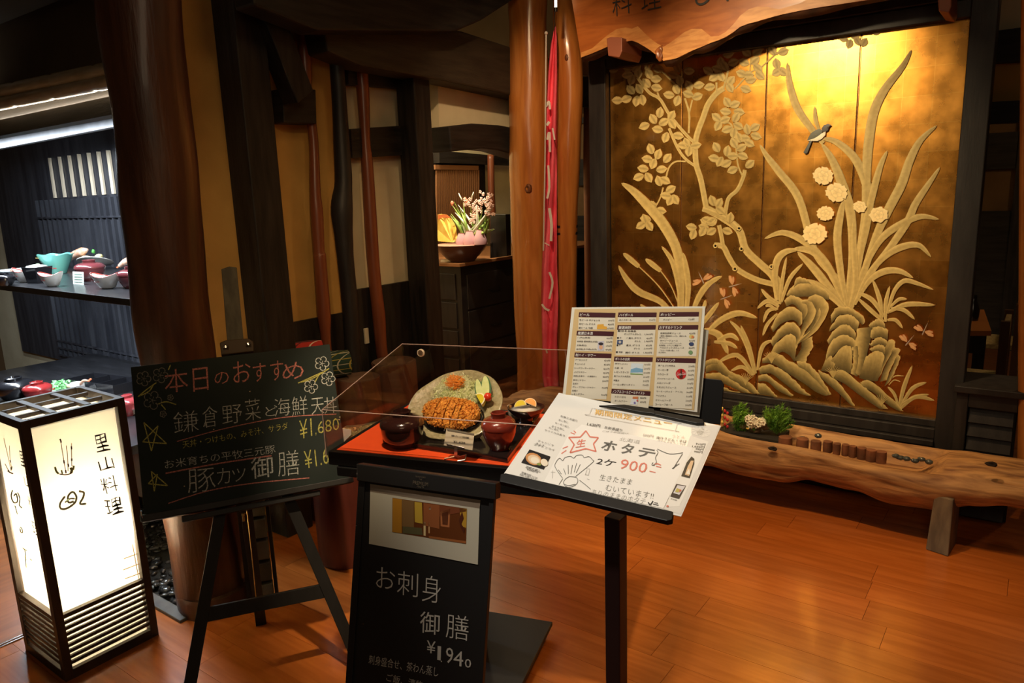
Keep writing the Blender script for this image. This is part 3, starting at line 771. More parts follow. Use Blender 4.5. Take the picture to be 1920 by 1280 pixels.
# tufts of fine grass
for cx_, cy_, f in ((85, 880, G6), (455, 970, G6), (745, 1140, G6), (890, 1010, G5), (350, 0, None)):
    if f is None: continue
    for k in range(9):
        a = math.radians(-90 + (k - 4) * 13)
        blade([f(cx_, cy_ + 20), f(cx_ + 25 * math.cos(a), cy_ + 25 * math.sin(a)), f(cx_ + 62 * math.cos(a), cy_ + 55 * math.sin(a))], 4 / 3.2, 'painted_grass', sub=2)
# peonies
def peony(x, y, r):
    x, y = G6(x, y); r /= 3.2
    for ring, n_, rad, sz, k0 in ((0, 7, .62, .95, .98), (1, 5, .33, .75, 1.06), (2, 3, .12, .5, .92)):
        for i in range(n_):
            a = 2 * math.pi * i / n_ + ring * .6 + x
            LV[0] += .00003; lf = LV[0]; vs, cs = [], []
            c = Vector((x + math.cos(a) * r * rad, y + math.sin(a) * r * rad * .85))
            vs.append(PY(c.x, c.y, YG - lf - .0012)); cs.append((k0 * .78, k0 * .60, k0 * .28))
            for j in range(12):
                b2 = 2 * math.pi * j / 12
                rr = r * sz * .5 * (1 + .17 * math.sin(j * 2.6 + i * 1.7 + x) + .08 * math.sin(j * 5.1 + x))
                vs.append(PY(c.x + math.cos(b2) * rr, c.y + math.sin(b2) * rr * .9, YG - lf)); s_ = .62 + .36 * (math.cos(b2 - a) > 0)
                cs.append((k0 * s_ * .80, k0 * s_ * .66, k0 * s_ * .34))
            build('peony_petal', MB().add(vs, [(0, j + 1, (j + 1) % 12 + 1) for j in range(12)]), LEAF2, SCR, smooth='all', cols=cs)
for x, y, r in ((395, -226, 58), (475, -126, 62), (408, 0, 48), (345, 122, 68), (615, -40, 38), (728, 8, 52)): peony(x, y, r)
# bird
def motif(name, pts, col, f=G6, k=1.0, lift=.002):
    LV[0] += .00006; P = [f(*p) for p in rows(pts, 2)]
    c = (sum(p[0] for p in P) / len(P), sum(p[1] for p in P) / len(P))
    vs = [PY(*c, YG - LV[0] - lift)] + [PY(*p, YG - LV[0]) for p in P]
    n_ = len(P)
    build(name, MB().add(vs, [(0, j + 1, (j + 1) % n_ + 1) for j in range(n_)]), LEAF2, SCR, smooth='all', cols=[tone(col, 1.15)] + [col] * n_)
motif('bird_belly', '300 -437 340 -450 385 -480 410 -492 408 -470 385 -446 360 -434 330 -434', (.72, .68, .52))
motif('bird_wing', '298 -438 320 -480 350 -500 375 -508 392 -495 380 -470 350 -452 325 -444', (.09, .10, .08))
motif('bird_wing_bar', '335 -478 360 -490 372 -478 350 -460 336 -462', (.30, .26, .08))
motif('bird_head', '385 -510 400 -530 425 -538 446 -530 430 -520 425 -500 405 -488 390 -492', (.06, .06, .06))
motif('bird_tail', '318 -440 326 -432 300 -362 286 -358 276 -366', (.07, .08, .08))
# dragonflies
def fly(x, y, a, f):
    a = math.radians(a); c, s_ = math.cos(a), math.sin(a)
    def t(pts): return ' '.join(f'{x + u * c - v * s_} {y + u * s_ + v * c}' for u, v in pts)
    for sg in (-1, 1):
        motif('insect_wing', t([(0, sg * 4), (10, sg * 30), (8, sg * 62), (-6, sg * 66), (-12, sg * 35)]), (.50, .27, .12), f)
        motif('insect_wing', t([(4, sg * 4), (20, sg * 26), (24, sg * 50), (14, sg * 54), (2, sg * 25)]), (.45, .24, .11), f)
    motif('insect_body', t([(-18, -3), (30, -2), (62, 0), (30, 3), (-18, 4), (-24, 0)]), (.30, .24, .20), f, lift=.003)
fly(630, 402, 245, G5); fly(810, 435, -15, G5); fly(760, 508, -20, G5); fly(998, 708, -65, G6); fly(902, 775, -50, G6)
# --- frame of the screen
FR = thing('screen_frame', 'black timber frame around the gold screen', 'frame', Vector((-1.2, YG - .03, 0)))
zf = .12
def fb(nm, x0, x1, y0, y1, z0, z1, **k):
    b = MB(); b.box(x0, x1, y0, y1, z0, z1); return build(nm, b, DKGREY, FR, bevel=.004, **k)
frL = GP((1116, 300)).x
frR = PY(1836, 410, YG - .05).x
fb('post', frL - .01, tlx, YG - .05, YG + .07, .1, ztop + .05)
fb('post', trx, frR, YG - .05, YG + .07, 0, 2.95)
fb('rail', frL - .01, trx, YG - .04, YG + .07, ztop, ztop + .07)
fb('rail', frL - .01, trx, YG - .06, YG + .07, ztop + .072, ztop + .16)
fb('sill', tlx, trx, YG - .03, YG + .07, zbot - .035, zbot)
fb('sill', frL, trx, YG - .05, YG + .07, zbot - .085, zbot - .036)
fb('sill', frL, trx, YG - .07, YG + .07, zbot - .115, zbot - .087)
fb('apron', frL, trx, YG - .04, YG + .07, .0, zbot - .117)
b = MB(); b.box(frR - .001, 2.4, YG + .2, YG + .25, 0, .0)
# louvred low cabinet to the right
LC = thing('louvred_cabinet', 'low black louvred cabinet right of the gold screen', 'cabinet', Vector((.05, YG, 0)))
yl = YG - .10
a_, b_ = PY(1778, 716, yl), PY(1908, 742, yl)
xl_, xr_ = PY(1800, 790, yl).x, PY(1906, 790, yl).x
zt_ = b_.z
def lb(nm, x0, x1, y0, y1, z0, z1):
    b = MB(); b.box(x0, x1, y0, y1, z0, z1); return build(nm, b, DKGREY, LC, bevel=.004)
lb('top', frR - .03, xr_ + .02, yl - .02, yl + .28, zt_ - .01, zt_ + .02)
lb('stile', frR - .02, PY(1812, 790, yl).x, yl, yl + .25, 0, zt_ - .01)
lb('top_rail', PY(1812, 790, yl).x, xr_, yl, yl + .25, zt_ - .075, zt_ - .01)
lb('body', PY(1812, 790, yl).x, xr_, yl + .06, yl + .25, 0, zt_ - .075)
for i in range(8):
    z = zt_ - .085 - i * .062
    m_ = Matrix.Translation((0, yl + .03, z - .03)) @ Matrix.Rotation(math.radians(-18), 4, 'X')
    b = MB(); b.box(PY(1812, 790, yl).x + .004, xr_ - .01, -.008, .008, -.034, .034, m_)
    build('louvre', b, DKGREY, LC, bevel=.002)
# ------------------------------------------------------------------ live edge sign board
SIGNW = mat('live edge slab wood', (.46, .14, .028), .34, col2=(.27, .07, .012), scale=2.6, stretch=(1.2, 1, 7), detail=8, dist=1.6, coat=.5, bump=.0006, lo=.3, hi=.7)
SAP = mat('pale sapwood edge', (.62, .29, .085), .4, col2=(.42, .16, .04), scale=4, stretch=(2, 1, 8), dist=1.2, coat=.3, detail=7)
BARK = mat('bark rim', (.11, .045, .02), .8, col2=(.05, .022, .012), scale=20, bump=.003)
YSB = 3.43
SB = thing('sign_board', 'large live-edge wooden sign board with brushed black characters above the gold screen', 'sign', PY(1250, 40, YSB))
edge = [(1089, 108), (1110, 100), (1138, 88), (1156, 82), (1173, 78), (1185, 76), (1196, 80), (1208, 87), (1219, 94), (1232, 104), (1244, 114), (1256, 112), (1269, 109), (1283, 102), (1297, 95), (1315, 88), (1333, 80), (1348, 75), (1361, 69), (1375, 60), (1388, 50), (1404, 44), (1420, 40), (1440, 34), (1462, 28), (1500, 20), (1540, 13), (1600, 4), (1700, -12), (1790, -26)]
up_ = [(1800, -260), (1070, -260), (1070, -10)]
b = MB().prism([PY(*p, YSB) for p in edge + up_], (0, .07, 0)); build('slab', b, SIGNW, SB, bevel=.003)
inner = [(x, y - (18 + 10 * math.sin(x * .05) + (14 if 1190 < x < 1320 else 0))) for x, y in edge]
b = MB()
n_ = len(edge)
b.add([PY(*p, YSB - .0015) for p in edge] + [PY(*p, YSB - .004) for p in inner], [(i, i + 1, n_ + i + 1, n_ + i) for i in range(n_ - 1)])
build('pale_edge', b, SAP, SB, smooth='all')
b = MB()
low = [PY(*p, YSB) for p in edge]
b.add([v + Vector((0, 0, .004)) for v in low] + [v + Vector((0, .03, -.018 - .012 * math.sin(i * 1.3))) for i, v in enumerate(low)] + [v + Vector((0, .075, .006)) for v in low],
      [(i, i + 1, n_ + i + 1, n_ + i) for i in range(n_ - 1)] + [(n_ + i, n_ + i + 1, 2 * n_ + i + 1, 2 * n_ + i) for i in range(n_ - 1)])
build('bark_edge', b, BARK, SB, smooth='all')
pc = PY(1237, 100, YSB - .004); b = MB().lathe([(.030, -.001), (.028, .006), (.016, .010), (.008, .004), (.003, .004)], 16, Matrix.Translation(pc) @ Matrix.Rotation(math.radians(90), 4, 'X'), sx=.8, wob=.7, seed=4)
build('burl', b, mat('burl wood', (.36, .11, .03), .35, col2=(.15, .04, .01), scale=30), SB, smooth='all')
plS = (Vector((0, YSB, 0)), Vector((0, -1, 0)))
b = MB()
write(b, plS, '料', (1149, 31), (1185, 23), (1147, -12), off=-.012, lift=.0055)
write(b, plS, '理', (1203, 22), (1240, 14), (1201, -22), off=-.012, lift=.0055)
stroke(b, plS, [(1307, -30), (1305, 0), (1311, 8), (1322, 5), (1332, -6)], 4, lift=.0055)
stroke(b, plS, [(1362, -20), (1364, 2)], 4, lift=.0055)
build('brush_characters', b, INK, SB)
for (x0, y0, x1, y1), lb_ in (((1137, 69, 1166, 108), 'reddish wooden peg block carrying the left end of the sign board'), ((1757, -22, 1784, 24), 'reddish wooden peg block at the right end of the sign board')):
    b = pxprism([(x0, y0 + 3), (x0 + 8, y0), (x1, y0 + 1), (x1, y1 - 12), (x1 - 5, y1), (x0 + 3, y1 - 3)], 'Y', YSB - .05, .22)
    tag(build('peg_block', b, mat('reddish peg wood', (.26, .08, .04), .5), None, bevel=.004), lb_, 'block', 'peg blocks of the sign board')
# ------------------------------------------------------------------ pink banner and hook lamp
BN = thing('banner', 'narrow pink cloth banner with white writing hanging between the two cedar trunks', 'banner', PY(1035, 700, 3.30))
ctr = [(1040, 54, 4), (1038, 80, 12), (1036, 140, 18), (1034, 250, 22), (1033, 350, 22), (1032, 420, 24), (1030, 500, 28), (1031, 560, 32), (1031, 640, 28), (1032, 700, 30), (1040, 760, 24)]
vs, rn = [], random.Random(2)
P = []
for i in range(len(ctr) - 1):
    for k in range(5):
        t = k / 5; P.append(tuple(ctr[i][j] + (ctr[i + 1][j] - ctr[i][j]) * t for j in range(3)))
P.append(ctr[-1])
nw = 8
for (x, y, w) in P:
    for k in range(nw + 1):
        u = k / nw - .5
        vs.append(PY(x + u * w, y - 10 * u, 3.56 + .030 * math.sin(u * 9 + y * .012) + .01 * math.sin(y * .05)))
b = MB().add(vs, [(i * (nw + 1) + k, i * (nw + 1) + k + 1, (i + 1) * (nw + 1) + k + 1, (i + 1) * (nw + 1) + k) for i in range(len(P) - 1) for k in range(nw)])
o = build('cloth', b, mat('pink banner cloth', (.86, .11, .18), .75, col2=(.74, .07, .12), scale=10), BN, smooth='all')
so = o.modifiers.new('thick', 'SOLIDIFY'); so.thickness = .001
plB = (Vector((0, 3.52, 0)), Vector((0, -1, 0)))
b = MB()
for s_, w in (([(1024, 200), (1029, 190), (1031, 205)], 4), ([(1025, 235), (1030, 228)], 5), ([(1026, 262), (1030, 248), (1031, 285)], 4), ([(1036, 240), (1040, 262)], 3), ([(1028, 310), (1030, 350), (1026, 372)], 4), ([(1030, 390), (1034, 420), (1033, 452)], 5),
              ([(1021, 455), (1030, 460)], 2), ([(1030, 510), (1036, 530), (1030, 560)], 4), ([(1016, 570), (1022, 578), (1030, 582)], 4), ([(1024, 655), (1026, 662)], 3)): stroke(b, plB, s_, w, lift=0)
build('banner_marks', b, mat('white banner print', (.75, .70, .66), .8), BN)
b = MB().tube([PY(1024, 60, 3.50), PY(1022, 300, 3.50), PY(1019, 470, 3.50)], .0042, 8); b.ball(PY(1024, 62, 3.50), .010, 10, 6)
build('banner_pole', b, mat('white plastic pole', (.55, .50, .45), .4), BN, smooth=True)
b = MB().tube([PY(1041, 20, 3.56), PY(1039, 36, 3.56), PY(1040, 55, 3.56)], .003, 6); build('hook', b, STEEL, BN, smooth=True)
LP = thing('small_lamp', 'tiny glowing tube lamp above the pink banner', 'lamp', PY(1042, 20, 3.36))
b = MB().tube([PY(1042, -12, 3.36), PY(1042, 15, 3.36)], .0065, 10); build('bulb', b, mat('bulb glow', (1, .9, .6), .5, emis=(1, .82, .45), est=9), LP, smooth=True)
b = MB().tube([PY(1042, 14, 3.36), PY(1042, 22, 3.36)], .009, 10); b.tube([PY(1042, -60, 3.36), PY(1042, -12, 3.36)], .006, 8); build('socket', b, BLACKM, LP, smooth=True)

# ------------------------------------------------------------------ the hollowed log planter
LOGM = mat('weathered log wood', (.56, .31, .12), .66, col2=(.19, .08, .03), scale=3.2, stretch=(1.3, 9, 9), detail=9, dist=.9, bump=.006, bscale=None, lo=.32, hi=.62)
LG = thing('log_planter', 'long hollowed weathered log lying in front of the gold screen', 'planter', Vector((-1.0, 3.40, .1)))
secs = []   # x, z top front, z bottom, y centre, half depth
for (px_, yt, yb) in ((930, 742, 800), (1000, 742, 850), (1100, 765, 868), (1200, 785, 872), (1325, 800, 880), (1400, 815, 902), (1460, 825, 912), (1520, 838, 905), (1600, 852, 925), (1660, 862, 948), (1750, 876, 958), (1830, 886, 950), (1900, 896, 950), (1980, 902, 960), (2100, 915, 990)):
    t = PY(px_, yt, 3.26); bt = PY(px_, yb, 3.30)
    secs.append((t.x, t.z, max(bt.z, .03)))
secs[0] = (secs[0][0], secs[0][1] - .03, secs[0][2] + .04)
NS, NR = 150, 56
vs = []
xs0, xs1 = secs[0][0], secs[-1][0]
XT0, XT1 = PY(1345, 820, 3.35).x, PY(1775, 860, 3.35).x
for i in range(NS + 1):
    x = xs0 + (xs1 - xs0) * i / NS
    j = max(k for k in range(len(secs) - 1) if secs[k][0] <= x + 1e-6); u = (x - secs[j][0]) / (secs[j + 1][0] - secs[j][0]); u = u * u * (3 - 2 * u)
    zt = secs[j][1] + (secs[j + 1][1] - secs[j][1]) * u; zb_ = secs[j][2] + (secs[j + 1][2] - secs[j][2]) * u
    zc, hz, hy, yc_ = (zt + zb_) / 2, (zt - zb_) / 2, .155, 3.40
    for k in range(NR):
        th = 2 * math.pi * k / NR
        c_, s_ = math.cos(th), math.sin(th)
        sg = lambda v, e: math.copysign(abs(v) ** e, v)
        y_, z_ = yc_ + hy * sg(c_, .85), zc + hz * sg(s_, .8)
        nn = noise.noise(Vector((x * 2.2, c_ * 2, s_ * 2))) * .022 + noise.noise(Vector((x * 7, c_ * 9, s_ * 9))) * .006
        y_ += nn * c_; z_ += nn * s_
        if s_ > .2 and y_ > yc_ - .02: z_ += .018 * min(1, (y_ - yc_ + .02) / .1)
        e = min(1, max(0, (x - XT0) / .06)) * min(1, max(0, (XT1 - x) / .10))
        if s_ > 0 and -.115 < y_ - yc_ < .10: z_ -= e * .085 * min(1, (.0 + y_ - yc_ + .115) / .035, (.10 - y_ + yc_) / .035)
        vs.append(Vector((x, y_, z_)))
b = MB(); fs = [(i * NR + k, i * NR + (k + 1) % NR, (i + 1) * NR + (k + 1) % NR, (i + 1) * NR + k) for i in range(NS) for k in range(NR)]
fs += [tuple(range(NR - 1, -1, -1)), tuple(NS * NR + k for k in range(NR))]
b.add(vs, fs); build('trunk_body', b, LOGM, LG, smooth='all')
HOL = mat('dark hollow', (.02, .012, .008), .9)
for hx, hy in ((1450, 841), (1860, 870)):
    p = PY(hx, hy, 3.243); b = MB().lathe([(.016, -.004), (.018, .003), (.008, .004), (.001, -.004)], 12, Matrix.Translation(p) @ Matrix.Rotation(math.radians(70), 4, 'X') , sx=1.3, sy=.5, wob=.4)
    build('knot_hole', b, HOL, LG, smooth='all')
b = MB(); fx = [PZ(1735, 1031, 0), PZ(1776, 1040, 0)]
yb_ = 3.19
q = [Vector((fx[0].x, yb_ + .02, 0)), Vector((fx[1].x + .005, yb_, 0)), Vector((fx[1].x + .02, yb_ + .15, 0)), Vector((fx[0].x + .01, yb_ + .16, 0))]
tp = [v + Vector((.012 if k in (0, 3) else -.002, .028, .235)) for k, v in enumerate(q)]
b.hexa(q, tp); tag(build('support_block', b, mat('grey weathered block', (.20, .155, .10), .75, col2=(.11, .085, .06), scale=7, stretch=(4, 4, 1), bump=.003), None, bevel=.005), 'grey weathered wooden block propping up the right part of the log', 'block', 'blocks under the log')
b = MB(); b.box(-1.95, -1.87, 3.32, 3.48, 0, .22); tag(build('support_block', b, MATS['grey weathered block'], None, bevel=.005), 'weathered wooden block under the left end of the log', 'block', 'blocks under the log')
# wood rounds in the trough
rx = [(1474, 822, 21), (1505, 826, 18), (1530, 829, 15), (1552, 831, 14), (1570, 834, 12), (1585, 837, 11), (1600, 839, 11), (1616, 843, 14), (1634, 846, 15), (1652, 850, 16)]
rds = ['largest flat', 'wide squat', 'third', 'fourth', 'fifth', 'dark sixth', 'slim seventh', 'eighth', 'ninth', 'last']
for i, (x, y, w) in enumerate(rx):
    p = PY(x, y - 4, 3.315); r = w / 2 * depth(p) / F * 1.22
    b = MB().lathe([(r, 0), (r * 1.04, .02), (r * .98, .05)], 16, Matrix.Translation((p.x, p.y + (.006 if i % 2 else -.002), p.z - .052)), wob=.2, seed=i)
    tag(build('wood_round', b, mat('cut log rounds', (.28, .11, .05), .75, col2=(.12, .05, .025), scale=14, rand=.3, bump=.002), None, smooth=True), f'short upright wood round, {rds[i]} of the row in the log counted from the ferns', 'wood round', 'wood rounds edging the log trough')
PBL = ['behind the second wood round', 'behind the third wood round', 'second from the left in the row right of the wood rounds', 'third in the row right of the wood rounds', 'middle one of the row right of the wood rounds', 'second from the right in the trough row', 'leftmost beside the last wood round', 'rightmost in the trough']
for i, (x, y) in enumerate(((1505, 820), (1534, 815), (1688, 856), (1700, 858), (1716, 862), (1728, 859), (1680, 853), (1742, 864))):
    p = PY(x, y, 3.36); b = MB().ball(p + Vector((0, 0, -.004)), (.017, .014, .011), 10, 6, wob=.2, seed=i)
    o = build('pebble', b, mat('glassy pebble', (.06, .075, .08), .08, coat=1), None, smooth='all')
    tag(o, 'small glassy dark pebble ' + PBL[i], 'pebble', 'glassy pebbles in the log trough')
# soil
b = MB(); b.box(XT0, PY(1465, 830, 3.35).x, 3.30, 3.48, PY(1400, 812, 3.3).z - .06, PY(1400, 812, 3.3).z - .012)
tag(build('planting_soil', b, mat('bed soil', (.02, .018, .015), .9), None), 'dark soil under the ferns inside the log', 'soil')
# ferns
def fern(nm, cx_, cy_, w, h, lab, seed, Y):
    r_ = random.Random(seed); base = PY(cx_, cy_, Y); k = depth(base) / F; W_, H_ = w * k / 2, h * k
    T = thing(nm, lab, 'plant', base); b = MB(); bs = MB()
    for i in range(46):
        a = r_.uniform(0, 6.28); sp = r_.uniform(.2, 1); hh = H_ * r_.uniform(.45, 1) * (1.05 - .35 * sp)
        tipp = base + Vector((math.cos(a) * W_ * sp, math.sin(a) * W_ * sp * .7, hh))
        mid = base.lerp(tipp, .5) + Vector((0, 0, hh * .18))
        pts = [base, mid, tipp]
        bs.tube(pts, [.0012, .001, .0005], 4, sub=3)
        for s in range(26):
            t = .25 + .75 * s / 26
            p = (base * (1 - t) ** 2 + mid * 2 * t * (1 - t) + tipp * t * t)
            for q_ in range(4):
                d = Vector((r_.gauss(0, 1), r_.gauss(0, 1), r_.gauss(.3, 1))).normalized()
                l = .024 * r_.uniform(.6, 1.1); e = d.cross(Vector((r_.random(), r_.random(), r_.random()))).normalized() * .0017
                b.add([p - e, p + e, p + d * l], [(0, 1, 2)])
    o = build('fern_fronds', b, mat('feathery fern green', (.26, .50, .05), .6, col2=(.09, .26, .03), scale=22), T); build('stems', bs, mat('fern stem', (.12, .22, .04), .6), T)
fern('fern', 1388, 812, 56, 62, 'feathery green fern left of the white flowers in the log', 1, 3.36)
fern('fern', 1456, 814, 66, 64, 'larger feathery green fern right of the white flowers in the log', 2, 3.36)
T = thing('white_flowers', 'cluster of small white blossoms between the two ferns', 'flowers', PY(1414, 808, 3.34))
r_ = random.Random(5); pf = mat('white petal', (.95, .92, .74), .6); n_ = 0
for i in range(34):
    a, q_ = r_.uniform(0, 6.28), math.sqrt(r_.random())
    c = PY(1413 + math.cos(a) * q_ * 20, 790 + math.sin(a) * q_ * 9, 3.32 + r_.uniform(0, .02)); b = MB()
    for j in range(5):
        th = 2 * math.pi * j / 5 + i; d = Vector((math.cos(th), -.3, math.sin(th))) * .0085
        b.ball(c + d, (.0055, .003, .0055), 6, 4)
    build('blossom', b, pf, T, smooth='all')
b = MB()
for i in range(12):
    a = i * .52; b.tube([PY(1414, 808, 3.34), PY(1413 + math.cos(a) * 12, 794 + math.sin(a) * 5, 3.33)], .0014, 5)
build('stems', b, mat('fern stem', (.12, .22, .04), .6), T)
for (x, y, w, h, lb_) in ((1392, 796, 20, 18, 'rough brown stone left of the white blossoms'), (1436, 798, 22, 18, 'rough brown stone right of the white blossoms'), (1419, 806, 16, 14, 'small brown stone below the white blossoms')):
    p = PY(x, y, 3.36); k = depth(p) / F
    tag(build('stone', MB().ball(p, (w / 2 * k, .02, h / 2 * k), 12, 8, wob=.4, seed=x), mat('brown garden stone', (.26, .16, .08), .8, col2=(.14, .08, .04), scale=20, bump=.003), None, smooth='all'), lb_, 'stone', 'stones among the ferns')
T = thing('red_flower', 'red and yellow bloom at the left edge of the fern', 'flower', PY(1357, 812, 3.34))
for i in range(9):
    c = PY(1354 + (i % 3) * 5, 766 + i * 4.2, 3.34); b = MB().ball(c, (.007, .005, .009), 8, 5, wob=.3, seed=i)
    build('petal', b, mat('red petal', (.55, .03, .04), .5) if i % 3 else mat('yellow petal', (.85, .62, .15), .5), T, smooth='all')
b = MB().tube([PY(1360, 815, 3.34), PY(1356, 790, 3.34), PY(1356, 765, 3.34)], .002, 6); build('stem', b, MATS['fern stem'], T)
b = MB().ball(PY(1402, 803, 3.28), (.008, .004, .004), 8, 5, wob=.4); tag(build('yellow_leaf', b, MATS['yellow petal'], None, smooth='all'), 'tiny yellow leaf below the white blossoms', 'leaf')
# ================================================================== FOREGROUND
# ------------------------------------------------------------------ paper lantern
X1, X0, Y0, Y1 = -2.43, -2.74, .81, 1.12
LWOOD = mat('dark lantern wood', (.05, .032, .02), .45, col2=(.03, .018, .012), scale=8, stretch=(4, 4, .6))
LTP = mat_paper_lit('lantern paper')
ZT = .878
zpt, zpb = ZT - .028, (PX(122, 1152, X1).z + PX(277, 1080, X1).z) / 2
zs0, zs1 = zpb - .020, (PX(143, 1252, X1).z + PX(291, 1172, X1).z) / 2
LN = thing('paper_lantern', 'lit square floor lantern with dark lattice base, painted horsetails and brushed characters', 'lantern', Vector(((X0 + X1) / 2, (Y0 + Y1) / 2, 0)))
for x in (X0, X1 - .026):
    for y in (Y0, Y1 - .026):
        b = MB(); b.box(x, x + .026, y, y + .026, 0, ZT); build('corner_post', b, LWOOD, LN, bevel=.0015)
def ring(nm, z0, z1, inset=0.0, th=.018):
    for (x0, x1, y0, y1) in ((X0 + .026, X1 - .026, Y0 + inset, Y0 + inset + th), (X0 + .026, X1 - .026, Y1 - inset - th, Y1 - inset), (X0 + inset, X0 + inset + th, Y0 + .026, Y1 - .026), (X1 - inset - th, X1 - inset, Y0 + .026, Y1 - .026)):
        b = MB(); b.box(x0, x1, y0, y1, z0, z1); build(nm, b, LWOOD, LN, bevel=.001)
ring('top_rail', ZT - .026, ZT); ring('middle_rail', zs0 + .004, zpb - .001)
ring('bottom_rail', zs1 - .055, zs1 - .004)
n = 8
pitch = (zs0 - zs1) / (n + .5)
for i in range(n):
    z = zs1 + pitch * (i + .62)
    ring('base_slat', z, z + pitch * .55, .003, .010)
# sleeve of paper and top
b = MB()
q = .030
b.box(X0 + q, X1 - q, Y0 + .020, Y0 + .0208, .03, ZT - .03)
b.box(X0 + q, X1 - q, Y1 - .0208, Y1 - .020, .03, ZT - .03)
build('paper_panel', b, LTP, LN)
b = MB(); b.box(X0 + .020, X0 + .0208, Y0 + q, Y1 - q, .03, ZT - .03); b.box(X1 - .0208, X1 - .020, Y0 + q, Y1 - q, .03, ZT - .03); build('paper_panel', b, LTP, LN)
b = MB(); b.box(X0 + .02, X1 - .02, Y0 + .02, Y1 - .02, ZT - .034, ZT - .0332); build('paper_top', b, LTP, LN)
for i in (1, 2):
    y = Y0 + (Y1 - Y0) * i / 3; b = MB(); b.box(X0 + .026, X1 - .026, y - .010, y + .010, ZT - .012, ZT); build('top_lattice_bar', b, LWOOD, LN, bevel=.001)
    x = X0 + (X1 - X0) * i / 3; b = MB(); b.box(x - .0055, x + .0055, Y0 + .026, Y1 - .026, ZT - .016, ZT - .003); build('top_lattice_bar', b, LWOOD, LN, bevel=.001)
b = MB().tube([((X0 + X1) / 2, (Y0 + Y1) / 2, .03), ((X0 + X1) / 2, (Y0 + Y1) / 2, .20)], .012, 10); build('lamp_holder', b, mat('white plastic pole', (.55, .50, .45), .4), LN, smooth=True)
b = MB(); b.box(X0 + .02, X1 - .02, Y0 + .02, Y1 - .02, .02, .03); build('base_board', b, LWOOD, LN)
light('lantern_bulb', 'POINT', ((X0 + X1) / 2, (Y0 + Y1) / 2, .40), LANTERN_W, (1, .83, .60), shadow_soft_size=.045)
pA = (Vector((X1 - .020, 0, 0)), Vector((1, 0, 0))); pB = (Vector((0, Y0 + .020, 0)), Vector((0, -1, 0)))
b = MB()
K = dict(off=-.004, lift=.001, wob=1.0)
write(b, pA, '里', (181, 850), (206, 842), (175, 817), **K); write(b, pA, '山', (187, 886), (214, 876), (184, 861), **K)
write(b, pA, '料', (193, 926), (222, 918), (188, 897), **K); write(b, pA, '理', (200, 968), (231, 958), (196, 938), **K)
write(b, pB, '里', (39, 873), (50, 876), (35, 844), **K); write(b, pB, '山', (47, 911), (58, 916), (44, 890), **K)
write(b, pB, '料', (54, 950), (66, 955), (51, 928), **K); write(b, pB, '理', (62, 1000), (75, 1004), (59, 976), **K)
for p in ([(121, 905), (125, 906)],): pass
build('brush_characters', b, INK, LN)
GR = mat('pale green brush', (.80, .95, .76), .7)
b = MB()
GL2 = lambda x, y: (x / 4.267, 780 + y / 4.267)
for s_, w in (([(520, 640), (480, 700), (490, 740), (540, 735), (600, 690), (610, 640), (580, 605), (545, 640), (550, 690), (590, 680)], 4), ([(520, 690), (560, 660), (600, 660)], 3), ([(630, 600), (670, 610), (665, 650), (640, 700), (690, 700)], 4)):
    stroke(b, pA, [GL2(*p) for p in s_], w, lift=.001)
for s_, w in (([(100, 590), (90, 640), (110, 690), (140, 680), (130, 620), (110, 640)], 2.6), ([(140, 610), (160, 660), (155, 710), (178, 735)], 2.2), ([(120, 715), (130, 750), (140, 785)], 1.8), ([(160, 885), (175, 900), (180, 930), (165, 925), (160, 895)], 2), ([(180, 1050), (200, 1070), (218, 1072)], 2), ([(200, 1060), (205, 1130), (210, 1210)], 1.8), ([(195, 1120), (215, 1150)], 1.5), ([(240, 1140), (255, 1155)], 1.5)):
    stroke(b, pB, [GL2(*p) for p in s_], w, lift=.001)
build('green_brush_marks', b, GR, LN)
b = MB(); c2 = MB(); c3 = MB()
for s_ in ([(485, 200), (500, 290), (515, 380), (528, 460)], [(530, 235), (540, 320), (545, 440)], [(572, 215), (572, 300), (575, 400)]): stroke(b, pA, [GL2(*p) for p in s_], 1.6, lift=.001)
for s_ in ([(30, 175), (50, 260), (70, 350), (90, 440)], [(75, 235), (80, 330), (95, 430)]): stroke(b, pB, [GL2(*p) for p in s_], 1.2, lift=.001)
build('horsetail_stems', b, mat('pale pink brown print', (.62, .42, .33), .7), LN)
for s_, w in (([(480, 182), (487, 200), (488, 212)], 3), ([(571, 240), (573, 265)], 3), ([(510, 352), (514, 378)], 3), ([(574, 338), (574, 358)], 3), ([(545, 380), (548, 405)], 3), ([(475, 462), (520, 468), (555, 462), (580, 450)], 2.4), ([(525, 430), (528, 455)], 3)): stroke(c2, pA, [GL2(*p) for p in s_], w, lift=.0012)
for s_, w in (([(40, 380), (60, 420), (75, 440)], 1.5), ([(80, 350), (85, 370)], 2), ([(60, 435), (80, 450), (105, 460)], 2.4)): stroke(c2, pB, [GL2(*p) for p in s_], w, lift=.0012)
build('horsetail_ink', c2, mat('brown ink print', (.12, .06, .05), .7), LN)
for s_, w in (([(440, 405), (450, 440), (470, 460)], 4), ([(490, 430), (500, 460)], 3), ([(565, 410), (575, 440), (560, 455)], 5), ([(590, 395), (585, 430)], 4), ([(95, 400), (90, 430)], 3)): stroke(c3, pA if s_[0][0] > 100 else pB, [GL2(*p) for p in s_], w, lift=.0008)
build('horsetail_moss', c3, mat('moss print', (.42, .48, .20), .7), LN)
b = MB()
for a_, e_ in (((1060, 1025), (1110, 1300)), ((1140, 1085), (990, 1140)), ((1150, 1165), (985, 1230)), ((1165, 1240), (1000, 1300)), ((1120, 1290), (1125, 1330))): stroke(b, pA, [GL2(*a_), GL2(*e_)], 1.6, lift=.001)
build('lattice_print', b, mat('pale orange print', (.95, .72, .38), .7), LN)

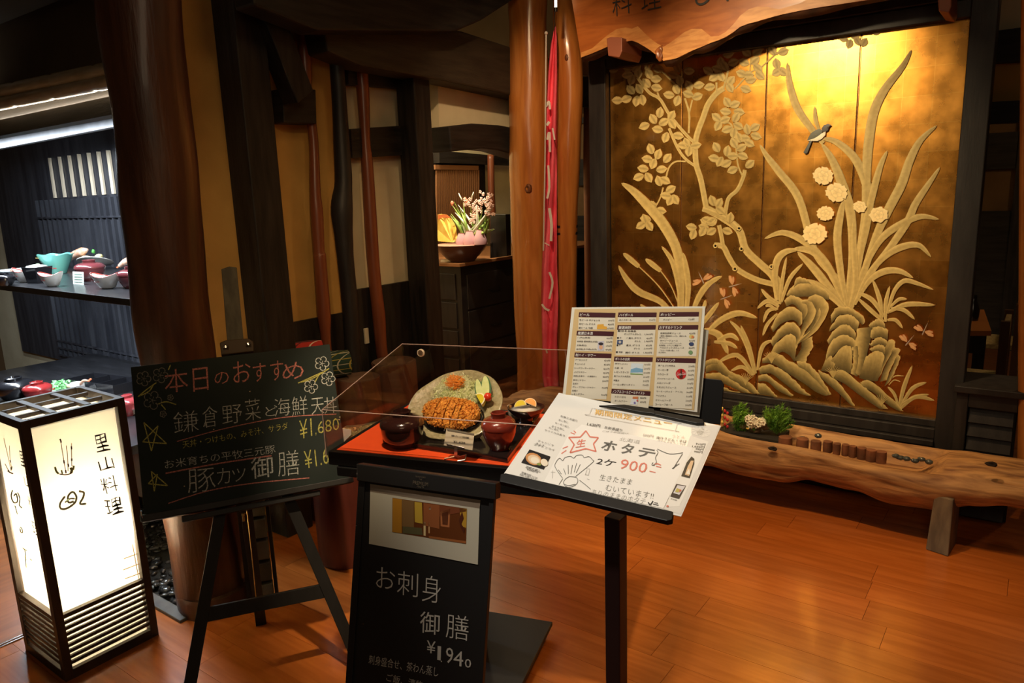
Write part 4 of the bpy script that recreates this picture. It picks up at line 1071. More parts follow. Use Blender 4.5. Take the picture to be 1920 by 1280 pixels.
# ------------------------------------------------------------------ chalkboard on its easel
aC, tC = math.radians(58.7), math.radians(24.8)
uC = Vector((math.cos(aC), math.sin(aC), 0)); nC = Vector((math.sin(aC), -math.cos(aC), 0))
vC = Vector((0, 0, -1)) * math.cos(tC) + nC * math.sin(tC); NC = nC * math.cos(tC) + Vector((0, 0, 1)) * math.sin(tC)
PC = (Vector((-2.23, 1.058, 1.019)), NC)
def GC(x, y): return (240 + x / 3.764, 640 + y / 3.764)
CB = thing('chalkboard', 'dark green chalkboard with pink and yellow handwritten specials on an easel', 'chalkboard', PP(450, 820, PC))
GREENB = mat('dark green chalkboard', (.009, .015, .011), .75, spec=.2, col2=(.017, .022, .018), scale=5, detail=7, lo=.4, hi=.75)
cb = [PP(*p, PC) for p in ((245, 688), (618, 645), (655, 898), (270, 966))]
b = MB().prism(cb, -NC * .012); build('board', b, GREENB, CB, bevel=.001)
CH = {k: mat(k + ' chalk', c, .9, col2=tuple(v * .45 for v in c), scale=260, detail=2, lo=.38, hi=.55) for k, c in (('pink', (.50, .17, .13)), ('white', (.46, .46, .41)), ('yellow', (.46, .42, .09)), ('grey', (.20, .18, .14)))}
CK = {k: MB() for k in CH}
def cc(k, ch, x, y, w, h, off=-.010, sl=-.13, ix=-.05):
    write(CK[k], PC, ch, GC(x, y), GC(x + w, y + sl * w), GC(x + ix * h, y - h), off=off)
for a in (('本', 262, 368, 165, 165), ('日', 462, 356, 108, 165), ('の', 612, 306, 102, 85), ('お', 745, 296, 125, 150), ('す', 885, 288, 92, 130), ('す', 1010, 280, 90, 140), ('め', 1092, 276, 150, 120)): cc('pink', *a, off=-.006)
for a in (('鎌', 325, 652, 175, 150), ('倉', 530, 612, 105, 150), ('野', 668, 588, 138, 130), ('菜', 830, 562, 108, 150), ('と', 970, 530, 78, 66), ('海', 1035, 532, 112, 125), ('鮮', 1160, 528, 110, 135), ('天', 1296, 518, 90, 115), ('丼', 1386, 512, 90, 115),
          ('豚', 425, 1072, 195, 165), ('カ', 632, 1010, 92, 112), ('ツ', 738, 992, 95, 90), ('御', 872, 972, 155, 150, 0), ('膳', 1062, 955, 150, 175)): cc('white', *a[:5], off=0 if len(a) > 5 else -.013)
write(CK['yellow'], PC, '天丼・つけもの、みそ汁、サラダ', GC(388, 755), GC(1132, 618), GC(383, 703), off=-.008)
write(CK['white'], PC, 'お米育ちの平牧三元豚', GC(262, 900), GC(1042, 786), GC(255, 838), off=-.008)
write(CK['yellow'], PC, '¥1', GC(1214, 690), GC(1300, 665), GC(1208, 560), off=-.008); write(CK['yellow'], PC, ',', GC(1322, 668), GC(1330, 662), GC(1322, 645), off=-.01)
write(CK['yellow'], PC, '680', GC(1342, 652), GC(1492, 622), GC(1336, 566), off=-.008)
write(CK['yellow'], PC, '¥1.6', GC(1252, 900), GC(1420, 860), GC(1240, 775), off=-.008)
for p, w in (([(345, 705), (700, 610), (1100, 535), (1470, 512)], 1.6), ([(265, 930), (640, 860), (1012, 805)], 2.6), ([(285, 1142), (560, 1055), (880, 1000), (1280, 962)], 2.0)): stroke(CK['pink'], PC, [GC(*q) for q in p], w)
for p in ([(112, 572), (165, 772), (212, 595), (103, 708), (272, 720), (112, 572)], [(165, 917), (186, 1056), (207, 935), (143, 1003), (280, 1017), (165, 917)]):
    for i in range(5): stroke(CK['yellow'], PC, [GC(*p[i]), GC(*p[i + 1])], 2.0)
def cflower(k, x, y, r):
    for i in range(5):
        a = i * 2 * math.pi / 5 - 1.2; cx_, cy_ = x + math.cos(a) * r * .62, y + math.sin(a) * r * .62
        stroke(CK[k], PC, [GC(cx_ + math.cos(a + t) * r * .42, cy_ + math.sin(a + t) * r * .42) for t in (-2.2, -1.2, -.4, .4, 1.2, 2.2)], 1.5)
        stroke(CK[k], PC, [GC(x, y), GC(x + math.cos(a) * r * .45, y + math.sin(a) * r * .45)], 1)
for f in ((1368, 155, 48), (1412, 262, 48), (1290, 318, 46)): cflower('white', *f)
for f in ((110, 262, 50), (228, 238, 52), (172, 415, 62), (300, 395, 20), (248, 512, 22)): cflower('grey', *f)
for p in ([(1200, 292), (1300, 262), (1420, 190)], [(1210, 290), (1320, 240), (1375, 215)], [(1320, 285), (1350, 230)], [(70, 390), (130, 340), (200, 290)], [(80, 385), (150, 350), (180, 300)], [(215, 440), (270, 425), (340, 445)], [(235, 445), (265, 480)], [(285, 200), (300, 165)]):
    stroke(CK['yellow'], PC, [GC(*q) for q in p], 2)
for k in CH: build(k + '_chalk_writing', CK[k], CH[k], CB)
b = MB(); 
for (x, y) in ((855, 350), (1490, 530), (1485, 548), (393, 1018), (600, 618)): poly(b, PC, [GC(x, y), GC(x + 9, y - 2), GC(x + 9, y + 6), GC(x + 1, y + 7)], .0007)
build('chipped_paint', b, mat('chipped wood', (.45, .35, .22), .8), CB)
EAS = thing('easel', 'black wooden A-frame easel carrying the green chalkboard', 'easel', PZ(480, 1250, 0))
EW = mat('black easel wood', (.022, .019, .016), .55, spec=.25, col2=(.018, .015, .012), scale=8, stretch=(4, 4, .6))
pm = (PC[0] - NC * .014, NC)
def slab(nm, pts, plane, th, m, parent, **k):
    b = MB().prism([PP(*p, plane) for p in pts], -plane[1] * th); return build(nm, b, m, parent, **k)
slab('mast', [(415, 504), (430, 499), (444, 501), (459, 660), (468, 900), (430, 905), (427, 655)], pm, .022, mat('worn olive mast wood', (.08, .068, .045), .7, spec=.2, col2=(.05, .042, .028), scale=10, stretch=(4, 4, .6)), EAS, bevel=.002)
pc2 = (PC[0] + NC * .004, NC)
slab('top_clamp', [(412, 642), (424, 637), (466, 634), (475, 640), (476, 658), (415, 665)], pc2, .03, mat('brown clamp wood', (.06, .038, .02), .6, spec=.2), EAS, bevel=.003)
for x, y in ((424, 651), (466, 646)):
    p = PP(x, y, pc2); b = MB().tube([p, p + NC * .012], .004, 8); b.ball(p + NC * .014 + uC * .004, (.007, .004, .004), 8, 5); b.ball(p + NC * .014 - uC * .005, (.004, .003, .004), 8, 5)
    build('wing_screw', b, STEEL, EAS, smooth=True)
# ledge
pl2 = (PC[0] + NC * .012, NC)
slab('ledge', [(262, 966), (662, 893), (664, 903), (264, 979)], pl2, .06, EW, EAS, bevel=.002)
slab('ledge_bar', [(340, 968), (600, 918), (601, 928), (341, 979)], PC, .04, EW, EAS, bevel=.002)
b = MB(); e0 = PP(266, 966, pl2, .002); b.tube([e0 + Vector((0, 0, .014)), e0, e0 - Vector((0, 0, .0)) + uC * .001 - Vector((0, 0, .012)), e0 - Vector((0, 0, .012)) + uC * .012], .0018, 6); build('metal_corner', b, STEEL, EAS)
A_ = PP(470, 940, PC) - nC * .03
Fm = (PZ(352, 1330, 0) + PZ(690, 1280, 0)) / 2
nl = uC.cross(Fm - A_).normalized()
if nl.dot(CAM - A_) < 0: nl = -nl
PLg = (A_, nl)
footL = [PZ(356, 1338, 0), PZ(331, 1345, 0)]
def lg(nm, top, bot, w0, w1, th=.022):
    a, c = PP(*top, PLg), PP(*bot, PLg)
    d = (c - a).normalized(); t = (0 - c.z) / d.z; c = c + d * t
    q = nl.cross(d).normalized(); h0, h1 = w0 / 2, w1 / 2
    b = MB().prism([a - q * h0, a + q * h0, c + q * h1, c - q * h1], -nl * th); return build(nm, b, EW, EAS, bevel=.0015)
lg('leg', (424, 900), (357, 1280), .036, .036); lg('leg', (525, 895), (672, 1240), .036, .036)
slab('cross_rail', [(393, 1138), (606, 1095), (612, 1120), (387, 1166)], (A_ - nl * .004, nl), .014, EW, EAS, bevel=.001)
rt = PP(455, 900, PC) - NC * .04; rb = PZ(490, 1172, 0)
d = (rb - rt).normalized(); q = uC
b = MB().prism([rt - q * .018, rt + q * .018, rb + q * .018, rb - q * .018], nC * -.02); build('rear_leg', b, EW, EAS, bevel=.001)
BR = mat('brass', (.65, .45, .16), .3, 1.0)
b = MB().tube([PP(463, 957, PLg, -.01), PP(472, 1040, PLg, -.02), PP(480, 1120, PLg, -.02)], .0014, 6); build('brass_stay', b, BR, EAS)
b = MB(); b.ball(PP(456, 965, PLg, .01), .005, 8, 5); b.tube([PP(456, 966, PLg, .01), PP(457, 977, PLg, .01)], .0032, 8); b.tube([PP(453, 963, PLg, .01), PP(461, 962, PLg, .01)], .002, 6); build('brass_catch', b, BR, EAS, smooth=True)
# stack of squared blocks behind the easel
ST = thing('block_stack', 'upright rack of squared grey brown wooden blocks behind the easel', 'rack', PZ(490, 1135, 0))
c0 = PZ(497, 1132, 0)
ang = Matrix.Translation(c0) @ Matrix.Rotation(aC - .1, 4, 'Z')
for i in range(7):
    b = MB(); b.box(-.034, .034, 0, .045, .004 + i * .088, .078 + i * .088, ang); build('block', b, mat('grey brown block', (.10, .085, .06), .6, col2=(.06, .05, .035), scale=12, rand=.25), ST, bevel=.003)
b = MB(); b.box(-.062, -.040, .012, .06, 0, .62, ang); b.box(.038, .05, .02, .06, 0, .62, ang); b.box(-.03, .03, .045, .055, 0, .62, ang); build('back_frame', b, EW, ST)
# dark red wooden drum and round stools
p = PZ(632, 1070, 0); wd = 52 * depth(p) / F
b = MB().lathe([(wd * .93, 0), (wd, .03), (wd * 1.02, .25), (wd, .46), (wd * .9, .475)], 36, Matrix.Translation(p + Vector((-.05, .10, 0))), wob=.05)
tag(build('wooden_drum', b, mat('dark red drum wood', (.14, .030, .018), .4, col2=(.08, .018, .012), scale=4, stretch=(6, 6, .7), coat=.2), None, smooth=True), 'dark red round wooden drum standing between easel and display stand', 'drum')
STW = mat('round stool wood', (.24, .10, .05), .55, col2=(.15, .06, .03), scale=5, stretch=(5, 5, .7))
def stool(px_, py_, r, lab, z=.42):
    p = PZ(px_, py_, z); T = thing('round_stool', lab, 'stool', Vector((p.x, p.y, 0)), 'log stools beyond the display case')
    b = MB().lathe([(r * .96, 0), (r, .04), (r * .98, z - .03), (r * .97, z - .004)], 32, Matrix.Translation((p.x, p.y, 0)), wob=.04); build('body', b, STW, T, smooth=True)
    b = MB().lathe([(r * .93, z - .004), (r * .93, z), (r * .90, z + .002)], 32, Matrix.Translation((p.x, p.y, 0)), wob=.04); build('seat', b, mat('stool top', (.20, .12, .08), .6, col2=(.14, .08, .05), scale=9), T, smooth=True)
    return p
s1 = stool(672, 706, .105, 'round log stool nearest the chalkboard, in front of the other', .66)
s2 = stool(738, 676, .115, 'round log stool behind the left end of the display case', .69)
s3 = stool(592, 712, .10, 'round log stool under the folded tartan blankets, partly behind the chalkboard', .67)
TG = bpy.data.materials.new('green tartan'); TG.use_nodes = True
def tartan(name, base, l1, l2, sc=28):
    m = bpy.data.materials.new(name); m.use_nodes = True; nt = m.node_tree; N, L = nt.nodes, nt.links; b = N['Principled BSDF']; b.inputs['Roughness'].default_value = .95
    tc = N.new('ShaderNodeTexCoord'); cur = None
    sx = N.new('ShaderNodeSeparateXYZ'); L.new(tc.outputs['Object'], sx.inputs[0])
    prev = None
    for ax, per, col, wd_ in ((0, sc, l1, .12), (2, sc, l1, .12), (0, sc * .5, l2, .07), (2, sc * .5, l2, .07)):
        mm = N.new('ShaderNodeMath'); mm.operation = 'MULTIPLY'; mm.inputs[1].default_value = per; L.new(sx.outputs[ax], mm.inputs[0])
        fr = N.new('ShaderNodeMath'); fr.operation = 'FRACT'; L.new(mm.outputs[0], fr.inputs[0])
        lt = N.new('ShaderNodeMath'); lt.operation = 'LESS_THAN'; lt.inputs[1].default_value = wd_; L.new(fr.outputs[0], lt.inputs[0])
        mx = N.new('ShaderNodeMix'); mx.data_type = 'RGBA'; L.new(lt.outputs[0], mx.inputs[0])
        if prev: L.new(prev, mx.inputs[6])
        else: mx.inputs[6].default_value = (*base, 1)
        mx.inputs[7].default_value = (*col, 1); prev = mx.outputs[2]
    L.new(prev, b.inputs['Base Color']); return m
bpy.data.materials.remove(TG)
b = MB()
c = PZ(617, 712, .66)
e = (Vector((math.cos(1.1), math.sin(1.1), 0)))
for k in range(3): b.tube([c - e * .14 + Vector((0, 0, .05 + .0 * k)), c + e * .14 + Vector((0, 0, .05))], [.058, .058], 20, wob=.08, seed=k) if k == 0 else None
mbk = [c - e * .15 + Vector((0, 0, .115)), c + e * .15 + Vector((0, 0, .115))]
b = MB().tube([c - e * .10 + Vector((0, 0, .072)), c - e * .03 + Vector((0, 0, .074)), c + e * .10 + Vector((0, 0, .072))], [.064, .068, .064], 24, wob=.10, seed=3, sub=4)
tag(build('tartan_blanket', b, tartan('green tartan', (.018, .05, .035), (.45, .45, .35), (.35, .30, .05), 42), None, smooth='all'), 'rolled dark green tartan blanket lying on a log stool', 'blanket')
c4 = c - e * .09 + Vector((0, 0, .165))
b = MB().tube([c4 - e * .08, c4 + e * .02, c4 + e * .07], [.032, .036, .030], 20, wob=.12, seed=8, sub=4)
tag(build('tartan_blanket', b, tartan('red tartan', (.45, .03, .02), (.75, .62, .45), (.10, .02, .02), 30), None, smooth='all'), 'rolled red tartan blanket on top of the green one', 'blanket')
b = MB(); p = PX(687, 626, -2.77); b.box(p.x - .01, p.x + .004, p.y - .014, p.y + .014, p.z - .05, p.z + .03); tag(build('wall_switch', b, mat('ivory plastic', (.6, .55, .42), .4), None, bevel=.002), 'small ivory switch plate low on the dark wainscot', 'switch')

# ------------------------------------------------------------------ display stand with acrylic case
ZB = .775
aD = math.radians(17.0); uD = Vector((math.cos(aD), math.sin(aD), 0)); vD = Vector((-math.sin(aD), math.cos(aD), 0))
OD = PZ(612, 858, ZB)
MD = Matrix((uD.to_4d(), vD.to_4d(), Vector((0, 0, 1, 0)), (0, 0, 0, 1))).transposed(); MD[3][0] = MD[3][1] = MD[3][2] = 0; MD[0][3], MD[1][3], MD[2][3], MD[3][3] = OD.x, OD.y, 0, 1
WD, DD = .655, .50
DS = thing('display_stand', 'black pedestal stand carrying the sample meal under a clear case', 'display stand', Vector((OD.x + .3, OD.y + .4, 0)))
b = MB(); b.box(.004, WD, .004, DD, ZB - .022, ZB + .018, MD); build('case_base', b, BLACKM, DS, bevel=.002)
b = MB(); b.box(.03, WD + .03, .0, DD, ZB - .052, ZB - .024, MD); build('table_top', b, BLACKM, DS, bevel=.003)
b = MB(); b.box(.25, .33, .25, .33, .05, ZB - .052, MD); build('column', b, BLACKM, DS, bevel=.003)
bc = PZ(1036, 1165, .045)
lb_ = MD.inverted() @ bc
b = MB(); b.box(lb_.x - .30, lb_.x, lb_.y - .44, lb_.y, .03, .045, MD); build('floor_plate', b, mat('black plate', (.008, .007, .006), .5, spec=.25), DS, bevel=.002)
for dx, dy in ((-.02, -.08), (-.27, -.05), (-.03, -.40), (-.27, -.40)):
    b = MB().tube([MD @ Vector((lb_.x + dx - .008, lb_.y + dy, .0145)), MD @ Vector((lb_.x + dx + .008, lb_.y + dy, .0145))], .0145, 14); b.box(lb_.x + dx - .012, lb_.x + dx + .012, lb_.y + dy - .008, lb_.y + dy + .008, .02, .03, MD); build('castor', b, mat('grey castor', (.25, .24, .22), .4), DS)
b = MB(); b.box(.022, WD - .018, .022, DD - .02, ZB + .018, ZB + .0195, MD); tag(build('red_cloth', b, mat('vermilion sheet', (.80, .085, .012), .55, col2=(.74, .075, .012), scale=30), None), 'bright vermilion sheet covering the display stand under the meal', 'sheet')
ZR = ZB + .0197
CL = mat_clear('clear acrylic', (.93, .91, .90), 1.45, .015)
EDG = mat('acrylic edge glow', (.36, .25, .21), .3, coat=.4)
zf_, zb2_ = None, None
zF = PP(612, 769, (OD, -vD)).z
zBk = PP(757, 645, (OD + vD * DD, -vD)).z
CS = thing('acrylic_case', 'clear acrylic cover with sloping sides over the sample meal', 'display case', Vector((OD.x + .3, OD.y + .3, ZB)))
def cp(u, v, z): return OD * 1 + uD * u + vD * v + Vector((0, 0, z - ZB))
th = .003
b = MB().prism([cp(0, 0, ZB), cp(WD, 0, ZB), cp(WD, 0, zF), cp(0, 0, zF)], vD * th); build('front_pane', b, CL, CS)
b = MB().prism([cp(0, th, ZB), cp(0, DD, ZB), cp(0, DD, zBk), cp(0, th, zF)], uD * th); build('side_pane', b, CL, CS)
b = MB().prism([cp(WD - th, th, ZB), cp(WD - th, DD, ZB), cp(WD - th, DD, zBk), cp(WD - th, th, zF)], uD * th); build('side_pane', b, CL, CS)
b = MB().prism([cp(0, 0, zF), cp(WD, 0, zF), cp(WD, DD, zBk), cp(0, DD, zBk)], Vector((0, 0, th))); build('top_pane', b, CL, CS)
b = MB().prism([cp(th, DD - th, ZB), cp(WD - th, DD - th, ZB), cp(WD - th, DD - th, zBk), cp(th, DD - th, zBk)], vD * th); build('back_pane', b, CL, CS)
for (A, B_) in ((cp(0, 0, zF), cp(WD, 0, zF)), (cp(0, 0, ZB), cp(0, 0, zF)), (cp(0, 0, zF), cp(0, DD, zBk)), (cp(0, DD, zBk), cp(WD, DD, zBk)), (cp(WD, 0, zF), cp(WD, DD, zBk))):
    b = MB().tube([A + Vector((0, 0, .001)), B_ + Vector((0, 0, .001))], .0014, 6); build('glued_edge', b, EDG, CS)
pv = PP(790, 661, (OD + vD * DD, -vD)); mv = Matrix.Translation(pv) @ MD.to_3x3().to_4x4() @ Matrix.Rotation(math.radians(90), 4, 'X')
b = MB().lathe([(.0135, 0), (.0135, .006), (.011, .008), (.0105, .0065), (.001, .0065)], 24, mv); b2 = MB()
for k in range(-3, 4):
    h = math.sqrt(max(0, .0095 ** 2 - (k * .0028) ** 2)); b2.box(k * .0028 - .0008, k * .0028 + .0008, -h, h, .0062, .0075, mv @ Matrix.Rotation(.7, 4, 'Z'))
VT = build('air_vent', b, mat('cream vent plastic', (.72, .62, .45), .4), CS, smooth=True); build('vent_grille', b2, mat('dark grille', (.10, .06, .03), .6), VT)

# ------------------------------------------------------------------ black sign board in front
aS, tS = math.radians(11.9), math.radians(13.5)
uS = Vector((math.cos(aS), math.sin(aS), 0)); nS = Vector((math.sin(aS), -math.cos(aS), 0)); NS_ = nS * math.cos(tS) + Vector((0, 0, 1)) * math.sin(tS)
PS = (Vector((-1.331, 1.174, .788)), NS_)
def GS(x, y): return (640 + x / 3.048, 860 + y / 3.048)
SGN = thing('blackboard_sign', 'slim black A-board with framed photo card and white chalk menu lines', 'sign board', Vector((PS[0].x + .25, PS[0].y, 0)))
def down(p):
    d = (PP(800, 1200, PS) - PP(805, 1000, PS)).normalized(); vv = NS_.cross(uS); vv = vv if vv.z < 0 else -vv
    return p + vv * (p.z / -vv.z)
tl, tr = PP(*GS(100, 95), PS), PP(*GS(872, 225), PS)
BB = mat('sign black', (.010, .0095, .010), .5)
b = MB().prism([tl, tr, down(tr), down(tl)], -NS_ * .012); build('board', b, BB, SGN)
b = MB().prism([PP(*GS(85, 28), PS, .012), PP(*GS(882, 140), PS, .012), PP(*GS(880, 235), PS, .012), PP(*GS(88, 125), PS, .012)], -NS_ * .03); build('top_cap', b, mat('sign plastic cap', (.018, .017, .017), .3), SGN, bevel=.002)
for a_, e_ in (((100, 100), (135, 106)), ((845, 215), (872, 222))):
    A, B_ = PP(*GS(*a_), PS, .005), PP(*GS(*e_), PS, .005); b = MB().prism([A, B_, down(B_), down(A)], -NS_ * .014); build('side_rail', b, BB, SGN, bevel=.001)
q1, q2 = tl - NS_ * .02, tr - NS_ * .02
b = MB()
for p in (q1 + uS * .06, q2 - uS * .16): b.prism([p, p + uS * .02, Vector((p.x, p.y, 0)) + uS * .02 - nS * .02, Vector((p.x, p.y, 0)) - nS * .02], -nS * .012)
build('rear_strut', b, BB, SGN)
b = MB(); poly(b, PS, [GS(165, 188), GS(790, 284), GS(780, 604), GS(158, 485)], .002); build('photo_card', b, mat('grey card', (.50, .47, .38), .35, coat=.3), SGN)
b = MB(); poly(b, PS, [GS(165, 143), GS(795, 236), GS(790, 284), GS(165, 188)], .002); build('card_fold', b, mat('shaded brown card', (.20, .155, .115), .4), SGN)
b = MB(); poly(b, PS, [GS(292, 222), GS(718, 284), GS(713, 485), GS(290, 418)], .0025); PH = build('photo_print', b, mat('print dark brown', (.12, .035, .01), .3), SGN)
def quadp(col, pts, f=GS, pl=PS, lift=.003, par=PH, nm='print_patch'):
    b = MB(); poly(b, pl, [f(*p) for p in pts], lift); return build(nm, b, mat('print %.3f %.3f %.3f' % col, col, .35), par)
for col, pts in (((.42, .19, .02), [(293, 224), (345, 232), (345, 425), (291, 417)]), ((.20, .11, .04), [(345, 232), (415, 242), (415, 390), (348, 385)]), ((.50, .33, .04), [(418, 245), (460, 250), (465, 370), (420, 362)]), ((.10, .09, .04), [(350, 385), (460, 395), (465, 435), (350, 425)]),
                 ((.28, .09, .03), [(470, 252), (560, 265), (560, 400), (470, 380)]), ((.18, .05, .02), [(560, 265), (715, 284), (714, 300), (560, 330)]), ((.40, .14, .05), [(565, 300), (622, 286), (618, 392), (568, 385)]), ((.14, .04, .02), [(575, 310), (612, 300), (608, 380), (578, 375)]),
                 ((.45, .25, .03), [(673, 280), (717, 286), (714, 395), (690, 385)]), ((.50, .42, .30), [(502, 275), (512, 276), (512, 290), (501, 289)]), ((.65, .50, .25), [(470, 360), (482, 362), (482, 440), (470, 438)]), ((.60, .35, .15), [(498, 365), (505, 366), (505, 425), (498, 424)]), ((.30, .10, .03), [(500, 440), (712, 470), (712, 484), (500, 452)])):
    quadp(col, pts)
quadp((.08, .02, .01), [(690, 300), (700, 340), (686, 372), (705, 400), (700, 425), (680, 390), (672, 350)], lift=.0035)
b = MB()
def sc(ch, x, y, w, h, off=-.010, sl=.17, ix=.03): write(b, PS, ch, GS(x, y), GS(x + w, y + sl * w), GS(x + ix * h, y - h), off=off, lift=.0015)
for a in (('お', 197, 732, 108, 118), ('刺', 318, 772, 118, 135), ('身', 460, 812, 106, 152), ('御', 448, 990, 112, 122, 0), ('膳', 597, 1020, 128, 138), ('¥', 487, 1106, 50, 70, 0), ('1', 548, 1148, 20, 80, 0), ('.', 568, 1160, 8, 8, 0), ('9', 596, 1165, 42, 90, 0), ('4', 640, 1178, 55, 85, 0), ('0', 705, 1190, 36, 50, 0)): sc(*a)
write(b, PS, '刺身盛合せ、茶わん蒸し', GS(155, 1170), GS(552, 1246), GS(160, 1118), off=-.006, lift=.0015)
write(b, PS, 'ご飯、漬物、', GS(256, 1268), GS(480, 1320), GS(262, 1225), off=-.006, lift=.0015)
build('chalk_writing', b, mat('grey white marker', (.50, .48, .44), .8), SGN)
b = MB(); GO = mat('dim gold print', (.16, .13, .09), .4, .3)
write(b, PS, 'PREMIUM', GS(408, 146), GS(495, 157), GS(409, 124), lift=.0155); write(b, PS, 'MALTS', GS(432, 162), GS(472, 167), GS(432, 153), lift=.0155); write(b, PS, 'THE', GS(445, 120), GS(462, 122), GS(445, 112), lift=.0155); write(b, PS, 'SUNTORY', GS(424, 104), GS(482, 111), GS(424, 96), lift=.0155)
build('brand_print', b, GO, SGN)

# ------------------------------------------------------------------ menu stand
def pl(pos, yaw, tilt):
    a, t = math.radians(yaw), math.radians(tilt); n_ = Vector((math.sin(a), -math.cos(a), 0))
    return (Vector(pos), n_ * math.cos(t) + Vector((0, 0, 1)) * math.sin(t))
P1 = pl((-.846, 1.323, 1.047), 3.0, 66.5)
P2 = pl((-.850, 1.392, 1.246), 6.5, 16.5)
MS = thing('menu_stand', 'black metal floor stand with sloping plate holding the menus', 'menu stand', Vector((-.72, 1.40, 0)))
def slab2(nm, pts, plane, off, th, m, par, **k):
    b = MB().prism([PP(*p, plane, off) for p in pts], -plane[1] * th); return build(nm, b, m, par, **k)
slab2('plate', [(1050, 744), (1345, 800), (1268, 964), (952, 888)], P1, -.001, .004, BLACKM, MS)
slab2('front_lip', [(938, 888), (948, 886), (1262, 958), (1260, 974), (1250, 976), (936, 902)], P1, .004, .012, BLACKM, MS, bevel=.002)
pt_ = PP(1150, 940, P1, -.02)
b = MB(); b.box(pt_.x - .020, pt_.x + .012, pt_.y + .0, pt_.y + .032, .012, pt_.z - .035); build('pole', b, mat('red black enamel', (.022, .010, .010), .3), MS, bevel=.002)
b = MB(); b.box(pt_.x - .16, pt_.x + .16, pt_.y - .12, pt_.y + .15, 0, .012); build('foot_plate', b, BLACKM, MS, bevel=.002)
slab2('back_holder', [(1100, 705), (1312, 708), (1352, 712), (1357, 720), (1350, 796), (1060, 765)], P2, -.008, .005, BLACKM, MS, bevel=.001)
# clips
def GM(x, y): return (930 + x / 4.364, 720 + y / 4.364)
slab2('clip', [GM(840, 172), GM(1050, 165), GM(1290, 200), GM(1300, 240), GM(1180, 225), GM(1000, 190)], P1, .010, .006, BLACKM, MS, bevel=.001)
slab2('clip', [GM(1290, 212), GM(1690, 285), GM(1705, 315), GM(1640, 318), GM(1300, 245)], P1, .009, .006, BLACKM, MS, bevel=.001)
b = MB(); 
m1 = [PP(*p, P1, .0012) for p in ((1048, 736), (1352, 798), (1277, 968), (944, 889))]
M1 = build('menu_sheet', MB().prism(m1, -P1[1] * .0010), mat('glossy laminated sheet', (.84, .83, .79), .10, coat=.6), None)
tag(M1, 'large laminated food menu with handwritten scallop offer lying on the sloping plate', 'menu')
def part(nm, col, pts, f=GM, plane=P1, lift=.0018, par=None, rough=.3):
    b = MB(); poly(b, plane, [f(*p) for p in pts], lift); return build(nm, b, mat('print %.3f %.3f %.3f' % col, col, rough), par)
part('beige_edge', (.72, .70, .66), [(1600, 330), (1835, 340), (1510, 1065), (1370, 1020), (1600, 600)], par=M1)
part('inner_field', (.82, .80, .75), [(1590, 420), (1740, 470), (1500, 1000), (1390, 1005)], par=M1, lift=.0020)
part('overlay_sheet', (.87, .86, .83), [(700, 330), (1610, 520), (1370, 1015), (390, 800), (590, 420)], par=M1, lift=.0022)
for x0, y0 in ((1700, 395), (1650, 380)):
    for k in range(9):
        a = k * .7; part('printed_petal', (.80, .78, .72), [(x0 + 55 * math.cos(a + t) , y0 + 38 * math.sin(a + t)) for t in (0, .3, .6)] + [(x0, y0)], par=M1, lift=.0021)
INK1 = {'k': MB(), 'r': MB(), 'y': MB(), 'g': MB(), 'l': MB()}
def w1(k, s, a, b_, t, off=0.0): write(INK1[k], P1, s, GM(*a), GM(*b_), GM(*t), off=off, lift=.0028)
def s1_(k, pts, w): stroke(INK1[k], P1, [GM(*p) for p in pts], w, lift=.0028)
w1('y', '期間限定メニュー', (806, 247), (1440, 345), (812, 203), .004)
s1_('l', [(785, 195), (1465, 308), (1482, 325), (1465, 375), (1450, 378), (775, 258), (765, 245), (785, 195)], .6)
w1('r', '生', (650, 520), (728, 508), (665, 455), .012)
st = [(735, 380), (768, 430), (838, 437), (797, 488), (818, 550), (735, 527), (605, 560), (640, 493), (595, 435), (690, 432), (735, 380)]
for i in range(10): s1_('r', [st[i], st[i + 1]], 2.4)
for p in ([(610, 395), (645, 408)], [(635, 380), (655, 398)], [(535, 568), (575, 540)], [(545, 525), (590, 508)]): s1_('r', p, 1.6)
w1('g', 'ホ', (850, 535), (965, 555), (890, 455), .02); w1('g', 'タ', (1010, 562), (1110, 580), (1040, 478), .02); w1('g', 'テ', (1140, 585), (1275, 610), (1185, 515), .02)
w1('l', '北海道', (1005, 462), (1172, 488), (1018, 432), -.01)
w1('k', '2ケ', (815, 652), (968, 678), (838, 600), .006); w1('r', '900', (1005, 690), (1225, 728), (1030, 610), .0); s1_('r', [(1255, 710), (1305, 722)], 1.5)
w1('g', '生きたまま', (842, 782), (1105, 825), (858, 735), -.012); w1('g', 'むいています!!', (893, 868), (1285, 940), (905, 820), -.012); w1('g', 'ありのままのホタテ', (775, 900), (1215, 982), (793, 858), -.018)
s1_('k', [(1245, 965), (1262, 985), (1285, 955)], 2.4); s1_('k', [(1285, 980), (1330, 990)], 1.6); s1_('k', [(1295, 968), (1325, 974)], 1.4)
w1('k', '1,630円', (742, 338), (848, 357), (750, 312)); w1('k', 'お新香盛り', (884, 362), (1028, 388), (893, 340)); w1('l', 'ごぼうの唐揚げ', (868, 390), (1080, 412), (876, 374)); w1('l', '500円', (1200, 424), (1284, 437), (1206, 402))
w1('k', '肉汁うどん・そば', (1310, 446), (1555, 482), (1318, 424)); w1('l', '冷やしうどん・そば', (1318, 466), (1545, 498), (1325, 450)); w1('r', 'うどん', (1440, 436), (1545, 446), (1446, 412), -.02)
for i, (t, x) in enumerate((('910円', 1632), ('1,030円', 1602), ('990円', 1630), ('990円', 1618))): w1('k', t, (x, 496 + i * 21), (1710 - i * 8, 504 + i * 21), (x + 6, 478 + i * 21))
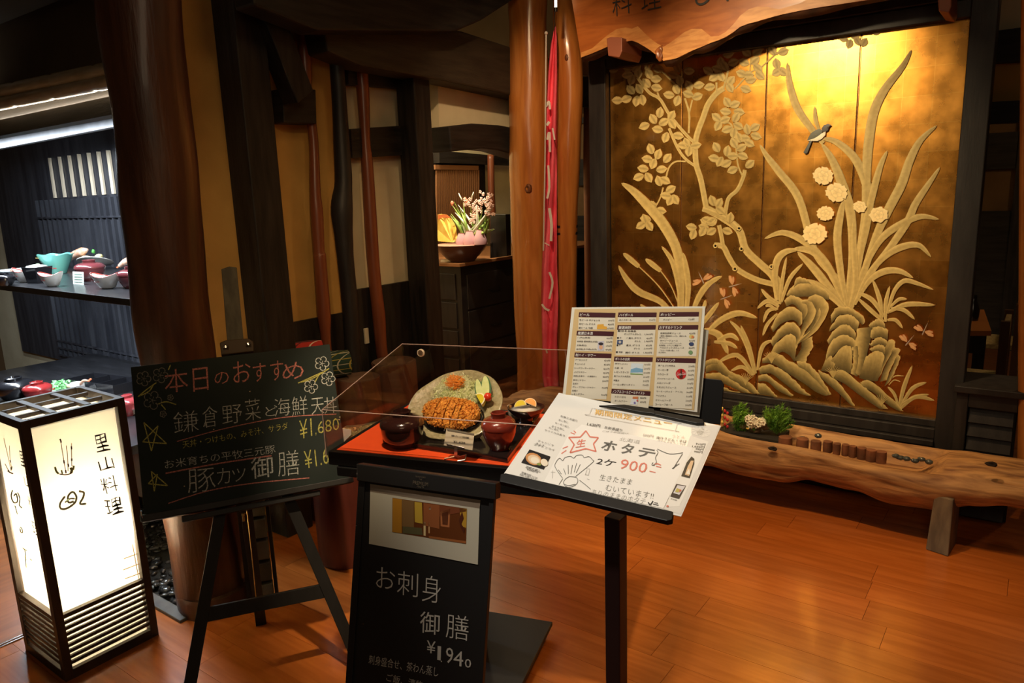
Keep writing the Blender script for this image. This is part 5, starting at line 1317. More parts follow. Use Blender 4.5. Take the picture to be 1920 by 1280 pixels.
for t, x, y, x2 in (('刺身三点盛り', 525, 268, 662), ('あじ刺し', 510, 298, 590), ('サーモン刺し', 480, 325, 600), ('まぐろ刺し', 455, 350, 558), ('たこ刺し', 430, 362, 515), ('ヤリイカの炙り', 395, 382, 560), ('チャンジャ', 340, 470, 470), ('キムチ', 325, 492, 395), ('ポテトフライ', 308, 498, 475)):
    sl = .30; w1('k', t, (x, y), (x2, y + (x2 - x) * sl), (x + 5, y - 17), -.006)
for p in ([(545, 770), (485, 680), (490, 640), (520, 605), (545, 625), (565, 600), (610, 590), (635, 605), (660, 583), (705, 580), (722, 600), (760, 592), (790, 620), (790, 640), (650, 755)], [(510, 700), (535, 735)], [(553, 690), (570, 740)], [(590, 660), (592, 735)], [(625, 660), (612, 735)], [(660, 645), (640, 720)], [(690, 655), (655, 725)],
          [(600, 755), (568, 775), (552, 810), (580, 840), (620, 838), (655, 820), (670, 790), (655, 762), (600, 755)], [(545, 775), (515, 820)], [(683, 785), (735, 825), (775, 860)], [(555, 815), (590, 828), (650, 818)]): s1_('g', p, 1.1)
for p in ([(450, 720), (485, 720)], [(465, 705), (462, 770)], [(740, 690), (770, 695)], [(735, 740), (760, 745)], [(745, 700), (728, 745)], [(768, 700), (755, 745)], [(745, 775), (765, 780)]): s1_('l', p, .8)
for p in ([(1315, 540), (1325, 560), (1305, 600), (1312, 640), (1280, 665)], [(1320, 530), (1420, 570), (1530, 560)], [(1525, 570), (1500, 610), (1450, 690)], [(1500, 650), (1440, 690)], [(1285, 640), (1275, 660), (1300, 665)], [(1480, 655), (1450, 692)]): s1_('g', p, 1.3)
s1_('r', [(1300, 655), (1320, 650), (1350, 662)], 2); s1_('r', [(1310, 670), (1350, 680)], 2); s1_('r', [(1395, 995), (1412, 998)], 3)
PHm = part('photo_print', (.02, .018, .018), [(275, 533), (446, 592), (390, 696), (207, 640)], par=M1, lift=.0026)
for (cx_, cy_, r1, r2, col, lf) in ((308, 612, 66, 50, (.60, .28, .10), .0029), (312, 616, 52, 38, (.75, .58, .40), .0032), (318, 622, 36, 26, (.85, .76, .60), .0035), (395, 640, 30, 30, (.85, .76, .60), .0032), (352, 655, 18, 10, (.25, .32, .08), .0035)):
    part('photo_patch', col, [(cx_ + r1 * math.cos(t * .52), cy_ + r2 * math.sin(t * .52) + .2 * r1 * math.cos(t * .52)) for t in range(12)], par=PHm, lift=lf)
w1('k', '活帆立刺し', (238, 684), (362, 724), (248, 664), .01); w1('k', '600円', (252, 702), (335, 728), (258, 688)); w1('k', '営業時間 11:00', (205, 730), (335, 778), (212, 712)); w1('k', '気軽にお問い合わせ', (190, 744), (325, 790), (197, 728))
PHr = part('photo_print', (.03, .025, .02), [(1600, 590), (1622, 610), (1622, 650), (1585, 768), (1515, 752), (1560, 640)], par=M1, lift=.0026)
part('photo_patch', (.72, .50, .30), [(1595, 625), (1618, 625), (1600, 690), (1580, 750), (1545, 740), (1570, 670)], par=PHr, lift=.0030); part('photo_patch', (.85, .78, .66), [(1580, 690), (1590, 740), (1555, 730)], par=PHr, lift=.0034)
PHr = part('photo_print', (.04, .03, .03), [(1475, 815), (1555, 830), (1498, 938), (1425, 918)], par=M1, lift=.0026)
part('photo_patch', (.66, .64, .66), [(1485, 825), (1550, 835), (1500, 905), (1450, 890)], par=PHr, lift=.0030); part('photo_patch', (.50, .42, .10), [(1480, 850), (1515, 862), (1490, 885), (1465, 880)], par=PHr, lift=.0034); part('photo_patch', (.60, .15, .10), [(1500, 862), (1520, 868), (1500, 885)], par=PHr, lift=.0037)
w1('k', '子供用', (1425, 940), (1475, 955), (1432, 930))
for k, c in (('k', (.03, .028, .028)), ('r', (.72, .22, .16)), ('y', (.80, .50, .13)), ('g', (.14, .14, .13)), ('l', (.45, .44, .42))):
    build({'k': 'black_writing', 'r': 'red_writing', 'y': 'orange_title', 'g': 'pencil_writing', 'l': 'faint_writing'}[k], INK1[k], mat('menu ink ' + k, c, .4), M1)

# upright drinks menu
def GN(x, y): return (1040 + x / 5.566, 560 + y / 5.566)
M2 = build('drinks_menu', MB().prism([PP(*GN(*p), P2, .0012) for p in ((180, 90), (1572, 78), (1487, 1182), (82, 1012))], -P2[1] * .001), mat('cream sheet border', (.82, .78, .66), .3, coat=.4), None)
tag(M2, 'upright laminated drinks menu with maroon headings behind the sloping menu', 'menu')
b = MB().prism([PP(*GN(*p), P2, -.004) for p in ((1560, 318), (1608, 330), (1510, 1232), (1100, 1160), (1300, 700))], -P2[1] * .001)
tag(build('clear_sheet', b, mat('milky plastic sleeve', (.45, .42, .34), .2, coat=.5), None), 'milky plastic sleeve peeping out behind the right edge of the drinks menu', 'sleeve')
part('tan_field', (.70, .50, .24), [(208, 108), (1540, 98), (1455, 1160), (112, 1020)], GN, P2, .0018, M2)
FIELD = [(250, 195, 632, 195, 322, 245), (230, 385, 612, 390, 545, 215), (208, 615, 590, 620, 1035, 165), (660, 192, 1060, 190, 245, 657), (655, 320, 1052, 320, 588, 635), (620, 655, 1020, 660, 935, 597), (592, 985, 995, 1010, 1110, 582), (1090, 190, 1503, 186, 245, 1088), (1080, 322, 1495, 320, 600, 1062), (1055, 662, 1470, 672, 1130, 1025)]
for (x0, y0, x1, y1, y2, xb) in FIELD:
    w_ = x1 - x0; part('cream_box', (.80, .74, .60), [(x0, y0), (x1, y1), (xb + w_ - (8 if y2 > 900 else 0), y2 + (y1 - y0) + (10 if y2 > 900 else 0)), (xb, y2)], GN, P2, .0021, M2)
HD = [(255, 140, 634, 148, 'ビール', 100), (665, 143, 1064, 143, 'ハイボール', 145), (1095, 140, 1507, 136, 'ホッピー', 150), (233, 332, 617, 342, '厳選日本酒', 155), (657, 275, 1055, 273, '厳選焼酎', 130), (1083, 275, 1499, 273, 'おすすめドリンク', 235), (210, 560, 594, 572, '酎ハイ・サワー', 210), (623, 602, 1024, 610, 'ボトルのお供', 150), (1060, 612, 1474, 622, 'ソフトドリンク', 185), (595, 938, 1000, 965, 'ノンアルコールビールテイスト', 335)]
IW = MB(); IK = MB()
for (x0, y0, x1, y1, s_, tw) in HD:
    part('maroon_heading', (.075, .022, .026), [(x0, y0), (x1, y1), (x1 - 5, y1 + 48), (x0 - 6, y0 + 48)], GN, P2, .0025, M2)
    sl = (y1 - y0) / (x1 - x0); write(IW, P2, s_, GN(x0 + 8, y0 + 41), GN(x0 + 8 + tw, y0 + 41 + sl * tw), GN(x0 + 12, y0 + 10), off=.01, lift=.0032)
build('heading_letters', IW, mat('white print', (.85, .83, .78), .4), M2)
def row(x, y, s_, tw, px_=None, pr=None, h=20, sl=.02, pw=None):
    write(IK, P2, s_, GN(x, y), GN(x + tw, y + sl * tw), GN(x + 3, y - h), off=.006, lift=.0028, res=1)
    if pr: write(IK, P2, pr, GN(px_, y + sl * (px_ - x)), GN(px_ + (pw or 60), y + sl * (px_ + 60 - x)), GN(px_ + 3, y + sl * (px_ - x) - h), off=.004, lift=.0028, res=1)
for i, (n_, w_, p_) in enumerate((('生ビール 中ジョッキ', 215, '600円'), ('生ビール グラス', 170, '420円'), ('瓶ビール 中瓶', 148, '670円'))): row(256 - i * 4, 230 + i * 41, n_, w_, 558 - i * 4, p_)
for i, (n_, w_, p_) in enumerate((('八海山(新潟)', 135, '820円'), ('始神路 豊熟原生(京都)', 215, '570円'), ('玉泉(熊谷)', 105, '670円'), ('出羽桜(あき焼)(岩手)', 215, '470円'))): row(236 - i * 4, 415 + i * 40, n_, w_, 540 - i * 4, p_)
for n_, w_, y_, p_ in (('ウーロンハイ', 125, 645, '420円'), ('チューハイ', 108, 688, '420円'), ('シークワーサーサワー', 215, 732, '420円'), ('ぶどうサワー', 130, 774, '420円'), ('焼酎(水割り・お湯割り)', 240, 815, '420円'), ('梅干しサワー', 130, 858, '530円'), ('生搾り', 58, 895, None), ('グレープフルーツサワー', 240, 930, '700円'), ('生搾り', 58, 968, None), ('レモンサワー', 128, 1004, '700円')):
    x_ = 212 - (y_ - 645) * .1; row(x_, y_, n_, w_, 515 - (y_ - 645) * .09, p_, sl=.03)
row(672, 230, '赤ハイボール', 128, 985, '500円', sl=0); row(1130, 228, 'ホッピー', 90, 1395, '520円', sl=-.01)
for n_, x_, w_, y_, p_, px_ in (('鹿児島 黒', 658, 90, 345, None, 0), ('茜霧島', 762, 85, 347, None, 0), ('オリジナルボトル', 722, 178, 378, '1,860円', 938), ('麦 芋', 652, 40, 418, None, 0), ('八重丸 グラス', 745, 155, 420, '420円', 955), ('ボトル', 832, 62, 452, '1,860円', 935), ('米 芋', 645, 40, 492, None, 0), ('豊丸 グラス', 745, 145, 495, '470円', 950), ('ボトル', 825, 62, 528, '2,060円', 928), ('黒 甲類', 640, 66, 566, None, 0), ('鏡月 ボトル', 735, 150, 570, '1,460円', 925)):
    row(x_, y_, n_, w_, px_, p_, sl=.01, pw=85 if p_ and ',' in p_ else 60)
for n_, w_, y_, p_ in (('緑黄色野菜ジュース', 210, 368, '420円'), ('Wベリージュース', 185, 445, '420円'), ('アロエミックスジュース', 255, 520, '420円')): row(1102 - (y_ - 368) * .06, y_, n_, w_, 1402 - (y_ - 368) * .04, p_, sl=.01)
for n_, w_, y_ in (('・野菜の繊維質たっぷり、濃厚な味。', 285, 394), ('体にうれしい。', 90, 414), ('・クランベリーはポリフェノール、', 240, 470), ('食物繊維、ビタミンが豊富です。', 240, 492), ('・アロエベラは胃の腸に、ヒキ', 210, 545), ('肌に効果あり。', 80, 566)): row(1092 - (y_ - 394) * .05, y_, n_, w_, h=15, sl=.01)
for i, (n_, w_, p_) in enumerate((('梅干し(1ヶ)', 130, '110円'), ('お湯・氷', 88, '210円'), ('レモンスライス', 150, '210円'), ('南アルプス天然水', 175, '210円'), ('炭酸水', 60, '210円'), ('ウーロン茶ピッチャー', 225, '720円'))): row(628 - i * 4, 688 + i * 43, n_, w_, 935 - i * 4, p_, sl=.025)
for i, (n_, w_, p_) in enumerate((('ドライゼロ', 108, '480円'), ('オールフリー', 130, '470円'))): row(628 - i * 4, 1030 + i * 43, n_, w_, 890, p_, sl=.05)
for i, (n_, w_, p_) in enumerate((('南アルプス天然水', 180, '210円'), ('ウーロン茶', 110, '310円'), ('コカコーラ', 110, '310円'), ('ジンジャーエール', 180, '310円'), ('メロンソーダ', 140, '310円'), ('やまぶどうジュース', 205, '310円'), ('コーヒー(ホット・アイス)', 275, '360円'), ('アイスティ', 105, '360円'), ('クリームソーダ', 158, '500円'), ('コーヒーフロート', 180, '500円'))): row(1078 - i * 3.4, 706 + i * 45, n_, w_, 1395 - i * 3.6, p_, sl=.025)
build('menu_writing', IK, mat('menu print', (.05, .035, .03), .5), M2)
def el(cx_, cy_, r1, r2, col, lf, par=M2, n=12): return part('picture_patch', col, [(cx_ + r1 * math.cos(6.2832 * t / n), cy_ + r2 * math.sin(6.2832 * t / n)) for t in range(n)], GN, P2, lf, par)
part('beer_picture', (.80, .42, .06), [(445, 268), (510, 264), (512, 285), (545, 290), (546, 318), (440, 315)], GN, P2, .0026, M2)
part('sake_picture', (.60, .58, .66), [(450, 445), (515, 440), (513, 540), (448, 540)], GN, P2, .0026, M2); el(482, 470, 26, 16, (.05, .04, .05), .0029); el(482, 505, 20, 24, (.75, .42, .25), .0029)
part('label_picture', (.06, .09, .20), [(654, 428), (712, 429), (708, 474), (650, 473)], GN, P2, .0026, M2); el(681, 451, 14, 15, (.60, .55, .45), .0029)
for x, y in ((668, 334), (660, 408), (655, 485), (648, 555)): part('black_box', (.02, .02, .02), [(x - 8, y - 8), (x + 8, y - 8), (x + 8, y + 8), (x - 8, y + 8)], GN, P2, .0026, M2)
el(1428, 395, 27, 22, (.72, .58, .20), .0026); el(1440, 398, 14, 12, (.70, .22, .08), .0029); el(1426, 472, 27, 20, (.05, .07, .16), .0026); el(1418, 560, 24, 22, (.20, .34, .16), .0026)
part('water_picture', (.70, .78, .82), [(800, 672), (925, 678), (918, 792), (788, 786)], GN, P2, .0026, M2); part('water_picture', (.22, .42, .60), [(795, 735), (850, 718), (920, 732), (919, 765), (790, 768)], GN, P2, .0029, M2); part('water_picture', (.30, .45, .16), [(790, 775), (835, 778), (919, 782), (918, 792), (788, 786)], GN, P2, .0030, M2)
RC = el(1318, 784, 55, 55, (.62, .03, .03), .0026, n=28)
part('bottle_picture', (.10, .03, .02), [(1314, 735), (1326, 735), (1330, 775), (1338, 800), (1335, 832), (1303, 832), (1302, 800), (1310, 775)], GN, P2, .0029, RC)
b = MB(); write(b, P2, 'Coca-Cola', GN(1272, 800), GN(1366, 795), GN(1278, 770), lift=.0032); build('brand_print', b, mat('white print', (.85, .83, .78), .4), RC)
part('can_picture', (.78, .80, .84), [(815, 1022), (872, 1020), (862, 1108), (785, 1100)], GN, P2, .0026, M2); part('can_picture', (.66, .22, .08), [(817, 1020), (873, 1020), (868, 1046), (810, 1042)], GN, P2, .0029, M2); el(835, 1085, 12, 12, (.25, .22, .50), .0030); el(862, 1062, 9, 10, (.62, .10, .10), .0030)
# ================================================================== THE SAMPLE MEAL
def at(x, y, z=ZR):
    return PZ(x, y, z)
def rpx(w, p): return w / 2 * depth(p) / F
LQK = mat('dark brown lacquer', (.030, .010, .008), .16, coat=.7)
LQR = mat('red brown lacquer', (.17, .025, .014), .22, coat=.6)
b = MB()
tq = [at(718, 831), at(952, 868), at(1012, 786), at(785, 762)]
b.prism(tq, Vector((0, 0, .006)))
T = thing('meal_tray', 'black lacquer tray under the cutlet meal on the vermilion sheet', 'tray', sum(tq, Vector()) / 4)
build('tray_base', b, BLACKL, T, bevel=.001)
ctr_ = sum(tq, Vector()) / 4
b = MB()
for i in range(4):
    A, B_ = tq[i], tq[(i + 1) % 4]; ia, ib = A.lerp(ctr_, .04), B_.lerp(ctr_, .04); z1, z2 = Vector((0, 0, .006)), Vector((0, 0, .014))
    b.hexa([A + z1, B_ + z1, ib + z1, ia + z1], [A + z2, B_ + z2, ib + z2, ia + z2])
build('tray_rim', b, BLACKL, T)
ZT_ = ZR + .0065
def lidded(name, lab, bx, by, w, h, m, z=ZT_, cat='bowl', group=None, lidm=None, deep=False):
    """covered lacquer bowl: foot at pixel (bx, by) = front of the base; w = widest pixel width, h = height to lid knob in px"""
    p = PZ(bx, by, z); r = rpx(w, p); p = p + (Vector((p.x, p.y, 0))).normalized() * r * .55; H = h * depth(p) / F * .93
    T = thing(name, lab, cat, Vector((p.x, p.y, z)), group); mm = Matrix.Translation((p.x, p.y, z))
    b = MB().lathe([(r * .56, 0), (r * .58, H * .05), (r * .70, H * .12), (r * (.90 if deep else .82), H * .26), (r * .95, H * .44), (r * .97, H * .60), (r * .93, H * .60)], 40, mm); build('bowl', b, m, T, smooth=True)
    pr = [(r * .99, H * .58), (r * 1.0, H * .62)] + [(r * (.36 + .64 * math.cos(k / 8 * 1.5)), H * (.62 + .24 * math.sin(k / 8 * 1.5)) + (.0010 if k % 2 else 0)) for k in range(1, 9)] + [(r * .02, H * .862)]
    L_ = MB().lathe(pr, 40, mm); LO = build('lid', L_, lidm or m, T, smooth=True)
    k_ = MB().lathe([(r * .40, H * .84), (r * .42, H * .95), (r * .45, H * .98), (r * .36, H), (r * .32, H * .90), (r * .01, H * .89)], 30, mm); build('lid_knob', k_, lidm or m, LO, smooth=True)
    return T
lidded('rice_bowl', 'dark brown lidded lacquer bowl at the front left of the tray', 757, 843, 84, 74, LQK, z=ZR, deep=True)
lidded('soup_bowl', 'red brown lidded lacquer soup bowl with turned rings at the right of the tray', 937, 846, 67, 76, LQR)
# oval plate leaning back
aP = math.radians(38)
pb = PZ(838, 823, ZT_ + .003)
vP = (vD * math.cos(aP) + Vector((0, 0, 1)) * math.sin(aP)); nP = (uD.cross(vP)).normalized()
if nP.dot(CAM - pb) < 0: nP = -nP
PLT = (pb, nP)
out = [(764, 790), (762, 772), (769, 750), (782, 733), (798, 722), (815, 712), (830, 702), (850, 697), (866, 694), (882, 693), (896, 695), (908, 701), (920, 705), (931, 714), (939, 728), (944, 742), (944, 755), (940, 768), (934, 780), (925, 792), (914, 803), (905, 812), (893, 819), (870, 823), (838, 826), (812, 824), (796, 820), (792, 806), (778, 800)]
GLZ = mat('crinkled sage glaze', (.42, .38, .22), .14, col2=(.30, .27, .14), scale=90, bump=.004, coat=.6)
cpx = (852, 762)
rings = [(0.0, -.004), (.3, -.005), (.6, -.004), (.8, .002), (.93, .010), (1.0, .013)]
vs, fs = [PP(*cpx, PLT, -.004)], []
for (t, l) in rings[1:]:
    for i, (x, y) in enumerate(out):
        wv = .0012 * math.sin(i * 2.1) * t
        vs.append(PP(cpx[0] + (x - cpx[0]) * t, cpx[1] + (y - cpx[1]) * t, PLT, l * .7 + wv))
n = len(out)
fs += [(0, 1 + i, 1 + (i + 1) % n) for i in range(n)]
for r_i in range(4): fs += [(1 + r_i * n + i, 1 + (r_i + 1) * n + i, 1 + (r_i + 1) * n + (i + 1) % n, 1 + r_i * n + (i + 1) % n) for i in range(n)]
b = MB().add(vs, fs)
o = build('oval_plate', b, GLZ, None, smooth='all'); so = o.modifiers.new('thick', 'SOLIDIFY'); so.thickness = .005; so.offset = -1; ss = o.modifiers.new('sub', 'SUBSURF'); ss.levels = ss.render_levels = 1
tag(o, 'large sage green crinkled oval plate propped up behind the cutlet', 'plate')
b = MB(); c0 = PP(852, 715, PLT, -.02); c1 = Vector((c0.x, c0.y, ZR + .007)) + vD * .01
b.tube([c0, c1], .006, 8); b.tube([c1 - vD * .08, c1], .004, 8); tag(build('plate_prop', b, BLACKM, None), 'small black prop holding up the oval plate from behind', 'prop')
# black oval rack
T = thing('draining_rack', 'oval black wire rack dish between plate and cutlet', 'rack', PP(846, 800, PLT, .012))
def ell(cx_, cy_, a, b_, lift, n=32, rot=0.06): return [PP(cx_ + a * math.cos(6.2832 * i / n), cy_ + b_ * math.sin(6.2832 * i / n) - rot * a * math.cos(6.2832 * i / n), PLT, lift) for i in range(n + 1)]
b = MB().tube(ell(850, 783, 57, 27, .014), .0022, 6, cap=False); b.tube(ell(850, 788, 50, 23, .008), .002, 6, cap=False); build('rack_rim', b, mat('shiny black wire', (.02, .018, .018), .12, .6), T, smooth='all')
b = MB(); r_ = ell(852, 786, 53, 25, .009); b.add([PP(852, 786, PLT, .005)] + r_[:-1], [(0, i + 1, (i + 1) % 32 + 1) for i in range(32)]); build('rack_bottom', b, mat('black rack tray', (.018, .016, .015), .35, bump=.002, scale=120, col2=(.05, .045, .04)), T, smooth='all')
b = MB()
for k in range(-10, 11):
    h = 24 * math.sqrt(max(0, 1 - (k / 11) ** 2)); b.tube([PP(850 + k * 5, 783 - h - .06 * k * 5, PLT, .014), PP(850 + k * 5, 783 + h - .06 * k * 5, PLT, .014)], .0009, 5)
build('rack_wires', b, MATS['shiny black wire'], T)
# cutlet in slices
KT = thing('pork_cutlet', 'golden breaded pork cutlet cut into slices lying on the black rack', 'cutlet', PP(846, 773, PLT, .02))
CRUMB = mat('golden breadcrumb crust', (.86, .40, .055), .8, col2=(.58, .20, .022), scale=170, bump=.004, detail=5, lo=.35, hi=.55)
KC = PP(846, 774, PLT, .030); kx = uD * math.cos(.05) + vP * math.sin(.05) * -1; ky = nP.cross(kx).normalized()
if ky.dot(vP) < 0: ky = -ky
L_, Hh, Th = rpx(113, KC), rpx(54, KC) * 1.12, .019
cuts = [-1.0, -.50, -.12, .17, .40, 1.0]
for si in range(5):
    u0, u1 = cuts[si] + (.022 if si else 0), cuts[si + 1] - (.022 if si < 4 else 0)
    b = MB(); NU, NV = 16 if si in (0, 4) else 12, 36; vs = []
    for i in range(NU + 1):
        u = u0 + (u1 - u0) * i / NU; e = max(.02, (1 - abs(u) ** 2.6)) ** .5
        wob_ = 1 + .10 * math.sin(u * 5 + 1) + .06 * math.sin(u * 11)
        for k in range(NV):
            th = 6.2832 * k / NV; p = KC + kx * (L_ * u) + ky * (Hh * e * wob_ * math.cos(th)) + nP * (Th * (.55 + .45 * e) * (abs(math.sin(th)) ** .8 * math.copysign(1, math.sin(th))))
            d = (p - KC - kx * (L_ * u)).normalized(); nn = noise.noise(p * 95) * .0042 + noise.noise(p * 260) * .0024 + noise.noise(p * 40) * .004
            vs.append(p + d * nn)
    b.add(vs, [(i * NV + k, i * NV + (k + 1) % NV, (i + 1) * NV + (k + 1) % NV, (i + 1) * NV + k) for i in range(NU) for k in range(NV)] + [tuple(range(NV - 1, -1, -1)), tuple(NU * NV + k for k in range(NV))])
    build('cutlet_slice', b, CRUMB, KT, smooth=False)
b = MB(); rr = random.Random(3)
for i in range(1500):
    u, th = rr.uniform(-.97, .97), rr.uniform(-.4, 3.5); e = max(.05, (1 - abs(u) ** 2.6)) ** .5
    p = KC + kx * (L_ * u) + ky * (Hh * e * math.cos(th)) + nP * (Th * (.55 + .45 * e) * math.sin(th)) ; d = (ky * math.cos(th) + nP * math.sin(th)); p += d * .0035
    v = [p + Vector((rr.gauss(0, 1), rr.gauss(0, 1), rr.gauss(0, 1))) * .0021 for _ in range(4)]
    b.add(v, [(0, 1, 2), (0, 2, 3), (0, 3, 1), (1, 3, 2)])
o = build('crumbs', b, CRUMB, KT); o['kind'] = 'stuff'
# cabbage, carrot
def strands(name, lab, cat, n, cx_, cy_, ax, ay, l0, l1, lift0, lift1, m, seed, wr=.0007):
    rr = random.Random(seed); b = MB()
    for i in range(n):
        a, q_ = rr.uniform(0, 6.28), math.sqrt(rr.random())
        x, y = cx_ + math.cos(a) * q_ * ax, cy_ + math.sin(a) * q_ * ay
        c = PP(x, y, PLT, lift0 + (lift1 - lift0) * (1 - q_ * q_) * rr.uniform(.35, 1))
        d = Vector((rr.gauss(0, 1), rr.gauss(0, 1), rr.gauss(0, 1))); d = (d - nP * d.dot(nP) * .75).normalized(); l = rr.uniform(l0, l1)
        e = Vector((rr.gauss(0, 1), rr.gauss(0, 1), rr.gauss(0, 1))).normalized() * l * .35
        P = [c - d * l / 2, c - d * l * .2 + e * .6 , c + d * l * .2 + e * .6, c + d * l / 2]
        b.tube(P, [wr * .7, wr, wr, wr * .6], 3)
    o = build(name, b, m, None, smooth='all'); tag(o, lab, cat); o['kind'] = 'stuff'; return o
CAB = mat('shredded cabbage', (.90, .92, .58), .5, col2=(.66, .74, .28), scale=35, lo=.3, hi=.6)
b = MB(); c = PP(858, 742, PLT, .008); mm = Matrix((uD.to_4d(), vP.to_4d(), nP.to_4d(), (0, 0, 0, 1))).transposed(); mm[3][0] = mm[3][1] = mm[3][2] = 0; mm[3][3] = 1
R3 = Matrix((uD, vP, nP)).transposed()
def oball(c, r, **k):
    return MB().ball(c, r, m=R3.to_4x4(), **k)
o = build('cabbage_core', oball(c, (rpx(66, c), rpx(50, c), .024), n=20, h=12, wob=.15), mat('inner cabbage', (.40, .47, .14), .6), None, smooth='all')
cab = strands('shredded_cabbage', 'heap of pale green shredded cabbage on the oval plate', 'cabbage', 1300, 857, 741, 40, 34, .018, .045, .008, .036, CAB, 1)
o.parent = cab; o.location = o.location - cab.location; o.name = 'inner_leaves'
strands('shredded_carrot', 'orange shredded carrot on top of the cabbage heap', 'carrot', 150, 853, 716, 16, 12, .012, .030, .038, .046, mat('carrot', (.95, .32, .02), .45), 2, .0009)
# cucumber slices
for i, (x0, y0, x1, y1, w, lab) in enumerate(((895, 712, 902, 745, 13, 'left one of the two upright cucumber slices'), (910, 706, 912, 742, 16, 'right and taller one of the two upright cucumber slices'))):
    T = thing('cucumber_slice', lab, 'cucumber', PP(x1, y1, PLT, .03), 'cucumber slices')
    A, B_ = PP(x1, y1 + 4, PLT, .026), PP(x0, y0, PLT, .034); d = (B_ - A); ln = d.length; d.normalize(); q_ = nP.cross(d).normalized(); r = rpx(w, A)
    for nm, s_, th0, m in (('skin', 1.32, -.0030, mat('cucumber skin', (.015, .09, .02), .3, col2=(.03, .16, .03), scale=90, coat=.4)), ('flesh', .92, .0008, mat('cucumber flesh', (.62, .72, .30), .4, col2=(.52, .64, .22), scale=60))):
        ring_ = []
        for k in range(24):
            a = 6.2832 * k / 24; ring_.append(A + d * (ln * (.5 + .5 * math.cos(a) * (1 if s_ < 1 else 1.05))) + q_ * (r * s_ * math.sin(a) * (1 - .12 * math.cos(a))) + nP * th0)
        b = MB().prism(ring_, nP * .0035); build(nm, b, m, T, smooth=False)
# lemon wedge
T = thing('lemon_wedge', 'yellow lemon wedge leaning between cabbage and tomato', 'lemon', PP(898, 755, PLT, .03))
lc = PP(897, 751, PLT, .034); r = rpx(25, lc) * 1.15
def wedge(r0, m, nm, th):
    vs = []
    for k in range(13):
        a = math.radians(128 - 168 * k / 12)
        vs.append(lc + uD * (math.cos(a) * r0 * .92) + vP * (math.sin(a) * r0 * 1.1) + nP * th)
    return vs
ax_ = wedge(r, None, '', -.012); bx = wedge(r, None, '', .004)
pulp = wedge(r * .84, None, '', .0048)
build('peel', MB().prism(bx, nP * -.012), mat('lemon peel', (.85, .66, .04), .4, coat=.3), T)
build('pith', MB().prism([v + nP * .0003 for v in bx], nP * .0005), mat('lemon pith', (.86, .82, .55), .5), T)
build('pulp', MB().prism(pulp, nP * .001), mat('lemon pulp', (.70, .62, .03), .25, col2=(.60, .50, .02), scale=60, coat=.5), T)
T = thing('cherry_tomato', 'small glossy red tomato with green calyx on the plate', 'tomato', PP(915, 744, PLT, .03))
tc_ = PP(915, 744, PLT, .032); r = rpx(17, tc_)
build('fruit', oball(tc_, (r, r, r), n=20, h=14), mat('tomato red', (.72, .045, .015), .14, coat=.8), T, smooth='all')
b = MB(); sc_ = tc_ + uD * r * .8 + nP * r * .35
for k in range(5):
    a = k * 1.257; d = (vP * math.cos(a) + nP * math.sin(a)) * .7 + uD * .35; b.tube([sc_, sc_ + d.normalized() * r * .8], [.0012, .0003], 5)
b.tube([sc_, sc_ + uD * r * .7], .0009, 5); build('calyx', b, mat('calyx green', (.05, .16, .03), .6), T)
# small dishes
T = thing('pickle_dish', 'small boat-shaped dish with dark red rim and pickles in front of the cutlet', 'dish', PZ(888, 822, ZT_))
pd = PZ(886, 824, ZT_) + vD * .02; md = Matrix.Translation(pd) @ Matrix.Rotation(aD, 4, 'Z'); rd = rpx(40, pd)
b = MB().lathe([(rd * .45, 0), (rd * .6, .004), (rd * .95, .020), (rd * 1.05, .027), (rd * .98, .027), (rd * .85, .018), (rd * .3, .006), (.0005, .006)], 36, md, sy=.62, wob=.05)
build('dish_body', b, mat('cream glaze', (.70, .58, .38), .25, coat=.5), T, smooth=True)
b = MB().lathe([(rd * 1.0, .0268), (rd * 1.06, .0275), (rd * 1.0, .0285), (rd * .9, .024), (rd * .86, .021)], 36, md, sy=.62, wob=.05); build('red_rim', b, mat('dark red glaze', (.28, .02, .012), .25, coat=.5), T, smooth=True)
for i, (dx, dy, col) in enumerate(((-.004, 0, (.70, .45, .18)), (.010, .002, (.75, .70, .50)), (.003, -.005, (.12, .22, .18)))):
    build('pickle', MB().ball(md @ Vector((dx, dy, .018)), (.008, .005, .005), 8, 6, wob=.4, seed=i), mat('pickle %.2f' % col[0], col, .3, coat=.4), T, smooth='all')
T = thing('citrus_bowl', 'small black footed bowl with orange and lemon slices behind the red soup bowl', 'bowl', PZ(985, 798, ZR))
pf_ = PZ(985, 799, ZR) + vD * .012; rf = rpx(70, pf_); Hf = rpx(2 * 36, pf_)
b = MB().lathe([(rf * .5, 0), (rf * .48, Hf * .15), (rf * .36, Hf * .25), (rf * .36, Hf * .42), (rf * .75, Hf * .62), (rf * .98, Hf * .92), (rf, Hf), (rf * .93, Hf), (rf * .7, Hf * .78), (.001, Hf * .66)], 36, Matrix.Translation(pf_))
build('bowl', b, LQK, T, smooth=True)
b = MB().lathe([(rf * .85, Hf * .9), (.001, Hf * .93)], 24, Matrix.Translation(pf_)); build('filling', b, mat('white daikon filling', (.72, .70, .62), .5, bump=.002, scale=150), T, smooth='all')
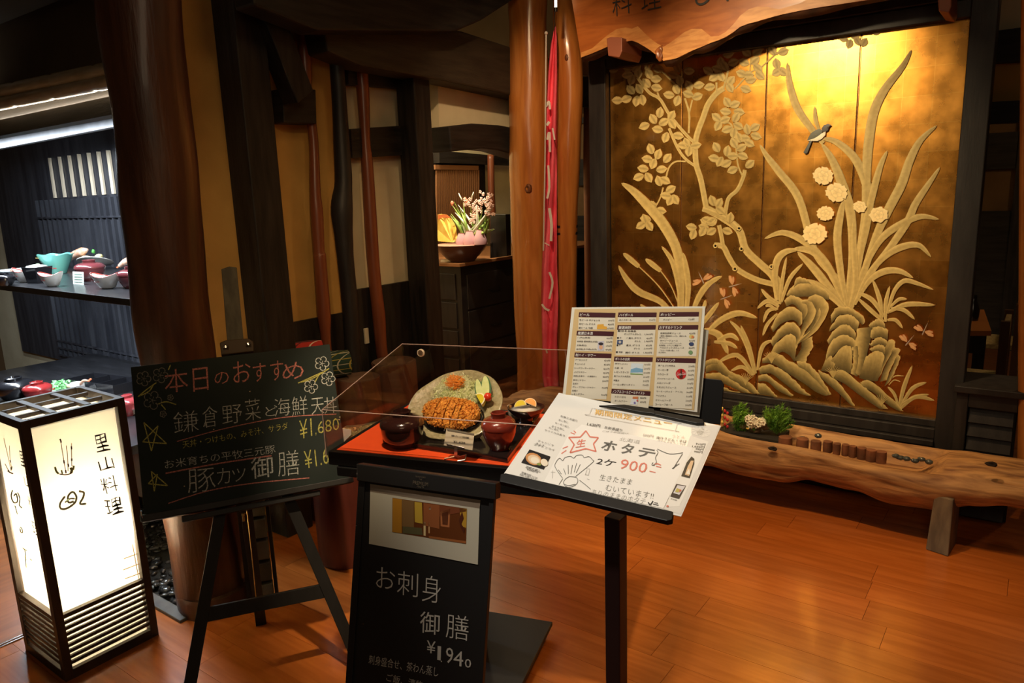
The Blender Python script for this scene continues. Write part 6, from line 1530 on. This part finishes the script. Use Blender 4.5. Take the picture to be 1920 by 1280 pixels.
for nm, dx, dy, dz, ry, c1_, c2_, lab in (('orange_slice', .012, .004, .006, .35, (.90, .36, .02), (.90, .72, .40), 0), ('lemon_slice', -.014, -.008, .002, -.25, (.85, .70, .06), (.88, .80, .45), 0)):
    m_ = Matrix.Translation(pf_ + Vector((0, 0, Hf))) @ Matrix.Rotation(aD, 4, 'Z') @ Matrix.Translation((dx, dy, dz)) @ Matrix.Rotation(ry, 4, 'Y') @ Matrix.Rotation(.9, 4, 'X')
    b = MB().prism([m_ @ Vector((.020 * math.cos(math.pi * k / 14), .020 * math.sin(math.pi * k / 14), 0)) for k in range(15)], m_.to_3x3() @ Vector((0, 0, .005)))
    SO = build(nm, b, mat(nm + ' rind', c2_, .35), T)
    b = MB().prism([m_ @ Vector((.0172 * math.cos(math.pi * k / 14), .0172 * math.sin(math.pi * k / 14) + .001, .0045)) for k in range(15)], m_.to_3x3() @ Vector((0, 0, .001))); build('pulp', b, mat(nm + ' pulp', c1_, .25, coat=.5), SO)
b = MB(); rr = random.Random(9)
for i in range(14): p = pf_ + Vector((rr.uniform(-.02, .015), rr.uniform(0, .02), Hf + .004)); b.tube([p, p + Vector((rr.gauss(0, .006), rr.gauss(0, .006), rr.uniform(0, .006)))], .0022, 5)
build('seaweed', b, mat('black seaweed', (.03, .035, .04), .12, coat=1), T, smooth='all')
p = PZ(961, 792, ZR) + vD * .03; r = rpx(30, p)
tag(build('cream_cup', MB().lathe([(r * .6, 0), (r * .9, .02), (r, .046), (r * .9, .046), (r * .7, .02), (.001, .012)], 28, Matrix.Translation(p)), MATS['cream glaze'], None, smooth=True), 'small cream cup half hidden behind the red soup bowl', 'cup')
# price card on clip
plC_ = (PZ(862, 846, ZR + .03), (-vD * .94 + Vector((0, 0, .34))).normalized())
T = thing('price_card', 'small priced name card on a metal clip stand in front of the meal', 'card', PZ(858, 866, ZR))
def GK(x, y): return (740 + x / 7.109, 680 + y / 7.109)
build('card', MB().prism([PP(*GK(*p), plC_) for p in ((690, 870), (1062, 945), (1035, 1165), (655, 1100))], -plC_[1] * .0008), mat('cream card', (.56, .50, .37), .5), T)
b = MB(); write(b, plC_, '豚カツ御膳', GK(752, 1003), GK(990, 1035), GK(756, 955), off=.005, lift=.0012); write(b, plC_, '¥1,630', GK(780, 1068), GK(938, 1088), GK(783, 1032), off=.008, lift=.0012); build('card_print', b, INK, T)
b = MB().prism([PP(*GK(*p), plC_, .003) for p in ((690, 1075), (930, 1130), (925, 1148), (688, 1092))], -plC_[1] * .004); build('card_clip', b, STEEL, T, bevel=.0005)
b = MB(); poly(b, plC_, [GK(690, 868), GK(1062, 943), GK(1058, 962), GK(700, 900)], .0014); build('card_band', b, mat('grey card band', (.16, .14, .10), .5), T)
a1 = PP(*GK(800, 1130), plC_, -.001); f1 = PZ(852, 858, ZR)
b = MB().prism([a1, a1 + uD * .009, f1 + uD * .009, f1], -vD * .002); b.tube([f1 + Vector((0, 0, .003)), PZ(833, 860, ZR + .002)], .002, 6); b.tube([f1 + uD * .009 + Vector((0, 0, .003)), PZ(874, 852, ZR + .012), PZ(872, 862, ZR + .003), PZ(858, 864, ZR + .002)], .002, 6)
build('clip_stand', b, STEEL, T)
# gilt bag seen behind the case
T = thing('gilt_packet', 'crinkled gold and white packet on the floor side behind the red sheet', 'packet', PP(665, 810, (OD + vD * .62, -vD)))
plK = (OD + vD * .62, -vD)
b = MB().prism([PP(*p, plK) for p in ((642, 803), (658, 806), (658, 815), (645, 828))], vD * .03); build('white_label', b, mat('white label', (.75, .74, .70), .4), T)
b = MB().prism([PP(*p, plK, -.002) for p in ((642, 802), (668, 800), (722, 790), (760, 775), (760, 790), (700, 812), (658, 828), (655, 820))], vD * .03); build('foil', b, mat('crinkled gold foil', (.80, .60, .28), .25, .9, bump=.01, scale=60), T)
b = MB(); p_ = PP(690, 800, plK, -.015); b.box(p_.x - .12, p_.x + .22, p_.y - .02, p_.y + .14, p_.z - .045, p_.z - .035); b.box(p_.x + .03, p_.x + .08, p_.y + .04, p_.y + .09, 0, p_.z - .045)
tag(build('side_stand', b, BLACKM, None), 'small black side stand holding the gilt packet behind the display stand', 'stand')

# ================================================================== ALCOVE DISHES
GZ = mat('white glaze with red brush', (.70, .68, .62), .2, col2=(.66, .64, .60), scale=20, coat=.6)
RG = mat('red glaze', (.42, .04, .03), .25, coat=.5)
MLC = mat('maroon lacquer', (.16, .035, .04), .22, coat=.6)
BLK = mat('alcove black lacquer', (.014, .014, .017), .2, coat=.6)
def place(x, y, z): return PZ(x, y, z)
def boat(lab, x, y, w, h, z, tilt=.25, m=None, group='leaf-shaped side bowls', ang=.2):
    p = PZ(x, y, z); r = rpx(w, p); H = rpx(2 * h, p); T = thing('leaf_bowl', lab, 'bowl', p, group)
    m_ = Matrix.Translation(p + Vector((0, r * .35, 0))) @ Matrix.Rotation(.55, 4, 'Z')
    def cup(r0, H0, nm, mt, par, z0=0):
        b = MB(); n_ = 36; vs = []
        for (rr_, zz) in ((.35, 0), (.55, .12), (.85, .55), (1.0, .85), (1.02, .92), (.94, .88), (.75, .5), (.4, .25), (.01, .22)):
            for k in range(n_):
                a = 6.2832 * k / n_; vs.append(m_ @ Vector((r0 * rr_ * math.cos(a), r0 * .62 * rr_ * math.sin(a), z0 + H0 * (zz + (.35 * rr_ ** 3 * math.cos(a) ** 2 if zz > .4 else 0)))))
        b.add(vs, [(i * n_ + k, i * n_ + (k + 1) % n_, (i + 1) * n_ + (k + 1) % n_, (i + 1) * n_ + k) for i in range(8) for k in range(n_)] + [tuple(range(n_ - 1, -1, -1))])
        return build(nm, b, mt, par, smooth=True)
    B0 = cup(r, H * .78, 'bowl', m or GZ, T)
    b = MB(); vs = []
    for k in range(37):
        a = 6.2832 * k / 36; vs.append(m_ @ Vector((r * .97 * math.cos(a), r * .60 * math.sin(a), H * .78 * (.91 + .35 * math.cos(a) ** 2))))
    b.tube(vs, .0022, 5, cap=False); build('red_rim', b, RG, B0, smooth='all')
    b = MB()
    for k in (-.9, -.5): b.tube([m_ @ Vector((r * .86 * math.sin(k + t), -r * .56 * math.cos(k + t), H * .42 + .004 * math.sin(t * 9))) for t in (0, .15, .3)], .0012, 5)
    build('brush_mark', b, RG, B0)
    for i in range(4): build('pickle', MB().ball(m_ @ Vector(((i - 1.5) * r * .32, 0, H * .62)), (r * .22, r * .2, H * .16), 8, 6, wob=.3, seed=i), mat('pickle tint %d' % (i % 3), ((.62, .30, .28), (.60, .62, .45), (.50, .08, .06))[i % 3], .35, coat=.3), T, smooth='all')
    return T
Z = ZS
boat('leaf-shaped white bowl with pickles left of the price card on the upper shelf', 90, 538, 46, 28, Z)
boat('leaf-shaped white bowl with red brushwork at the shelf edge, right of the price card', 192, 542, 57, 31, Z)
boat('white bowl with red marks at the left end of the upper shelf', 38, 530, 36, 28, Z)
lidded('soup_bowl', 'maroon lidded bowl in the middle of the upper shelf', 172, 527, 53, 42, MLC, z=Z, group='maroon lidded bowls on the upper shelf')
lidded('soup_bowl', 'maroon lidded bowl at the right end of the shelf beside the trunk', 250, 541, 50, 44, MLC, z=Z, group='maroon lidded bowls on the upper shelf')
# turquoise glass bowl
p = PZ(92, 514, Z); r = rpx(62, p); T = thing('glass_bowl', 'turquoise glass bowl with fluted rim holding noodles on the upper shelf', 'bowl', p)
vs, n_ = [], 40; prf = [(.45, 0), (.5, .05), (.72, .5), (.98, 1.0), (.9, .98), (.66, .5), (.4, .12), (.01, .1)]
Hh = rpx(72, p)
for rr_, zz in prf:
    for k in range(n_): a = 6.2832 * k / n_; q_ = 1 + .05 * math.sin(a * 7) * (zz > .9); vs.append(p + Vector((r * rr_ * math.cos(a) * q_, r * .5 + r * rr_ * math.sin(a) * q_, Hh * zz + .004 * math.sin(a * 7) * (zz > .9))))
build('bowl', MB().add(vs, [(i * n_ + k, i * n_ + (k + 1) % n_, (i + 1) * n_ + (k + 1) % n_, (i + 1) * n_ + k) for i in range(7) for k in range(n_)]), mat('turquoise glass', (.16, .55, .50), .12, coat=.6, col2=(.22, .62, .48), scale=6), T, smooth=True)
b = MB(); rr = random.Random(3)
for i in range(60):
    c = p + Vector((rr.gauss(0, r * .3), r * .5 + rr.gauss(0, r * .3), Hh * .82)); b.tube([c, c + Vector((rr.gauss(0, .02), rr.gauss(0, .02), rr.uniform(0, .012)))], .0015, 4)
build('noodles', b, mat('yellow noodles', (.80, .50, .15), .5), T)
b = MB(); a1 = PZ(45, 490, Z + .05); b.tube([PZ(55, 506, Z + .03), PZ(105, 503, Z + .07)], .003, 6); tag(build('lacquer_chopsticks', b, RG, None), 'red chopsticks resting across the turquoise bowl', 'chopsticks')
# black square box with white food
p = PZ(62, 531, Z); s_ = rpx(36, p); T = thing('square_box', 'black square box with white food on the upper shelf', 'box', p)
m_ = Matrix.Translation(p + Vector((0, .03, 0))) @ Matrix.Rotation(.3, 4, 'Z')
hb = rpx(60, p)
b = MB().hexa([m_ @ Vector(v) for v in ((-s_ * .75, -s_ * .75, 0), (s_ * .75, -s_ * .75, 0), (s_ * .75, s_ * .75, 0), (-s_ * .75, s_ * .75, 0))], [m_ @ Vector(v) for v in ((-s_, -s_, hb), (s_, -s_, hb), (s_, s_, hb), (-s_, s_, hb))]); build('box_body', b, BLK, T, bevel=.001)
build('rice', MB().ball(m_ @ Vector((0, 0, hb)), (s_ * .9, s_ * .9, .012), 14, 8, wob=.3), mat('white food', (.75, .78, .72), .5, bump=.002, scale=90), T, smooth='all'); build('green_garnish', MB().ball(m_ @ Vector((.01, 0, hb + .013)), (.012, .008, .004), 8, 5, wob=.4), mat('pale green garnish', (.35, .60, .30), .5), T, smooth='all')
# sashimi plate at left end
p = PZ(20, 524, Z); r = rpx(92, p); T = thing('sashimi_plate', 'clear white plate with pink fish slices at the left end of the upper shelf', 'plate', p)
b = MB().lathe([(r * .3, 0), (r * .5, .01), (r * .95, .045), (r, .05), (r * .9, .046), (r * .4, .016), (.001, .014)], 36, Matrix.Translation(p + Vector((0, .07, 0))), wob=.06); build('plate', b, mat('pale blue white glaze', (.55, .62, .64), .15, coat=.6), T, smooth=True)
for i, (dx, dy, col) in enumerate(((-.03, .03, (.70, .20, .12)), (.0, .02, (.72, .30, .22)), (.035, .035, (.62, .12, .12)), (-.05, .06, (.72, .68, .60)))): build('fish_slice', MB().ball(p + Vector((dx, dy, .045)), (.022, .014, .009), 10, 6, wob=.2, seed=i), mat('fish %d' % i, col, .3, coat=.4), T, smooth='all')
p = PZ(5, 534, Z); lidded('small_cup', 'small dark cup at the very left edge of the upper shelf', 12, 536, 34, 26, BLK, z=Z, cat='cup')
# shrimp platter
p = PZ(150, 508, Z); r = rpx(88, p); T = thing('tempura_plate', 'tilted plate with a big shrimp and tempura on the upper shelf', 'plate', p)
mt_ = Matrix.Translation(p + Vector((0, .09, .035))) @ Matrix.Rotation(-.35, 4, 'X') @ Matrix.Rotation(-.15, 4, 'Y')
b = MB().lathe([(r * .3, -.012), (r * .5, 0), (r * 1.0, .012), (r * 1.02, .016), (r * .95, .014), (r * .4, .004), (.001, .004)], 36, mt_, sy=.62); build('plate', b, GZ, T, smooth=True)
b = MB().lathe([(r * .3, 0), (r * .25, .03)], 20, Matrix.Translation(p + Vector((0, .085, 0)))); build('plate_foot', b, BLK, T)
def shrimp(P0, P1_, r, par, m, seed=0):
    n_ = 18; pts, rr_ = [], []
    for i in range(n_ + 1):
        t = i / n_; q_ = P0.lerp(P1_, t) + Vector((0, 0, .012 * math.sin(t * 3.1))); pts.append(q_); rr_.append(r * (.55 + .45 * math.sin(min(1, t * 1.3) * 1.57)) * (1 + .07 * (i % 2)) * (1 if t < .85 else (1 - t) / .15 * .7 + .3))
    b = MB().tube(pts, rr_, 12); o = build('shrimp', b, m, par, smooth='all'); d = (P0 - P1_).normalized()
    b = MB()
    for k in (-1, 0, 1): b.ball(P0 + d * .012 + Vector((0, .006 * k, .004 * k)), (.012, .004, .005), 8, 5)
    build('shrimp_tail', b, mat('shrimp tail', (.75, .16, .06), .3, coat=.4), o, smooth='all'); return o
SHR = mat('shrimp orange', (.85, .36, .20), .35, coat=.4, col2=(.85, .62, .48), scale=40)
shrimp(PY(112, 497, p.y + .05), PY(164, 468, p.y + .08), rpx(15, p), T, SHR)
build('tempura', MB().ball(PY(160, 484, p.y + .07), (.045, .03, .016), 14, 8, wob=.35, seed=3), mat('tempura batter', (.80, .66, .38), .6, bump=.003, scale=80), T, smooth='all')
build('tempura', MB().ball(PY(186, 480, p.y + .09), (.026, .02, .014), 12, 8, wob=.3, seed=6), mat('yellow tempura', (.85, .74, .35), .6), T, smooth='all')
build('green_garnish', MB().ball(PY(175, 471, p.y + .09), (.012, .01, .013), 8, 6, wob=.6, seed=2), mat('bright green garnish', (.10, .42, .08), .5), T, smooth='all')
p2_ = PZ(234, 512, Z); T = thing('tempura_plate', 'second shrimp plate half hidden behind the massive trunk', 'plate', p2_)
build('plate', MB().lathe([(.03, 0), (.07, .014), (.075, .018), (.065, .015), (.001, .006)], 30, Matrix.Translation(p2_ + Vector((.03, .06, 0)))), GZ, T, smooth=True)
shrimp(PY(224, 499, p2_.y + .03), PY(252, 488, p2_.y + .05), rpx(13, p2_), T, SHR)
for (x, y, w, h, lab) in ((147, 533, 20, 24, 'small white price card between the two leaf bowls on the upper shelf'), (237, 540, 12, 9, 'small white price card in front of the right maroon bowl')):
    p = PZ(x, y, Z); pl_k = (p, Vector((0, -1, .15)).normalized()); b = MB().prism([PP(x - w / 2, y, pl_k), PP(x + w / 2, y + 1, pl_k), PP(x + w / 2 - 1, y - h + 1, pl_k), PP(x - w / 2 - 1, y - h, pl_k)], Vector((0, .002, 0)))
    T = tag(build('shelf_card', b, mat('shelf card', (.66, .74, .66), .4), None), lab, 'card', 'price cards on the upper shelf')
    b = MB()
    for k in range(4): stroke(b, pl_k, [(x - w * .38, y - h * (.8 - .2 * k)), (x + w * .35, y - h * (.8 - .2 * k) + .5)], 1.0, lift=.001)
    build('card_print', b, mat('grey green print', (.20, .30, .24), .6), T)
# lower counter
Z = ZC
lidded('rice_bowl', 'wide black lidded bowl at the left of the lower counter', 32, 752, 66, 46, BLK, z=Z)
boat('leaf-shaped bowl with red pattern left of the red lidded bowl on the lower counter', 38, 748, 44, 28, Z)
lidded('soup_bowl', 'bright red lidded bowl on the lower counter behind the lantern', 74, 752, 50, 38, mat('bright red lacquer', (.36, .03, .03), .22, coat=.6), z=Z)
p = PZ(105, 735, Z); T = thing('salad_dish', 'small dish of frilly lettuce with tomato on the lower counter', 'dish', p)
b = MB(); rr = random.Random(5)
for i in range(26):
    c = p + Vector((rr.gauss(0, .022), .03 + rr.gauss(0, .015), .02 + rr.random() * .03)); n_ = 8; vs = [c]
    nr = Vector((rr.gauss(0, 1), rr.gauss(-1, .6), rr.gauss(.6, 1))).normalized(); a_ = nr.cross(Vector((0, 0, 1))).normalized(); c_ = nr.cross(a_)
    for k in range(n_): t = 6.28 * k / n_; vs.append(c + (a_ * math.cos(t) + c_ * math.sin(t)) * .017 + nr * (.006 if k % 2 else -.006))
    b.add(vs, [(0, k + 1, (k + 1) % n_ + 1) for k in range(n_)])
build('lettuce', b, mat('frilly lettuce', (.18, .62, .22), .45, col2=(.45, .80, .40), scale=40), T)
build('plate', MB().lathe([(.03, 0), (.055, .012), (.062, .014), (.001, .008)], 28, Matrix.Translation(p + Vector((.0, .03, 0)))), mat('pale blue white glaze', (.55, .62, .64), .15, coat=.6), T, smooth=True)
build('tomato', MB().ball(p + Vector((-.015, -.005, .022)), .011, 10, 8), MATS['tomato red'], T, smooth='all')
T = thing('compartment_box', 'long black compartment lunch box behind the lantern', 'box', PZ(165, 736, Z))
A, B_ = PZ(120, 728, Z), PZ(214, 741, Z); dy = Vector((0, .16, 0)); hz = Vector((0, 0, .055)); dx_ = (B_ - A)
b = MB().prism([A, B_, B_ + dy, A + dy], Vector((0, 0, .006)))
for (q1, q2) in ((A, B_), (A + dy, B_ + dy)): b.prism([q1, q2, q2 + hz, q1 + hz], Vector((0, .005, 0)))
for t in (0, .33, .66, .99): b.prism([A + dx_ * t, A + dx_ * t + dy, A + dx_ * t + dy + hz * .95, A + dx_ * t + hz * .95], Vector((.005, 0, 0)))
build('box_body', b, BLK, T)
p = PY(143, 712, A.y - .03); p.z = Z + .06
T = thing('daikon_piece', 'white and pink block of daikon on a leaf in front of the compartment box', 'food', Vector((p.x, p.y, Z)))
b = MB().lathe([(.030, .02), (.034, .03), (.034, .065), (.030, .072), (.001, .072)], 20, Matrix.Translation((p.x, p.y, Z)) , sx=1.25); build('block', b, mat('white daikon', (.78, .74, .72), .35, col2=(.70, .40, .38), scale=12, lo=.25, hi=.4, coat=.4), T, smooth=True)
b = MB().lathe([(.05, 0), (.06, .012), (.058, .018), (.001, .018)], 24, Matrix.Translation((p.x, p.y, Z)), sx=1.3); build('dish', b, GZ, T, smooth=True)
shrimp(PY(165, 714, A.y - .02), PY(150, 722, A.y - .04), .008, T, SHR)
build('yellow_pickle', MB().ball(PY(130, 724, A.y - .06), (.020, .012, .012), 10, 6, wob=.2), mat('pale yellow pickle', (.80, .74, .42), .4), T, smooth='all')
lidded('soup_bowl', 'pinkish red lidded bowl between lantern and chalkboard', 243, 780, 42, 42, mat('pinkish red lacquer', (.42, .06, .07), .22, coat=.6), z=Z)
p = PZ(238, 770, Z); tag(build('stacked_saucers', MB().lathe([(.03, 0), (.05, .008), (.045, .012), (.055, .02), (.05, .024), (.06, .034), (.001, .03)], 24, Matrix.Translation(p + Vector((.10, .02, 0)))), GZ, None, smooth=True), 'pale saucers beside the pinkish bowl, right of the lantern', 'saucers')

# ================================================================== ROOM BEHIND THE DOORWAY
XC = -3.5
ct = PX(905, 487, XC); zc_ = ct.z
y0_ = PX(864, 520, XC).y
CT = thing('hearth_chest', 'long black drawer chest carrying the flower arrangement', 'chest', Vector((XC - .4, y0_ + .8, 0)))
CW = mat('black chest wood', (.022, .016, .013), .35, col2=(.012, .009, .008), scale=6, stretch=(6, 1, 1), coat=.2)
b = MB(); b.box(XC - .85, XC, y0_, y0_ + 2.2, 0, zc_ - .025); build('chest_body', b, CW, CT, bevel=.004)
b = MB(); b.box(XC - .88, XC + .02, y0_ - .03, y0_ + 2.25, zc_ - .025, zc_); build('chest_top', b, mat('warm edge top', (.26, .11, .04), .35, coat=.3), CT, bevel=.003)
for r_i in range(3):
    for c_i in range(3):
        z0 = .08 + r_i * (zc_ - .16) / 3; y0 = y0_ + .06 + c_i * .72
        b = MB(); b.box(XC, XC + .012, y0, y0 + .66, z0, z0 + (zc_ - .2) / 3); D = build('drawer', b, CW, CT, bevel=.004)
        b = MB().tube([(XC + .012, y0 + .26, z0 + .13), (XC + .03, y0 + .28, z0 + .115), (XC + .03, y0 + .38, z0 + .115), (XC + .012, y0 + .40, z0 + .13)], .004, 6); build('handle', b, BLACKM, D)
for r_i in range(4):
    z0 = .06 + r_i * (zc_ - .12) / 4; b = MB(); b.box(XC - .8, XC - .05, y0_ - .012, y0_, z0, z0 + (zc_ - .2) / 4); build('end_panel', b, CW, CT, bevel=.004)
fy = PX(868, 486, XC - .18)
fc = PZ(866, 489, zc_); rb_ = rpx(98, fc)
BWL = thing('flower_bowl', 'wide dark wooden bowl under the lit flowers', 'bowl', fc)
b = MB().lathe([(rb_ * .5, .002), (rb_ * .62, .03), (rb_ * .9, .085), (rb_ * 1.0, .125), (rb_ * .96, .125), (rb_ * .8, .10), (.001, .09)], 36, Matrix.Translation(fc)); build('bowl', b, mat('dark bowl wood', (.10, .045, .03), .35), BWL, smooth=True)
b = MB().lathe([(rb_ * .97, .124), (rb_ * 1.02, .127), (rb_ * .97, .130)], 36, Matrix.Translation(fc)); build('bowl_rim', b, mat('pinkish rim', (.50, .26, .20), .3), BWL, smooth=True)
kf = depth(fc) / F
def fpx(x, y, dy=0.0): return PY(x, y, fc.y + dy)
PK = mat('pink glass', (.62, .36, .40), .12, coat=.6)
for i, (x, w, h, lab) in enumerate(((866, 22, 20, 'leftmost'), (882, 26, 24, 'middle'), (901, 24, 26, 'rightmost'))):
    p = fpx(x, 458, -.03); r = w / 2 * kf
    tag(build('pink_vase', MB().lathe([(r, 0), (r * 1.05, h * .3 * kf), (r * .75, h * .7 * kf), (r * .5, h * kf), (r * .55, h * 1.05 * kf), (.001, h * .9 * kf)], 24, Matrix.Translation(p)), PK, None, smooth=True), f'{lab} of the three small pink glass vases in the dark bowl', 'vase', 'pink vases under the flowers')
T = thing('glowing_leaf_screen', 'bright yellow fan-shaped leaf glowing left of the flowers', 'ornament', fpx(838, 455))
vs, fs = [], []
base = fpx(848, 454, -.01); n_ = 20
top = [(821, 452), (821, 430), (821, 402), (828, 401), (836, 402), (843, 406), (848, 412), (853, 420), (856, 430), (857, 440), (857, 452)]
for i, (x, y) in enumerate(top): vs.append(fpx(x, y, .015 * (i % 2)))
b = MB().add([base] + vs, [(0, i + 1, i + 2) for i in range(len(top) - 1)]); o = build('leaf_fan', b, mat('yellow leaf paper', (.85, .66, .16), .6, col2=(.80, .50, .08), scale=18), T); so = o.modifiers.new('t', 'SOLIDIFY'); so.thickness = .003
b = MB().add([fpx(821, 402, -.005), fpx(838, 402, -.005), fpx(846, 409, -.005), fpx(828, 408, -.005), fpx(821, 412, -.005)], [(0, 1, 2, 3, 4)]); build('red_edge', b, mat('leaf red', (.60, .16, .04), .6), T)
T = thing('flower_arrangement', 'pale pink hyacinths and tulips with white leaves in the spotlight', 'flowers', fpx(880, 440))
rr = random.Random(11); gm = mat('bright leaf', (.36, .50, .10), .5, col2=(.20, .34, .06), scale=14); wm = mat('white leaf', (.80, .84, .70), .5); pk = mat('pale pink floret', (.86, .58, .50), .6); tl_ = mat('coral tulip', (.80, .26, .16), .5)
for i in range(34):
    x0, x1, y1 = rr.uniform(865, 905), rr.uniform(843, 928), rr.uniform(375, 430); P = [fpx(x0, 446), fpx((x0 + x1) / 2 + 3, (446 + y1) / 2, rr.uniform(-.05, .08)), fpx(x1, y1, rr.uniform(-.06, .1))]
    b = MB().tube(P, [.006, .011, .001], 5, sub=3); build('leaf', b, wm if i % 3 == 0 else gm, T, smooth='all')
for (hx, hy, n_, sx_, sy_) in ((912, 372, 26, 13, 13), (894, 385, 20, 9, 13), (889, 403, 22, 7, 15), (918, 392, 14, 9, 12), (878, 380, 10, 8, 7)):
    for i in range(n_):
        c = fpx(hx + rr.uniform(-sx_, sx_), hy + rr.uniform(-sy_, sy_), rr.uniform(-.05, .03)); b = MB()
        for k in range(4): a = k * 1.57 + i; b.ball(c + Vector((math.cos(a), -.2, math.sin(a))) * .008, (.007, .004, .006), 6, 4)
        build('floret', b, pk, T, smooth='all')
for (x, y) in ((848, 381), (876, 378), (872, 374)): build('tulip', MB().ball(fpx(x, y), (.013, .012, .019), 10, 8, wob=.2), tl_, T, smooth='all')
for (x, y, x2, y2) in ((884, 372, 888, 360), (866, 375, 860, 362), (905, 412, 914, 400)): build('bud', MB().tube([fpx(x, y), fpx(x2, y2)], [.008, .003], 6), wm, T, smooth='all')
p = PX(933, 485, XC - .25); q_ = PX(933, 401, XC - .25)
pa_ = PZ(920, 487, zc_); 
b = MB().prism([fpx(919, 484, .16), fpx(950, 480, .16), fpx(948, 402, .16), fpx(919, 401, .16)], Vector((0, .06, 0))); tag(build('standing_board', b, CW, None, bevel=.003), 'upright black panel right of the flowers on the chest', 'panel')
b = MB().prism([fpx(826, 487, -.10), fpx(851, 484, -.10), fpx(851, 489, -.10), fpx(826, 493, -.10)], Vector((0, .12, .0))); tag(build('paper_tray', b, mat('pale cut tray', (.62, .55, .42), .5), None, bevel=.001), 'small pale tray on the left front corner of the chest', 'tray')
# dining corner at the far right
YT = 4.9
TB = thing('dining_table', 'low wooden table with lit orange top in the dark room at far right', 'table', PY(1826, 620, YT))
b = MB(); a_, c_ = PY(1800, 624, YT), PY(1857, 624, YT); zt5 = a_.z; b.prism([PZ(1780, 620, zt5), PZ(1859, 620, zt5), PZ(1845, 580, zt5), PZ(1780, 580, zt5)], Vector((0, 0, -.03))); build('table_top', b, mat('orange lit table top', (.55, .22, .06), .3, coat=.3), TB)
xt_ = PZ(1850, 620, zt5); b = MB(); b.box(xt_.x - .06, xt_.x, xt_.y, xt_.y + .06, 0, zt5 - .03); build('leg', b, DK, TB); b = MB(); b.box(xt_.x - .9, xt_.x - .84, xt_.y, xt_.y + .06, 0, zt5 - .03); build('leg', b, DK, TB)
b = MB(); b.box(xt_.x - .9, xt_.x, xt_.y - .01, xt_.y + .03, zt5 - .14, zt5 - .03); build('apron', b, DK, TB)
CHW = mat('dark chair wood', (.10, .045, .02), .4); CHS = mat('woven straw seat', (.46, .36, .16), .8, col2=(.30, .22, .09), scale=60)
for i, (x, y, s_, lab) in enumerate(((1846, 712, 1.0, 'nearer woven-seat chair below the orange table'), (1884, 640, .9, 'farther woven-seat chair beside the orange table'))):
    p = PZ(x, y, .42); T = thing('dining_chair', lab, 'chair', Vector((p.x, p.y, 0)), 'chairs in the dark dining corner')
    w = .21 * s_
    b = MB(); b.box(p.x - w * 1.6, p.x + w * .4, p.y - w, p.y + w, .40, .43); build('seat', b, CHS, T, bevel=.004)
    for dx, dy in ((-1.55, -.95), (.35, -.95), (-1.55, .9), (.35, .9)):
        hh = .46 if dx < 0 else .78 * s_
        b = MB(); b.box(p.x + w * dx - .02, p.x + w * dx + .02, p.y + w * dy - .02, p.y + w * dy + .02, 0, hh); build('leg', b, CHW, T)
    b = MB(); b.box(p.x + w * .3, p.x + w * .42, p.y - w, p.y + w, .66 * s_, .76 * s_); build('backrest', b, CHS, T, bevel=.004)
T = thing('table_things', 'dark soy bottle on the orange table', 'bottle', PZ(1822, 600, zt5)); p = PZ(1822, 600, zt5); p.z = zt5
b = MB().lathe([(.035, 0), (.04, .08), (.02, .12), (.018, .16), (.001, .165)], 14, Matrix.Translation(p)); build('body', b, BLACKL, T, smooth=True); T.name = 'soy_bottle'
